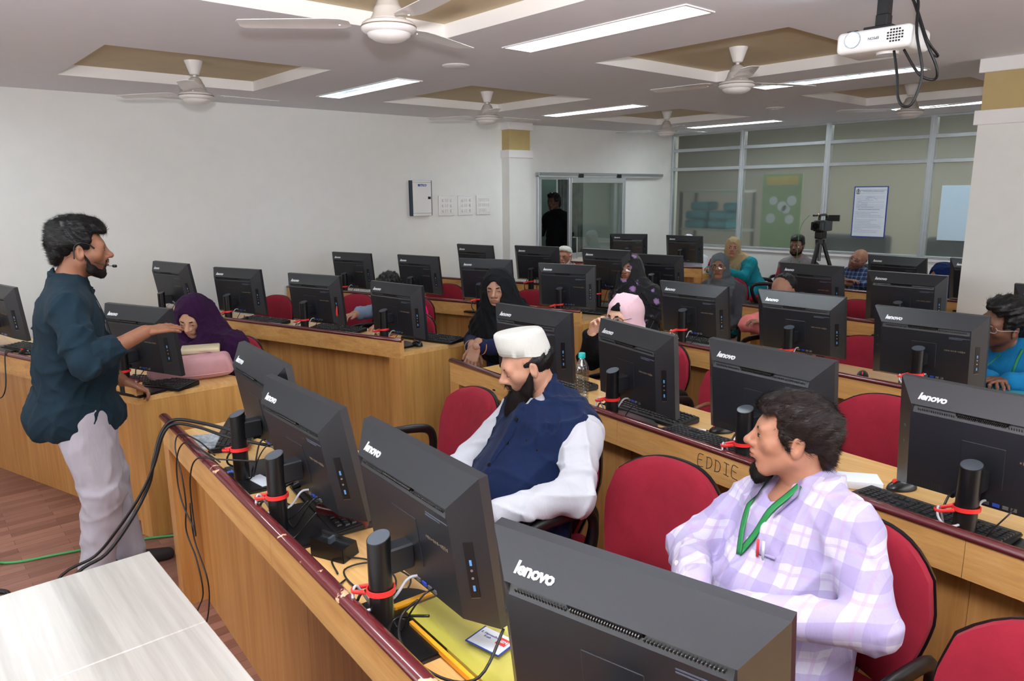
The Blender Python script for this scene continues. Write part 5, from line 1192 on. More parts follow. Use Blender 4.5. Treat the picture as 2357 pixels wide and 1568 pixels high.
# ---- head, about 0.23 high, origin in its middle, facing +y
def head_field(female=False, chin=1.0):
    f = F()
    f.ell((0, -0.016, 0.034), (0.075, 0.096, 0.080), 0.02)
    f.ell((0, 0.018, -0.022), (0.062, 0.072, 0.078), 0.03)
    for s in (-1, 1):
        f.cap((s * 0.054, 0.0, -0.045), (s * 0.022, 0.056, -0.090), 0.020, 0.017, 0.03)
        f.ell((s * 0.043, 0.052, -0.016), (0.021, 0.020, 0.018), 0.025)
    f.ell((0, 0.064, -0.094), (0.022, 0.019, 0.017), 0.025)
    f.cap((-0.036, 0.072, 0.022), (0.036, 0.072, 0.022), 0.013 if not female else 0.009, None, 0.025)
    for s in (-1, 1): f.ell((s * 0.031, 0.094, 0.003), (0.0185, 0.014, 0.0125), 0.014, '-')
    for s in (-1, 1): f.ell((s * 0.031, 0.069, 0.003), (0.0165, 0.0155, 0.0135), 0.008)
    f.cap((0, 0.080, 0.020), (0, 0.107, -0.018), 0.0075, 0.0105, 0.012)
    f.ell((0, 0.109, -0.023), (0.0125, 0.0125, 0.0110), 0.008)
    for s in (-1, 1): f.ell((s * 0.0145, 0.094, -0.027), (0.0085, 0.0125, 0.0085), 0.007)
    for s in (-1, 1): f.ell((s * 0.0070, 0.102, -0.0365), (0.0038, 0.006, 0.004), 0.004, '-')
    f.ell((0, 0.078, -0.055), (0.030, 0.017, 0.018), 0.02)
    f.ell((0, 0.0935, -0.0500), (0.0225, 0.0095, 0.0062), 0.005); f.ell((0, 0.0910, -0.0620), (0.0195, 0.0105, 0.0076), 0.005)
    f.box_((0, 0.101, -0.0558), (0.022, 0.006, 0.0004), 0.0009, 0.004, '-')
    f.ell((0, 0.090, -0.074), (0.018, 0.009, 0.006), 0.012, '-')
    for s in (-1, 1):
        R = Euler((0.12, 0.0, s * -0.35)).to_matrix(); R = np.array(R)
        f.ell((s * 0.077, -0.010, -0.006), (0.0085, 0.018, 0.031), 0.008, '+', R)
        f.ell((s * 0.087, -0.004, -0.002), (0.008, 0.0095, 0.017), 0.006, '-', R)
        f.ell((s * 0.0795, 0.001, -0.010), (0.004, 0.004, 0.006), 0.004)
    f.cap((0, -0.030, -0.050), (0, -0.050, -0.165), 0.052, 0.055, 0.03)
    return f
HEAD = {}
def head_mesh(fem=False):
    if fem not in HEAD:
        P, Q = head_field(fem).mesh(0.0030); HEAD[fem] = (smooth_v(P, Q, 1, 0.35), Q)
    return HEAD[fem]
def hand_mesh(curl, spread=1.0):
    key = ('hand', curl, spread)
    if key in HEAD: return HEAD[key]
    f = F(); kn = [(-0.031, 0.078), (-0.011, 0.086), (0.010, 0.085), (0.030, 0.078)]; ln = [0.058, 0.074, 0.080, 0.070]
    f.cap((0, -0.03, 0), (0, 0.01, 0), 0.026, 0.024, 0.02, fl=((0, 0, 1), 0.72))
    for i, (x, y) in enumerate(kn): f.cap((x * 0.55, 0.012, 0.0), (x, y, 0.001), 0.0135, 0.0105, 0.014, fl=((0, 0, 1), 0.85))
    for i, (x, y) in enumerate(kn):
        ang = R_(curl * (0.9 + 0.12 * (3 - i))); dx = (x / 0.031) * 0.12 * spread; p = np.array([x, y, 0.0]); a = ang * 0.5; r = 0.0090 - (0.0012 if i == 0 else 0)
        for s, fr in enumerate((0.46, 0.30, 0.24)):
            q = p + ln[i] * fr * np.array([dx, math.cos(a), -math.sin(a)]); f.cap(p, q, r, r - 0.0008, 0.0035); f.ell(p, (r + 0.0006,) * 3, 0.003); p = q; r -= 0.0008; a += ang
    f.cap((0.018, 0.016, -0.004), (0.044, 0.048, -0.010), 0.0150, 0.0115, 0.014); f.cap((0.044, 0.048, -0.010), (0.054, 0.074, -0.014), 0.0110, 0.0095, 0.004); f.cap((0.054, 0.074, -0.014), (0.055, 0.096, -0.018), 0.0095, 0.0078, 0.003)
    P, Q = f.mesh(0.0026); HEAD[key] = (P, Q); return HEAD[key]
def frame(fwd, up, mirror=False):
    y = unit(fwd); z = np.asarray(up, float); z = unit(z - y * (z @ y)); x = np.cross(y, z)
    return np.stack([-x if mirror else x, y, z], 1)
def place(P, Q, R, c, s=1.0):
    Pw = (P * s) @ R.T + np.array(c)
    if np.linalg.det(R) < 0: Q = Q[:, ::-1]
    return Pw, Q
def head_rot(face, pitch, roll, base=None):
    """face: compass angle of the nose (degrees, world); pitch > 0 looks down; roll > 0 tips the crown to the person's right"""
    a = R_(face - 90); Rz = np.array(Matrix.Rotation(a, 3, 'Z')); Rx = np.array(Matrix.Rotation(R_(-pitch), 3, 'X')); Ry = np.array(Matrix.Rotation(R_(roll), 3, 'Y'))
    return Rz @ Rx @ Ry
def skin_mat(name, col):
    t = NT(name); v = t.coords(); at = t.n('ShaderNodeAttribute', attribute_name='tone'); c = srgb(*col)
    nz = t.noise(v, 22, 5, 0.6); base = t.ramp(nz, [(0.3, tuple(x * 0.90 for x in c[:3])), (0.7, tuple(min(1, x * 1.07) for x in c[:3]))])
    t.set(color=t.mix(1.0, base, at.outputs['Color'], 'MULTIPLY'), rough=0.48, spec=0.42, sss=0.08)
    t.b.inputs['Subsurface Radius'].default_value = (0.012, 0.005, 0.003)
    t.bump(t.noise(v, 420, 3), 0.12, 0.0008); return t.m
def check_mat(name, base, c1, c2, scale=26.0, tint=0.5, rot=0.0):
    t = NT(name); v = t.coords((1, 1, 1), (0, 0, rot)); sp = t.n('ShaderNodeSeparateXYZ'); t.l(v, sp.inputs[0])
    def band(sock, k, ph, w0):
        m = t.n('ShaderNodeMath', operation='MULTIPLY_ADD'); t.l(sock, m.inputs[0]); m.inputs[1].default_value = k; m.inputs[2].default_value = ph
        fr = t.n('ShaderNodeMath', operation='FRACT'); t.l(m.outputs[0], fr.inputs[0]); x = t.n('ShaderNodeMath', operation='LESS_THAN'); t.l(fr.outputs[0], x.inputs[0]); x.inputs[1].default_value = w0; return x.outputs[0]
    ad = t.n('ShaderNodeMath', operation='ADD'); t.l(sp.outputs[0], ad.inputs[0]); t.l(sp.outputs[1], ad.inputs[1])
    a = band(sp.outputs[0], scale, 0.1, 0.48); b = band(sp.outputs[2], scale, 0.3, 0.48)
    a2 = band(sp.outputs[0], scale, 0.35, 0.08); b2 = band(sp.outputs[2], scale, 0.55, 0.08)
    def sc_(s, k): m = t.n('ShaderNodeMath', operation='MULTIPLY'); t.l(s, m.inputs[0]); m.inputs[1].default_value = k; return m.outputs[0]
    c = t.mix(sc_(a, tint), srgb(*base), srgb(*c1)); c = t.mix(sc_(b, tint), c, srgb(*c1)); c = t.mix(sc_(a2, 0.5), c, srgb(*c2)); c = t.mix(sc_(b2, 0.5), c, srgb(*c2))
    t.set(color=c, rough=0.85, spec=0.25, sheen=0.1)
    w2 = t.noise(t.coords((1, 1, 0.4)), 22.0, 3, 0.55, 0.6); t.bump(w2, 0.4, 0.012); return t.m
def floral_mat():
    t = NT('floral_scarf'); v = t.coords(); vo = t.n('ShaderNodeTexVoronoi'); t.l(v, vo.inputs['Vector']); vo.inputs['Scale'].default_value = 9.0
    n = t.noise(v, 45, 3, 0.6); ad = t.n('ShaderNodeMath', operation='MULTIPLY_ADD'); t.l(n, ad.inputs[0]); ad.inputs[1].default_value = 0.45; t.l(vo.outputs['Distance'], ad.inputs[2])
    t.set(color=t.ramp(ad.outputs[0], [(0.0, srgb(206, 170, 218)), (0.44, srgb(160, 122, 180)), (0.50, srgb(70, 58, 84)), (0.53, srgb(18, 18, 24))]), rough=0.75, sheen=0.2); t.bump(t.noise(t.coords((1, 1, 0.4)), 25, 3), 0.4, 0.01); return t.m
def stripe_mat(name, a, b, k=60.0, w0=0.08):
    t = NT(name); v = t.coords(); sp = t.n('ShaderNodeSeparateXYZ'); t.l(v, sp.inputs[0]); m = t.n('ShaderNodeMath', operation='MULTIPLY'); t.l(sp.outputs[0], m.inputs[0]); m.inputs[1].default_value = k
    fr = t.n('ShaderNodeMath', operation='FRACT'); t.l(m.outputs[0], fr.inputs[0]); x = t.n('ShaderNodeMath', operation='LESS_THAN'); t.l(fr.outputs[0], x.inputs[0]); x.inputs[1].default_value = w0
    t.set(color=t.mix(x.outputs[0], srgb(*a), srgb(*b)), rough=0.85); t.bump(t.noise(v, 22, 3), 0.4, 0.012); return t.m
M['hair'] = plain('black_hair', (17, 15, 16), 0.42, var=0.15, spec=0.35); M['hairb'] = plain('brown_black_hair', (38, 28, 25), 0.45, var=0.25, spec=0.3)
M['hairg'] = plain('grey_beard_hair', (190, 186, 180), 0.6, var=0.1); M['beard'] = plain('black_beard', (27, 22, 20), 0.62, var=0.2, spec=0.15)
M['eyew'] = plain('eye_white', (205, 198, 192), 0.2, var=0); M['iris'] = plain('eye_iris', (36, 22, 16), 0.12, var=0)
M['frame'] = plain('spectacle_frame_dark', (28, 26, 30), 0.3, var=0); M['framec'] = plain('spectacle_frame_clear', (176, 170, 180), 0.25, var=0)
M['lan'] = plain('green_lanyard', (28, 128, 66), 0.5, var=0.04); M['kufi'] = fabric('white_cap_cloth', (212, 212, 206), 0.9, 0.02, 300)

def folds(seed, amp, fx=1.0, dirv=(1, 0.3, 0.5)):
    rg = np.random.default_rng(seed); W = [(rg.normal(0, 1, 3) * np.array([1, 1, 0.9]), rg.uniform(26, 78), rg.uniform(0, 6), rg.normal(0, 1, 3) * 11) for _ in range(9)]
    def f(x, y, z):
        o = 0
        for v, k, ph, m in W:
            v = unit(v) * k * fx; q = v[0] * x + v[1] * y + v[2] * z + ph + 1.5 * np.sin(x * 11 + z * 8 + ph) + 1.2 * np.sin(y * 13 - z * 6 + ph * 2)
            mk = np.clip(np.sin(m[0] * x + m[1] * y + m[2] * z + ph * 3) * 1.6, 0, 1)
            o = o + (1 - np.abs(np.sin(q * 0.5))) ** 3.0 * mk * (40.0 / k) ** 0.7
        return -amp * 1.7 * o
    return f
def torso(f, P, N, face, infl=0.0, girth=1.0, belly=1.0, shw=0.17, k=0.05, sh=None):
    P = np.array(P, float); N = np.array(N, float); fw = np.array([math.cos(R_(face)), math.sin(R_(face)), 0]); up = unit(N - P); fw = unit(fw - up * (fw @ up)); rt = np.cross(fw, up); Rm = np.stack([rt, fw, up], 1)
    g = girth
    f.ell(P + up * 0.05, (0.165 * g + infl, 0.125 * g + infl, 0.13 + infl), k, '+', Rm)
    f.ell(P + (N - P) * 0.36 + fw * 0.015 * belly, (0.150 * g + infl, 0.115 * g * belly + infl, 0.15 + infl), k, '+', Rm)
    f.ell(P + (N - P) * 0.68, (0.155 * g + infl, 0.108 * g + infl, 0.17 + infl), k, '+', Rm)
    S = [np.array(sh[0], float), np.array(sh[1], float)] if sh is not None else [N - up * 0.075 + rt * shw, N - up * 0.075 - rt * shw]   # right, left
    f.cap(S[0] * 0.9 + S[1] * 0.1, S[1] * 0.9 + S[0] * 0.1, 0.058 + infl, None, k)
    for s in S: f.cap(N + up * 0.015 - rt * 0, s * 0.85 + N * 0.15, 0.045 + infl, 0.050 + infl, 0.04)
    return S, Rm, up, fw, rt
def arm(f, S, E, Wr, infl=0.0, k=0.03, r=(0.056, 0.045, 0.042, 0.029), end=1.0):
    E = np.array(E, float); Wr = np.array(Wr, float)
    f.cap(S, E, r[0] + infl, r[1] + infl, k); f.cap(E, E + (Wr - E) * end, r[2] + infl, r[3] + infl + (0.004 if infl else 0), k * 0.8)

def eyes_brows(t, R, c, s, openness=1.0, brow='hair', yaw_iris=0.0):
    for sd in (-1, 1):
        if openness > 0.05:
            b = BM(); bmesh.ops.create_uvsphere(b, u_segments=20, v_segments=12, radius=1.0)
            for v in b.verts: v.co = Vector((v.co.x * 0.0135, v.co.y * 0.0100, v.co.z * 0.0052 * openness))
            for v in b.verts: v.co.z += -0.0015 * (v.co.x / 0.0135) * sd * -1
            Rm = Matrix([list(r) for r in R]); e0 = np.array([sd * 0.031, 0.0772, 0.0035]) * s
            mt = Matrix.Translation(Vector((R @ e0) + c)) @ Rm.to_4x4() @ Matrix.Rotation(sd * -0.30, 4, 'Z') @ Matrix.Scale(s, 4)
            bmesh.ops.transform(b, matrix=Matrix.Translation(-t.location) @ mt, verts=b.verts[:]); e = obj('eye', b, M['eyew'], t, smooth=True)
            b = BM(); cyl(b, (yaw_iris, 0.0090, 0.0), 0.0056, 0.003, 16, rot=(PI / 2, 0, 0)); bmesh.ops.scale(b, vec=(1, 1, min(1, 0.9 * openness)), verts=b.verts[:])
            bmesh.ops.transform(b, matrix=Matrix.Translation(-t.location) @ mt, verts=b.verts[:]); obj('iris', b, M['iris'], e)
        # lash line and eyebrow
        for (pts, r, fl_, nm, mt_) in (([(0.0165, 0.079, 0.002), (0.024, 0.0865, 0.0072 * max(openness, -0.2) if openness > 0.05 else -0.003), (0.033, 0.087, 0.0085 * openness if openness > 0.05 else -0.0045), (0.042, 0.080, 0.0055 * openness if openness > 0.05 else -0.003), (0.0475, 0.073, 0.001)], 0.0011, 0.0011, 'lash', 'hair'),
                                       ([(0.012, 0.0865, 0.0205), (0.022, 0.0890, 0.0235), (0.034, 0.0845, 0.0255), (0.045, 0.0745, 0.0235), (0.052, 0.066, 0.0185)], 0.0038, 0.0018, 'eyebrow', brow)):
            b = BM(); P = [Vector(tuple((R @ (np.array((sd * p[0], p[1], p[2])) * s)) + c)) - t.location for p in pts]; tube(b, P, [r * 0.6 * s, r * s, r * s, r * 0.8 * s, r * 0.3 * s], 6, 5, flat=fl_ * s, up=tuple(R[:, 1])); obj(nm, b, M[mt_], t, smooth=True)
def glasses(t, R, c, s, mat='frame', shape='round'):
    def W(p): return Vector(tuple((R @ (np.array(p) * s)) + c)) - t.location
    b = BM()
    for sd in (-1, 1):
        n = 20; ex = 2.0 if shape == 'round' else 3.2; ring_ = []
        for i in range(n):
            a = 2 * PI * i / n; ca, sa = math.cos(a), math.sin(a); rx, rz = 0.025, (0.021 if shape == 'round' else 0.0165)
            x = rx * math.copysign(abs(ca) ** (2 / ex), ca); z = rz * math.copysign(abs(sa) ** (2 / ex), sa); ring_.append((sd * 0.032 + x, 0.0985 - 10 * (abs(sd * 0.032 + x)) ** 2 * 0.9, 0.0 + z))
        tube(b, [W(p) for p in ring_], 0.0016 * s, 6, 1, closed=True)
        tube(b, [W((sd * 0.057, 0.072, 0.006)), W((sd * 0.071, 0.055, 0.008)), W((sd * 0.081, 0.0, 0.010)), W((sd * 0.080, -0.022, 0.0)), ], 0.0015 * s, 6, 3)
        lb = BM(); vs = [lb.verts.new(W(p)) for p in ring_]; lb.faces.new(vs); glasses.l.append(lb)
    tube(b, [W((-0.009, 0.0975, 0.004)), W((0, 0.1005, 0.006)), W((0.009, 0.0975, 0.004))], 0.0016 * s, 6, 3)
    g = obj('glasses', b, M[mat], t, smooth=True)
    for lb in glasses.l: obj('lens', lb, M['lens'], g)
    glasses.l = []
glasses.l = []
def kufi(t, R, c, s, h=0.085, tall=True, ext=(0.0805, 0.0995), z0=0.046, slope=-0.32):
    def W(p): return Vector(tuple((R @ (np.array(p) * s)) + c)) - t.location
    b = BM(); N = 40; rings = []
    prof = [(0.985, -0.002, 0), (1.0, 0.0, 0), (1.0, 0.4, 0), (0.97, 0.8, 0), (0.93, 0.93, 0), (0.86, 0.99, 0), (0.5, 1.02, 0), (0.0, 1.03, 0)] if tall else [(0.985, -0.002, 0), (1.0, 0.0, 0), (0.99, 0.35, 0), (0.86, 0.68, 0), (0.62, 0.90, 0), (0.3, 1.0, 0), (0, 1.02, 0)]
    for (r, zz, _) in prof:
        row = []
        for i in range(N):
            a = 2 * PI * i / N; x = ext[0] * r * math.cos(a); y = -0.016 + ext[1] * r * math.sin(a)
            row.append(b.verts.new(W((x, y, z0 + h * zz + slope * (y + 0.016) * -1 * (1 - 0.35 * zz) + 0.0016 * math.sin(9 * a + 8 * zz) * (1 if zz < 0.9 else 0)))))
        rings.append(row)
    for A, B in zip(rings, rings[1:]):
        for i in range(N): b.faces.new((A[i], A[(i + 1) % N], B[(i + 1) % N], B[i]))
    bmesh.ops.remove_doubles(b, verts=b.verts[:], dist=1e-5)
    o = obj('cap', b, M['kufi'], t, smooth=True, angle=75)
    b = BM(); tube(b, [W((ext[0] * 1.004 * math.cos(a), -0.016 + ext[1] * 1.004 * math.sin(a), z0 + 0.014 + slope * -1 * ext[1] * math.sin(a))) for a in [2 * PI * i / 32 for i in range(32)]], 0.0006 * s, 5, 1, closed=True); obj('stitching', b, M['kufi'], o, smooth=True)
HS = {}
def hair_field(style):
    f = F(); n = lambda x, y, z: -0.0014 * np.sin(x * 210 + y * 90) * np.sin(z * 160 + y * 120) - 0.0012 * np.sin(y * 150 + z * 80 + x * 60)
    if style == 'pompadour':
        f.ell((0, -0.018, 0.040), (0.081, 0.102, 0.088), 0.02); f.ell((0, 0.030, 0.098), (0.062, 0.066, 0.040), 0.03); f.ell((0, -0.03, 0.10), (0.066, 0.078, 0.042), 0.03); f.cap((-0.03, 0.078, 0.078), (0.03, 0.078, 0.078), 0.022, None, 0.02); f.ell((0, -0.085, -0.01), (0.055, 0.026, 0.055), 0.03)
        f.box_((0, 0.125, -0.02), (0.12, 0.075, 0.078), 0.01, 0.012, '-'); f.box_((0, 0.03, -0.09), (0.12, 0.055, 0.075), 0.01, 0.012, '-'); f.box_((0, -0.1, -0.14), (0.12, 0.09, 0.065), 0.01, 0.012, '-')
    elif style == 'swept':
        f.ell((0, -0.020, 0.038), (0.081, 0.103, 0.087), 0.02); f.ell((0.0, 0.020, 0.088), (0.062, 0.068, 0.032), 0.03); f.cap((-0.04, 0.070, 0.080), (0.03, 0.080, 0.076), 0.017, 0.013, 0.02); f.ell((0, -0.092, -0.02), (0.058, 0.024, 0.055), 0.03)
        f.box_((0, 0.130, -0.012), (0.12, 0.075, 0.070), 0.008, 0.012, '-'); f.box_((0, 0.045, -0.085), (0.12, 0.055, 0.075), 0.01, 0.012, '-'); f.box_((0, -0.1, -0.155), (0.12, 0.10, 0.065), 0.01, 0.012, '-')
        f.cap((0.074, 0.03, 0.02), (0.076, 0.018, -0.012), 0.008, 0.005, 0.01); f.cap((-0.074, 0.03, 0.02), (-0.076, 0.018, -0.012), 0.008, 0.005, 0.01)
    elif style == 'undercap':
        f.ell((0, -0.024, 0.018), (0.079, 0.097, 0.072), 0.02); f.box_((0, 0.0, 0.14), (0.12, 0.2, 0.075), 0.005, 0.01, '-'); f.box_((0, 0.125, 0.0), (0.12, 0.085, 0.10), 0.01, 0.012, '-'); f.box_((0, 0.04, -0.085), (0.12, 0.05, 0.075), 0.01, 0.012, '-'); f.box_((0, -0.1, -0.15), (0.12, 0.10, 0.075), 0.01, 0.012, '-')
    elif style == 'receding':
        f.ell((0, -0.028, 0.036), (0.079, 0.096, 0.086), 0.02); f.box_((0, 0.120, 0.03), (0.12, 0.088, 0.095), 0.02, 0.02, '-'); f.box_((0, 0.04, -0.085), (0.12, 0.045, 0.085), 0.01, 0.012, '-'); f.box_((0, -0.1, -0.15), (0.12, 0.10, 0.075), 0.01, 0.012, '-')
    elif style == 'bald':
        f.ell((0, -0.026, 0.010), (0.079, 0.094, 0.055), 0.02); f.box_((0, 0.110, 0.0), (0.12, 0.09, 0.10), 0.01, 0.012, '-'); f.box_((0, -0.1, -0.13), (0.12, 0.12, 0.075), 0.01, 0.012, '-'); f.ell((0, -0.01, 0.07), (0.06, 0.075, 0.05), 0.02, '-')
    else:   # curly / full
        f.ell((0, -0.018, 0.046), (0.087, 0.108, 0.096), 0.02); f.ell((0, 0.03, 0.105), (0.068, 0.070, 0.036), 0.03); f.ell((0, -0.088, -0.025), (0.062, 0.032, 0.065), 0.03)
        f.box_((0, 0.130, -0.010), (0.12, 0.072, 0.076), 0.008, 0.012, '-'); f.box_((0, 0.050, -0.085), (0.12, 0.060, 0.075), 0.01, 0.012, '-'); f.box_((0, -0.1, -0.17), (0.12, 0.10, 0.065), 0.01, 0.012, '-')
        n = lambda x, y, z: -0.0045 * np.sin(x * 130 + 2 * np.sin(z * 60)) * np.sin(z * 120 + y * 40) - 0.003 * np.sin(y * 140 + x * 70)
    return f, n
def hair(t, R, c, s, style, mat='hair', nst=2500, L=0.024):
    if style not in HS: f, n = hair_field(style); P, Q = f.mesh(0.0045, n); HS[style] = (P, Q, normals(P, Q))
    P, Q, N = HS[style]; L = 0.011 if style == 'undercap' else L
    ex = strands(P, N, nst, L, 0.0007, lambda p: np.stack([0.5 * np.sin(p[:, 2] * 50 + p[:, 0] * 30), -0.9 + 0 * p[:, 0], 0.15 - 6 * np.maximum(0.03 - p[:, 2], 0)], 1), 0.55, 0.28, 3) if nst else None
    Pw = (P * s) @ R.T + c
    o = build('hair', Pw, Q, M[mat], t, extra=None if ex is None else ((ex[0] * s) @ R.T + c, ex[1])); return o
def beard(t, R, c, s, kind, mat='beard', nst=2500):
    f = F()
    if kind == 'long':
        for sd in (-1, 1): f.cap((sd * 0.070, -0.002, -0.015), (sd * 0.052, 0.035, -0.072), 0.010, 0.024, 0.02)
        f.ell((0, 0.066, -0.108), (0.054, 0.044, 0.045), 0.03); f.ell((0, 0.098, -0.150), (0.046, 0.040, 0.052), 0.03); f.ell((0, 0.118, -0.182), (0.030, 0.028, 0.035), 0.03)
        f.cap((-0.022, 0.090, -0.044), (0, 0.098, -0.041), 0.0045, 0.005, 0.005); f.cap((0.022, 0.090, -0.044), (0, 0.098, -0.041), 0.0045, 0.005, 0.005)
        for sd in (-1, 1): f.cap((sd * 0.024, 0.088, -0.046), (sd * 0.028, 0.082, -0.078), 0.005, 0.009, 0.01)
        f.ell((0, 0.100, -0.055), (0.020, 0.012, 0.012), 0.004, '-')
    elif kind == 'goatee':
        f.ell((0, 0.072, -0.098), (0.024, 0.018, 0.018), 0.02); f.ell((0, 0.072, -0.117), (0.021, 0.018, 0.024), 0.02); f.ell((0, 0.060, -0.108), (0.026, 0.028, 0.016), 0.02)
    elif kind == 'short':
        for sd in (-1, 1): f.cap((sd * 0.067, 0.0, -0.012), (sd * 0.055, 0.026, -0.072), 0.009, 0.017, 0.012); f.cap((sd * 0.050, 0.032, -0.076), (sd * 0.018, 0.064, -0.096), 0.019, 0.020, 0.012)
        f.ell((0, 0.070, -0.098), (0.024, 0.018, 0.016), 0.015); f.cap((-0.022, 0.089, -0.044), (0, 0.0965, -0.041), 0.0035, 0.004, 0.005); f.cap((0.022, 0.089, -0.044), (0, 0.0965, -0.041), 0.0035, 0.004, 0.005)
        for sd in (-1, 1): f.cap((sd * 0.026, 0.085, -0.048), (sd * 0.027, 0.078, -0.085), 0.0045, 0.007, 0.008)
        f.ell((0, 0.100, -0.057), (0.021, 0.014, 0.010), 0.004, '-')
    P, Q = f.mesh(0.0042, lambda x, y, z: -0.0015 * np.sin(x * 300) * np.sin(z * 260 + y * 200)); N = normals(P, Q)
    ex = strands(P, N, nst, 0.020 if kind == 'long' else 0.008, 0.0006, lambda p: np.stack([p[:, 0] * 4, 0.25 + 0 * p[:, 0], -1 + 0 * p[:, 0]], 1), 0.55, 0.25, 5)
    return build('beard', (P * s) @ R.T + c, Q, M[mat], t, extra=((ex[0] * s) @ R.T + c, ex[1]))
def hijab(t, R, c, s, mat, neck, sh, face, drop=0.0, seed=1, h=0.0055, loose=0.0, amp=0.0035, open_=(0.054, 0.085)):
    """headscarf: shell round the head with an opening for the face, falling over neck and shoulders"""
    W = lambda p: (R @ (np.array(p) * s)) + c
    f = F(); l = loose
    f.ell(W((0, -0.022, 0.034)), (0.087 * s + l, 0.108 * s + l, 0.094 * s + l), 0.03, '+', R)
    f.ell(W((0, -0.012, -0.040)), (0.082 * s + l, 0.092 * s + l, 0.092 * s), 0.03, '+', R)
    nk = np.array(neck, float); f.cap(W((0, -0.03, -0.09)), nk + np.array([0, 0, 0.01]), 0.080, 0.088, 0.05)
    fw = np.array([math.cos(R_(face)), math.sin(R_(face)), 0]); S = [np.array(q, float) for q in sh]
    kk = 0.92 if drop > 0.15 else 0.66
    for q in S: f.cap(nk + np.array([0, 0, -0.015]), q * kk + nk * (1 - kk) + np.array([0, 0, 0.005]), 0.075, 0.072, 0.06)
    if 0 < drop <= 0.15: m = (S[0] + S[1]) / 2; f.ell(m + fw * 0.05 + np.array([0, 0, -drop * 0.3]), (0.12, 0.10, drop), 0.08)
    if drop > 0.15:
        m = (S[0] + S[1]) / 2; f.ell(m + fw * 0.035 + np.array([0, 0, -drop * 0.45]), (0.185, 0.135, drop * 0.72), 0.10)
        for q in S: f.cap(q, q + np.array([0, 0, -drop * 0.75]) + (q - m) * 0.12, 0.076, 0.080, 0.09)
        if drop > 0.15: f.cap(W((0, -0.03, -0.05)), m + fw * 0.03 + np.array([0, 0, -drop * 0.5]), 0.10, 0.17, 0.10)
    f.ell(W((0, 0.105, -0.012)), (open_[0] * s, 0.085 * s, open_[1] * s), 0.008, '-', R)
    P, Q = f.mesh(h, folds(seed, amp, 1.3)); P = smooth_v(P, Q, 1)
    return build('headscarf', P, Q, mat, t)

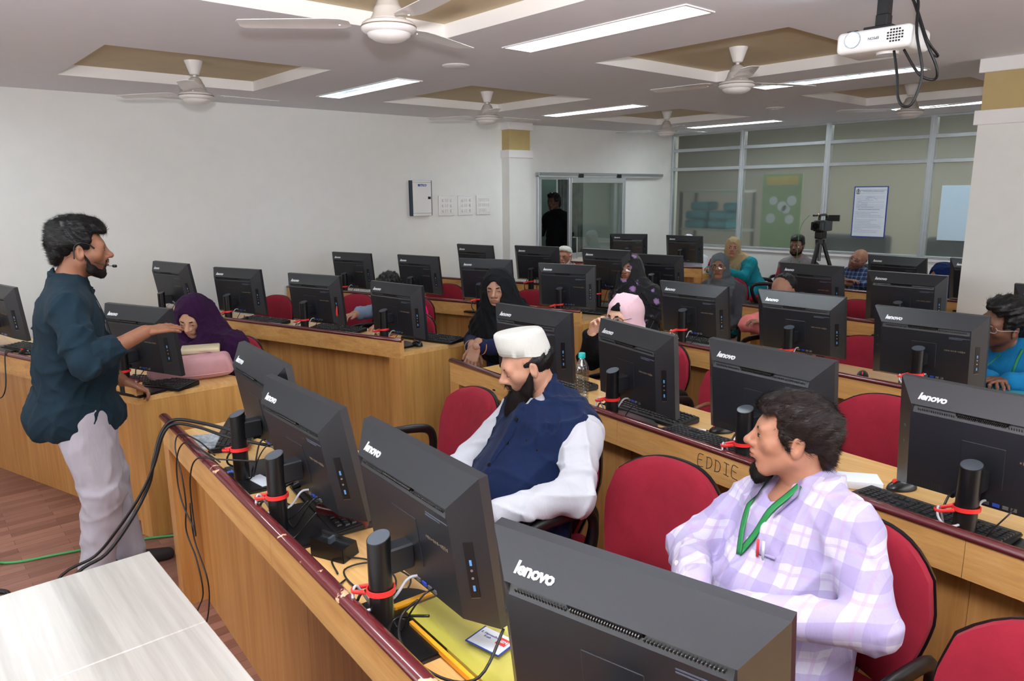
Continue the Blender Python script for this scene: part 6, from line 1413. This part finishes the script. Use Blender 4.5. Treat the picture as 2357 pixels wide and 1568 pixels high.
def person(lb, head, face, body_face, pelvis, neck=None, pitch=0, roll=0, hs=1.0, skin=(150, 105, 82), arms=None, shirt=None, girth=1.0, belly=1.0, shw=0.165, legs='sit', trousers='dark',
           hair_style=None, hair_mat='hair', hij=None, glas=None, eyes=1.0, beard_kind=None, beard_mat='beard', cap_=None, fem=False, hres=0.0075, seed=1, hands=None, name='person', sleeve=1.0, foldamp=0.004, nst=2000, tone=None, feet=None, hat_h=0.085, iris=0.0, hem=0.0, vneck=0, lips=(0.86, 0.60, 0.58)):
    head = np.array(head, float); pelvis = np.array(pelvis, float); R = head_rot(face, pitch, roll)
    neck = np.array(neck, float) if neck is not None else head + np.array([0, 0, -0.165]) - 0.03 * R[:, 1]
    t = thing('person', (float(pelvis[0]), float(pelvis[1]), 0), 0, lb, 'person')
    sk = skin_mat('skin_' + str(len(bpy.data.materials)), skin)
    # body: head, neck, torso, arms and hands as one mesh
    HP, HQ = head_mesh(fem); col = np.ones_like(HP)
    x, y, z = HP.T
    lip = (np.abs(x) < 0.0225) & (z > -0.069) & (z < -0.0445) & (y > 0.078) & (((x / 0.0225) ** 2 + ((z + 0.0562) / 0.0115) ** 2) < 1)
    col[lip] = lips
    if tone:
        g = np.clip((-0.018 - z - 0.35 * np.maximum(y - 0.03, 0)) / 0.022, 0, 1) * np.clip((y + 0.012) / 0.02, 0, 1) * np.clip((z + 0.125) / 0.02, 0, 1) * (1 - 0.7 * np.exp(-((y - 0.10) / 0.012) ** 2)) * (0.65 if tone == 'stubble' else 0.85); g[lip] = 0
        g = np.maximum(g, 0.7 * np.exp(-((z + 0.042) / 0.006) ** 2) * (np.abs(x) < 0.026) * (y > 0.08)); col = col * (1 - g[:, None] * np.array([0.62, 0.66, 0.64]))
    Pw, Qw = place(HP, HQ, R, head, hs)
    parts = [(Pw, Qw, col)]
    f = F(); S, Rm, up, fw, rt = torso(f, pelvis, neck, body_face, -0.004, girth, belly, shw)
    f.cap(neck - up * 0.03, head + R @ np.array([0, -0.035, -0.075]) * hs, 0.056, 0.050, 0.03)
    arms = arms or {}; AR = {}
    for i, sd in enumerate(('R', 'L')):
        if sd in arms: E, Wr = arms[sd]
        else:
            sg = 1 if sd == 'R' else -1; E = S[i] + np.array([0, 0, -0.25]) + fw * 0.06 + rt * sg * 0.03; Wr = E + fw * 0.20 - rt * sg * 0.06 + np.array([0, 0, -0.02])
        E, Wr = np.array(E, float), np.array(Wr, float); AR[sd] = (S[i], E, Wr); arm(f, S[i], E, Wr, -0.003)
    if legs == 'sit':
        for sg in (1, -1):
            hp = pelvis + rt * sg * 0.09; kn = hp + fw * 0.40 + rt * sg * 0.05; kn[2] = 0.50; ft = kn + fw * 0.02; ft[2] = 0.08; f.cap(hp, kn, 0.075, 0.052, 0.04); f.cap(kn, ft, 0.050, 0.036, 0.03)
    P, Q = f.mesh(0.012); P = smooth_v(P, Q, 1); parts.append((P, Q, np.ones_like(P)))
    hands = hands or {}
    for sd in ('R', 'L'):
        S_, E, Wr = AR[sd]; spec = hands.get(sd, {}); d = np.array(spec.get('dir', unit(Wr - E)), float); upv = np.array(spec.get('up', (0, 0, 1)), float)
        hp, hq = hand_mesh(spec.get('curl', 30)); Rh = frame(d, upv, mirror=(sd == 'R')); hp, hq = place(hp, hq, Rh, Wr, spec.get('s', 1.0)); parts.append((hp, hq, np.ones_like(hp)))
    n = 0; PP, QQ, CC = [], [], []
    for p, q, c_ in parts: PP.append(p); QQ.append(q + n); CC.append(c_); n += len(p)
    build('body', np.concatenate(PP), np.concatenate(QQ), sk, t, col=np.concatenate(CC))
    # clothes
    if shirt is not None:
        f = F(); torso(f, pelvis, neck, body_face, 0.012, girth, belly, shw)
        for sd in ('R', 'L'): arm(f, *AR[sd], 0.010, end=sleeve)
        f.cap(neck + up * 0.01, neck + up * 0.10, 0.050, 0.050, 0.01, '-')
        if vneck: f.ell(neck + fw * 0.085 - up * 0.012, (0.030 * vneck, 0.05, 0.055 * vneck), 0.008, '-')
        if hem: f.ell(pelvis - up * hem, (0.188 * girth, 0.182 * girth, 0.13), 0.05, '+', Rm); f.box_(pelvis - np.array([0, 0, hem + 0.22]), (0.3, 0.3, 0.15), 0.005, 0.01, '-')
        P, Q = f.mesh(hres, folds(seed, foldamp)); P = smooth_v(P, Q, 1); build('shirt' if not fem else 'dress', P, Q, shirt, t)
    if legs == 'sit':
        f = F(); 
        for sg in (1, -1):
            hp = pelvis + rt * sg * 0.085; kn = hp + fw * 0.40 + rt * sg * 0.05; kn[2] = 0.50; ft = kn + fw * 0.02; ft[2] = 0.10
            f.cap(pelvis - up * 0.01 + rt * sg * 0.05, hp, 0.105, 0.10, 0.05); f.cap(hp, kn, 0.092, 0.068, 0.04); f.cap(kn, ft, 0.066, 0.055 if not fem else 0.075, 0.03)
        P, Q = f.mesh(0.014, folds(seed + 5, 0.004)); build('trousers' if not fem else 'skirt', P, Q, M[trousers] if isinstance(trousers, str) else trousers, t)
        for sg in (1, -1):
            hp = pelvis + rt * sg * 0.085; kn = hp + fw * 0.42 + rt * sg * 0.05
            f = F(); a = np.array([kn[0], kn[1], 0.045]) - fw * 0.02; f.cap(a, a + fw * 0.15 + np.array([0, 0, -0.012]), 0.042, 0.034, 0.02); P, Q = f.mesh(0.012); P[:, 2] = np.maximum(P[:, 2], 0.003); build('shoe', P, Q, M['cblack'], t)
    if hair_style: hair(t, R, head, hs, hair_style, hair_mat, nst)
    if beard_kind: beard(t, R, head, hs, beard_kind, beard_mat, nst)
    if hij is not None: hijab(t, R, head, hs, hij['mat'], neck, S, body_face, hij.get('drop', 0.12), seed + 9, hij.get('h', 0.006), hij.get('loose', 0.0), hij.get('amp', 0.0035), hij.get('open', (0.054, 0.085)))
    eyes_brows(t, R, head, hs, eyes, 'hair' if beard_mat != 'hairg' else 'hairg', iris)
    if glas: glasses(t, R, head, hs, *glas)
    if cap_: kufi(t, R, head, hs, hat_h, cap_ == 'tall')
    return dict(t=t, R=R, c=head, s=hs, S=S, up=up, fw=fw, rt=rt, AR=AR, neck=neck, pelvis=pelvis, sk=sk)
M['dark'] = fabric('dark_trousers', (30, 31, 38)); M['whitec'] = fabric('white_cotton', (232, 234, 238), 0.9, 0.03, 900, 0.1)
from mathutils.bvhtree import BVHTree
def kid(p, nm):
    for o in bpy.data.objects:
        if o.parent == p['t'] and o.name.split('.')[0] == nm: return o
def surf(o):
    me = o.data; return BVHTree.FromPolygons([v.co for v in me.vertices], [tuple(q.vertices) for q in me.polygons])
def on_front(p, tree, a, u, off=0.004, hh=None):
    """point on the clothed chest: a metres to the person's right, u metres above the neck base"""
    loc = Vector(p['t'].location); c = Vector(p['neck'] + p['rt'] * a + p['up'] * u + p['fw'] * 0.6) - loc
    h = tree.ray_cast(c, Vector(-p['fw'])); return (h[0] + Vector(p['fw']) * off, h[1]) if h[0] is not None else (c - Vector(p['fw']) * 0.55, Vector(p['fw']))
def ribbon(p, tree, path, wid, mat, name, off=0.004, thick=0.0008):
    P = [on_front(p, tree, a, u, off)[0] for a, u in path]; b = BM(); tube(b, P, wid, 6, 4, flat=thick, up=tuple(p['fw'])); return obj(name, b, M[mat] if isinstance(mat, str) else mat, p['t'], smooth=True)
def lanyard(p, garment='shirt', L=0.24, w=0.008, mat='lan', side=0.055):
    tr = surf(kid(p, garment))
    for sg in (1, -1): ribbon(p, tr, [(sg * side, 0.005), (sg * side * 0.86, -0.03), (sg * side * 0.62, -L * 0.38), (sg * side * 0.32, -L * 0.7), (0.0, -L)], w, mat, 'lanyard', 0.006)
    n = Vector(p['neck'] - p['fw'] * 0.01 + p['up'] * 0.02) - p['t'].location; b = BM()
    tube(b, [n + Vector(p['rt']) * 0.060 * math.cos(a) + Vector(p['fw']) * 0.060 * math.sin(a) + Vector((0, 0, 0.008 * -math.sin(a))) for a in [R_(x) for x in (20, -20, -60, -90, -120, -160, -200)]], w, 6, 3, flat=0.001, up=(0, 0, 1)); obj('lanyard', b, M[mat], p['t'], smooth=True)
def collar(p, mat, r=0.064, hgt=0.014, low=0.018, lift=0.022, open_=0):
    b = BM(); n = Vector(p['neck'] + p['up'] * lift) - p['t'].location; A = range(0, 361, 20)
    pts = [n + Vector(p['rt']) * r * math.cos(R_(a)) + Vector(p['fw']) * (r * 1.06 * math.sin(R_(a))) - Vector(p['up']) * low * math.sin(R_(a)) for a in ([95 + open_ + x * (350 - 2 * open_) / 18 for x in range(19)])]
    tube(b, pts, hgt, 8, 2, flat=0.003, up=tuple(p['fw'] * 0 + np.array([0, 0, 1.0]))); b2 = b
    b.free(); b = BM(); tube(b, pts, 0.0035, 8, 2, flat=hgt, up=(0, 0, 1)); return obj('collar', b, mat, p['t'], smooth=True)
def points_collar(p, garment, mat):
    tr = surf(kid(p, garment))
    for sg in (1, -1):
        b = BM(); q = [on_front(p, tr, sg * a, u, o)[0] for a, u, o in ((0.062, 0.025, 0.010), (0.026, -0.045, 0.014), (0.060, -0.090, 0.014), (0.085, -0.02, 0.012))]; vs = [b.verts.new(v) for v in q]; b.faces.new(vs); bmesh.ops.solidify(b, geom=b.faces[:], thickness=0.003); bmesh.ops.subdivide_edges(b, edges=b.edges[:], cuts=1); obj('collar_point', b, mat, p['t'])
def buttons(p, garment, us, mat='white', a=0.0, r=0.0065):
    tr = surf(kid(p, garment))
    for u in us:
        q, n = on_front(p, tr, a, u, 0.001); b = BM(); cyl(b, (0, 0, 0), r, 0.003, 12); bmesh.ops.transform(b, matrix=Matrix.Translation(q) @ Vector(p['fw']).to_track_quat('Z', 'Y').to_matrix().to_4x4(), verts=b.verts[:]); obj('button', b, M[mat], p['t'])
def stand(p, hips, knees, ankles, mat, r=(0.118, 0.084, 0.066)):
    f = F(); f.ell((hips[0] + hips[1]) / 2 + np.array([0, 0, 0.02]), (0.170, 0.150, 0.14), 0.05)
    for h, k, a in zip(hips, knees, ankles): f.cap(h, k, r[0], r[1], 0.035); f.cap(k, a, r[1] - 0.002, r[2], 0.025)
    P, Q = f.mesh(0.0085, folds(77, 0.0045, 0.9)); build('trousers', smooth_v(P, Q, 1), Q, mat, p['t'])
    for a in ankles:
        f = F(); b = np.array([a[0], a[1], 0.04]); f.cap(b - p['fw'] * 0.05, b + p['fw'] * 0.16 + np.array([0, 0, -0.010]), 0.040, 0.033, 0.02); f.cap(b, b + np.array([0, 0, 0.04]), 0.042, 0.04, 0.02)
        P, Q = f.mesh(0.008); P[:, 2] = np.maximum(P[:, 2], 0.002); build('shoe', P, Q, M['shoe'], p['t'])
M['shoe'] = plain('dark_suede_shoe', (36, 28, 26), 0.8)
A = np.array
# the presenter
M['whitec'] = fabric('white_cotton_cloth', (200, 203, 211), 0.9, 0.03, 900, 0.1); M['teal_shirt'] = fabric('dark_teal_shirt', (25, 42, 53), 0.85, 0.10); M['greyt'] = fabric('light_grey_trousers', (176, 172, 182), 0.9, 0.03)
p = person('standing man in a dark teal shirt and light grey trousers holding out his hand', (-3.50, 0.655, 1.508), 84, 80, (-3.55, 0.565, 0.82), (-3.52, 0.595, 1.365), pitch=2, hs=1.02, skin=(146, 98, 74),
           arms={'R': ((-3.215, 0.570, 1.085), (-3.31, 0.825, 1.165)), 'L': ((-3.80, 0.66, 1.06), (-3.84, 0.83, 0.845))}, hands={'R': dict(dir=(-0.22, 0.97, 0.02), up=(0.25, 0.0, 1.0), curl=9, s=1.0), 'L': dict(dir=(0.0, 0.85, -0.5), up=(-0.2, 0.5, 0.8), curl=34)},
           shirt=M['teal_shirt'], girth=1.06, belly=1.22, shw=0.175, legs=None, hem=0.025, hair_style='pompadour', beard_kind='short', hres=0.006, seed=11, sleeve=0.34, foldamp=0.0055, nst=14000, tone='beard', eyes=0.9)
stand(p, [A((-3.46, 0.575, 0.80)), A((-3.645, 0.595, 0.80))], [A((-3.43, 0.615, 0.47)), A((-3.63, 0.67, 0.48))], [A((-3.48, 0.565, 0.11)), A((-3.60, 0.72, 0.10))], M['greyt'])
collar(p, M['teal_shirt'], 0.062, 0.015, 0.012, 0.03)
b = BM(); c_ = A(p['c']) - A(p['t'].location); Rp = p['R']; W = lambda q: Vector(Rp @ (A(q) * 1.02) + c_)
tube(b, [W((0.080, -0.030, -0.030)), W((0.084, -0.026, 0.020)), W((0.082, 0.0, 0.034)), W((0.076, 0.030, 0.024)), W((0.070, 0.045, 0.010))], 0.0028, 8); obj('headset', b, M['cableb'], p['t'], smooth=True)
b = BM(); tube(b, [W((0.070, 0.04, -0.045)), W((0.05, 0.09, -0.062)), W((0.025, 0.118, -0.066))], 0.0012, 6); tube(b, [W((0.03, 0.112, -0.066)), W((0.022, 0.124, -0.067))], [0.006, 0.0125, 0.012, 0.006], 12, 4); obj('microphone', b, M['cableb'], p['t'], smooth=True)
cuff = p['AR']['R'][1] + (p['AR']['R'][2] - p['AR']['R'][1]) * 0.34; cd_ = unit(p['AR']['R'][2] - p['AR']['R'][1]); f = F(); f.cap(cuff - cd_ * 0.045, cuff + cd_ * 0.008, 0.062, 0.058, 0.01); f.cap(cuff + cd_ * 0.005, cuff + cd_ * 0.06, 0.046, 0.046, 0.006, '-')
P, Q = f.mesh(0.005, folds(5, 0.003, 1.5)); build('rolled_cuff', P, Q, M['teal_shirt'], p['t'])
b = BM(); tr = surf(kid(p, 'shirt')); ribbon(p, tr, [(0, -0.02), (0, -0.12), (0, -0.25), (0, -0.4)], 0.010, 'teal_shirt', 'placket', 0.002, 0.002); b.free()

# man with embroidered cap, navy waistcoat
M['navyv'] = fabric('navy_waistcoat', (21, 35, 68), 0.8, 0.16, 900, 0.35)
p = person('seated man in a white embroidered cap and navy waistcoat, black beard, looking down', (-1.925, 1.745, 1.106), -117, -93, (-1.87, 1.62, 0.50), (-1.855, 1.83, 0.962), pitch=19, roll=2, hs=0.95, skin=(196, 146, 120),
           arms={'R': ((-2.12, 1.64, 0.73), (-2.0, 1.42, 0.68)), 'L': ((-1.575, 1.64, 0.74), (-1.72, 1.44, 0.70))}, hands={'R': dict(dir=(0.7, -0.5, -0.3), curl=40), 'L': dict(dir=(-0.8, -0.4, -0.25), curl=40)},
           shirt=M['whitec'], trousers=M['whitec'], girth=1.18, belly=1.22, shw=0.185, hair_style='undercap', beard_kind='long', cap_='tall', hres=0.006, seed=21, tone='beard', foldamp=0.0065, nst=12000, eyes=0.0, hat_h=0.098)
f = F(); torso(f, p['pelvis'], p['neck'], -93, 0.026, 1.18, 1.22, 0.185)
for i in range(2):
    S_ = p['S'][i]; E_ = p['AR']['RL'[i]][1]; o_ = unit(S_ - p['neck']); f.cap(S_ + o_ * 0.055 + A((0, 0, 0.03)), E_ + o_ * 0.05, 0.080, 0.090, 0.012, '-')
f.cap(p['neck'], p['neck'] + p['up'] * 0.12, 0.058, 0.058, 0.01, '-')
f.ell(p['neck'] + p['fw'] * 0.11 - p['up'] * 0.015, (0.045, 0.06, 0.05), 0.012, '-')
P, Q = f.mesh(0.006, folds(21, 0.006)); build('waistcoat', smooth_v(P, Q, 1), Q, M['navyv'], p['t'])
collar(p, M['whitec'], 0.060, 0.016, 0.014, 0.030); collar(p, M['navyv'], 0.070, 0.019, 0.018, 0.016, 14)
buttons(p, 'waistcoat', (-0.10, -0.19, -0.28), 'plastic_s', 0.0, 0.0075)
tr = surf(kid(p, 'waistcoat')); ribbon(p, tr, [(-0.07, -0.155), (-0.125, -0.175)], 0.004, 'plastic_s', 'pocket_slit', 0.001, 0.001); ribbon(p, tr, [(-0.02, -0.30), (0.08, -0.33)], 0.004, 'plastic_s', 'pocket_slit', 0.001, 0.001)
b = BM(); q0, q1 = on_front(p, tr, -0.004, -0.05, 0.002)[0], on_front(p, tr, -0.004, -0.38, 0.002)[0]; b.free(); ribbon(p, tr, [(-0.006, -0.05), (-0.006, -0.15), (-0.006, -0.26), (-0.006, -0.38)], 0.0015, 'navyv', 'placket_edge', 0.003, 0.002)

# man in the lilac check shirt
M['lilac'] = check_mat('lilac_check_cotton', (200, 197, 214), (158, 145, 192), (180, 156, 198), 11.5, 0.62)
p = person('seated brown-haired man in a lilac checked shirt with a green lanyard, looking sideways', (-0.885, 1.735, 1.098), -148, -112, (-0.83, 1.60, 0.50), (-0.855, 1.775, 0.955), pitch=-3, roll=2, hs=0.97, skin=(176, 124, 98),
           arms={'R': ((-1.09, 1.60, 0.76), (-0.93, 1.385, 0.80)), 'L': ((-0.585, 1.58, 0.76), (-0.80, 1.35, 0.80))}, hands={'R': dict(dir=(0.75, -0.6, 0.05), curl=35), 'L': dict(dir=(-0.9, -0.2, 0.0), curl=35)},
           shirt=M['lilac'], trousers='dark', girth=1.18, belly=1.30, shw=0.185, hair_style='swept', hair_mat='hairb', beard_kind='goatee', hres=0.006, seed=41, vneck=1.25, foldamp=0.006, nst=16000, eyes=0.95, iris=0.0)
lanyard(p, 'shirt', 0.20, 0.0105, 'lan', 0.066); points_collar(p, 'shirt', M['lilac']); collar(p, M['lilac'], 0.066, 0.013, 0.02, 0.02, 22); buttons(p, 'shirt', (-0.16, -0.25, -0.34), 'white')
tr = surf(kid(p, 'shirt')); ribbon(p, tr, [(-0.045, -0.18), (-0.105, -0.18)], 0.004, M['lilac'], 'pocket_edge', 0.002, 0.002)
for k, mt in ((0, 'redclip'), (1, 'paper')): q = on_front(p, tr, -0.055 - 0.016 * k, -0.19, 0.006)[0]; b = BM(); tube(b, [q, q + Vector((0, 0, 0.045))], 0.0035, 8, smooth=False); obj('pen', b, M[mt], p['t'], smooth=True)

# the others, front to back
M['plum'] = fabric('plum_scarf', (48, 20, 54), 0.85, 0.05); M['blks'] = fabric('black_scarf', (18, 19, 22), 0.85, 0.05); M['ndress'] = fabric('navy_dress', (26, 30, 62), 0.85)
p = person('seated woman in a long plum headscarf bending over the pink handbag', (-4.40, 1.36, 1.030), -44, -72, (-4.30, 1.50, 0.50), (-4.37, 1.45, 0.895), pitch=26, roll=-3, hs=0.97, skin=(206, 158, 130), shirt=M['plum'], trousers=M['plum'], fem=True, hij=dict(mat=M['plum'], drop=0.30, h=0.0065, amp=0.006, open=(0.064, 0.092)), eyes=0.25, seed=51, arms={'R': ((-4.60, 1.38, 0.74), (-4.50, 1.20, 0.775)), 'L': ((-4.14, 1.46, 0.74), (-4.25, 1.30, 0.79))})
M['bluek'] = fabric('blue_grey_kurta', (134, 150, 172), 0.85); M['pinkd'] = fabric('hot_pink_scarf', (236, 30, 120), 0.8)
p = person('dark-haired girl with a hot pink scarf and blue-grey sleeves bent behind a monitor', (-4.98, 3.06, 0.985), -75, -72, (-4.98, 3.18, 0.50), (-4.97, 3.14, 0.86), pitch=35, hs=0.97, skin=(190, 140, 112), shirt=M['bluek'], fem=True, hair_style='curly', eyes=0.2, seed=61, nst=3000, arms={'R': ((-5.22, 3.05, 0.78), (-5.12, 2.80, 0.79)), 'L': ((-4.74, 2.97, 0.82), (-4.60, 2.76, 0.79))}, hands={'L': dict(dir=(0.3, -0.9, -0.1), curl=30)}, sleeve=0.75)
f = F(); S = p['S']; f.cap(p['neck'] + A((0, 0, 0.02)), S[0], 0.062, 0.072, 0.05); f.cap(p['neck'] + A((0, 0, 0.02)), S[1], 0.062, 0.074, 0.05); f.cap(S[1], S[1] + A((0.02, -0.02, -0.12)), 0.074, 0.066, 0.04); P, Q = f.mesh(0.008, folds(3, 0.005)); build('scarf', P, Q, M['pinkd'], p['t'])
f_tan = fabric('tan_piping', (176, 128, 84))
p = person('stern woman in a black headscarf and navy dress, hands folded', (-3.515, 2.95, 1.128), -56, -68, (-3.50, 3.08, 0.50), (-3.53, 3.02, 0.965), pitch=4, roll=2, hs=1.02, skin=(158, 116, 94), shirt=M['ndress'], trousers=M['ndress'], fem=True, hij=dict(mat=M['blks'], drop=0.17, h=0.0065, amp=0.005, open=(0.053, 0.080)), eyes=0.45, seed=71, girth=1.05, arms={'R': ((-3.74, 2.92, 0.77), (-3.42, 2.66, 0.80)), 'L': ((-3.30, 2.86, 0.80), (-3.30, 2.60, 0.84))}, hands={'R': dict(dir=(0.45, -0.35, -0.75), up=(0.6, -0.7, 0.3), curl=22), 'L': dict(dir=(-0.1, -0.4, -0.9), up=(0.5, -0.8, 0.2), curl=20)}, sleeve=0.86, lips=(0.80, 0.62, 0.6))
for sd in 'RL':
    S_, E_, W_r = p['AR'][sd]; d_ = unit(W_r - E_); c0 = Vector(E_ + (W_r - E_) * 0.86) - p['t'].location; a_ = Vector(d_).orthogonal().normalized(); b_v = Vector(d_).cross(a_); b = BM(); tube(b, [c0 + a_ * 0.047 * math.cos(x) + b_v * 0.047 * math.sin(x) for x in [2 * PI * i / 12 for i in range(12)]], 0.003, 6, 2, closed=True); obj('cuff_piping', b, f_tan, p['t'], smooth=True)
M['pinkh'] = fabric('pale_pink_scarf', (222, 186, 196), 0.85, 0.04)
p = person('woman in a pale pink headscarf and round glasses peering over a monitor', (-2.545, 3.03, 1.055), -92, -95, (-2.56, 3.16, 0.50), (-2.54, 3.12, 0.90), pitch=3, roll=0, hs=1.0, skin=(224, 176, 150), shirt=fabric('black_dress', (20, 20, 24), 0.85), trousers=M['blks'], fem=True, hij=dict(mat=M['pinkh'], drop=0.12, h=0.006, amp=0.005, open=(0.055, 0.092)), glas=('frame', 'round'), eyes=1.0, seed=81, arms={'R': ((-2.80, 3.02, 0.78), (-2.66, 2.90, 0.97))}, hands={'R': dict(dir=(0.45, -0.1, 0.85), up=(-0.8, 0, 0.4), curl=60)}, sleeve=0.9)
o = build('undercap', *(lambda f: (f.ell(p['R'] @ A((0, -0.016, 0.040)) + p['c'], (0.081, 0.101, 0.084), 0.01, '+', p['R']), f.box_(p['R'] @ A((0, 0.09, -0.06)) + p['c'], (0.1, 0.08, 0.105), 0.005, 0.006, '-', p['R']), f.mesh(0.006))[2])(F()), M['blks'], p['t'])
M['floral'] = floral_mat(); M['pin'] = stripe_mat('pinstripe_black', (17, 17, 21), (96, 92, 96), 26.0, 0.07)
p = person('woman in clear-framed glasses with a black and lilac floral scarf', (-4.03, 4.85, 1.080), -72, -85, (-4.00, 4.98, 0.50), (-4.01, 4.92, 0.92), pitch=-3, roll=-4, hs=1.0, skin=(160, 112, 86), shirt=M['pin'], trousers=M['blks'], fem=True, hij=dict(mat=M['floral'], drop=0.22, h=0.0065, amp=0.005, open=(0.052, 0.084)), glas=('framec', 'square'), eyes=0.7, seed=91, girth=1.1)
M['greyh'] = fabric('slate_scarf', (96, 104, 108), 0.85, 0.05); M['greyd'] = fabric('grey_dress', (82, 84, 90), 0.85)
p = person('woman in a slate grey headscarf and round glasses above a monitor', (-3.93, 6.06, 1.020), -68, -80, (-3.95, 6.20, 0.50), (-3.93, 6.13, 0.86), pitch=0, roll=2, hs=1.0, skin=(150, 106, 84), shirt=M['greyd'], trousers=M['greyd'], fem=True, hij=dict(mat=M['greyh'], drop=0.13, h=0.007, amp=0.005, open=(0.052, 0.082)), glas=('frame', 'round'), eyes=0.8, seed=101)
M['pinks'] = fabric('salmon_pink_shirt', (240, 138, 136), 0.88, 0.03)
p = person('dozing balding man in a salmon pink shirt, arms folded behind a monitor', (-2.56, 4.75, 1.036), -92, -95, (-2.55, 4.88, 0.50), (-2.56, 4.85, 0.89), pitch=20, hs=0.97, skin=(156, 112, 90), shirt=M['pinks'], hair_style='receding', eyes=0.1, seed=111, nst=2500, arms={'R': ((-2.80, 4.72, 0.78), (-2.56, 4.55, 0.79)), 'L': ((-2.30, 4.72, 0.78), (-2.55, 4.57, 0.83))}, girth=1.05)
M['brblue'] = fabric('bright_blue_shirt', (24, 112, 160), 0.85, 0.05)
p = person('man in a bright blue shirt and glasses leaning his head sideways at the right edge', (-1.115, 4.33, 1.045), -128, -100, (-1.00, 4.45, 0.50), (-1.06, 4.44, 0.915), pitch=4, roll=-22, hs=1.08, skin=(118, 78, 58), shirt=M['brblue'], hair_style='curly', glas=('framec', 'square'), eyes=0.6, seed=121, nst=4000, tone='stubble', girth=1.12, arms={'L': ((-0.80, 4.30, 0.78), (-1.0, 4.12, 0.80)), 'R': ((-1.24, 4.32, 0.76), (-1.10, 4.14, 0.79))})
lanyard(p, 'shirt', 0.24, 0.006)
M['bluesc'] = fabric('dark_blue_scarf', (24, 44, 92), 0.85, 0.05)
p = person('person in a dark blue headscarf behind the monitor beside the big pillar', (-2.47, 7.50, 0.925), -130, -100, (-2.48, 7.65, 0.48), (-2.45, 7.60, 0.78), pitch=8, hs=1.0, skin=(180, 130, 104), shirt=M['bluesc'], trousers=M['blks'], fem=True, hij=dict(mat=M['bluesc'], drop=0.20, h=0.008), seed=131)
M['tealk'] = fabric('teal_kurta', (24, 132, 146), 0.75, 0.12, 900, 0.3); M['beige'] = fabric('beige_scarf', (168, 146, 110), 0.85, 0.06)
p = person('woman in a beige headscarf and teal dress beside the glass partition', (-4.93, 7.88, 1.045), -62, -110, (-4.72, 8.05, 0.50), (-4.88, 7.97, 0.89), pitch=0, roll=-3, hs=1.0, skin=(176, 126, 104), shirt=M['tealk'], trousers=M['tealk'], fem=True, hij=dict(mat=M['beige'], drop=0.10, h=0.007, amp=0.005), eyes=0.9, seed=141, girth=1.12, arms={'R': ((-5.16, 7.80, 0.74), (-5.08, 7.62, 0.79)), 'L': ((-4.70, 7.78, 0.72), (-4.90, 7.62, 0.79))})
M['greys'] = fabric('taupe_grey_shirt', (134, 126, 128), 0.88, 0.04)
p = person('bearded man with glasses, taupe shirt and green lanyard by the glass partition', (-4.465, 8.55, 1.052), -82, -80, (-4.50, 8.66, 0.50), (-4.48, 8.62, 0.88), pitch=0, hs=1.0, skin=(132, 92, 72), shirt=M['greys'], hair_style='pompadour', beard_kind='short', glas=('frame', 'round'), eyes=0.7, seed=151, tone='beard', nst=2000)
lanyard(p, 'shirt', 0.26, 0.006); collar(p, M['greys'], 0.062, 0.012, 0.015, 0.02)
M['bcheck'] = check_mat('blue_check_cotton', (66, 84, 122), (34, 46, 78), (150, 166, 196), 22.0, 0.8)
p = person('bald man with glasses in a dark blue checked shirt, head tilted, arms folded', (-3.69, 8.50, 0.940), -92, -80, (-3.70, 8.55, 0.46), (-3.745, 8.58, 0.79), pitch=0, roll=-24, hs=1.05, skin=(150, 104, 82), shirt=M['bcheck'], hair_style='bald', glas=('framec', 'square'), eyes=0.3, seed=161, nst=800, girth=1.12, belly=1.15, tone='stubble', arms={'R': ((-3.97, 8.44, 0.68), (-3.72, 8.28, 0.72)), 'L': ((-3.44, 8.46, 0.66), (-3.70, 8.27, 0.68))}, hands={'R': dict(dir=(0.95, 0, 0.05), curl=20)}, sleeve=0.7)
p = person('old man in a white skullcap and dark glasses, hand to his white beard', (-6.04, 6.10, 0.988), -68, -75, (-6.08, 6.22, 0.50), (-6.04, 6.18, 0.83), pitch=2, hs=1.0, skin=(166, 112, 88), shirt=M['greys'], hair_style='undercap', hair_mat='hairg', beard_kind='short', beard_mat='hairg', cap_='round', glas=('frame', 'square'), eyes=0.6, seed=171, nst=2000, hat_h=0.075, arms={'R': ((-6.22, 6.00, 0.74), (-6.02, 5.97, 0.83)), 'L': ((-5.86, 6.02, 0.72), (-6.05, 5.86, 0.79))}, hands={'R': dict(dir=(0.25, -0.15, 0.9), up=(0.0, -1, 0.1), curl=55)})
p = person('person in white clothes almost hidden behind the far monitor below the glass', (-6.00, 8.45, 1.02), -85, -80, (-5.97, 8.57, 0.50), (-5.98, 8.53, 0.86), pitch=10, hs=0.95, skin=(170, 122, 100), shirt=M['whitec'], trousers=M['whitec'], fem=True, hij=dict(mat=M['whitec'], drop=0.10, h=0.009), eyes=0.5, seed=181, hres=0.01)
p = person('man in black with wavy hair standing in the dark doorway', (-7.66, 7.50, 1.585), -84, -78, (-7.64, 7.56, 0.92), (-7.64, 7.54, 1.44), pitch=2, hs=0.98, skin=(100, 70, 56), shirt=M['blks'], legs=None, hair_style='curly', eyes=0.6, seed=191, nst=3000, hres=0.009, arms={'R': ((-7.92, 7.50, 1.14), (-7.78, 7.32, 1.25)), 'L': ((-7.38, 7.55, 1.14), (-7.36, 7.45, 0.92))})
stand(p, [A((-7.73, 7.56, 0.86)), A((-7.55, 7.56, 0.86))], [A((-7.73, 7.54, 0.48)), A((-7.55, 7.54, 0.48))], [A((-7.74, 7.56, 0.10)), A((-7.54, 7.56, 0.10))], M['blks'])
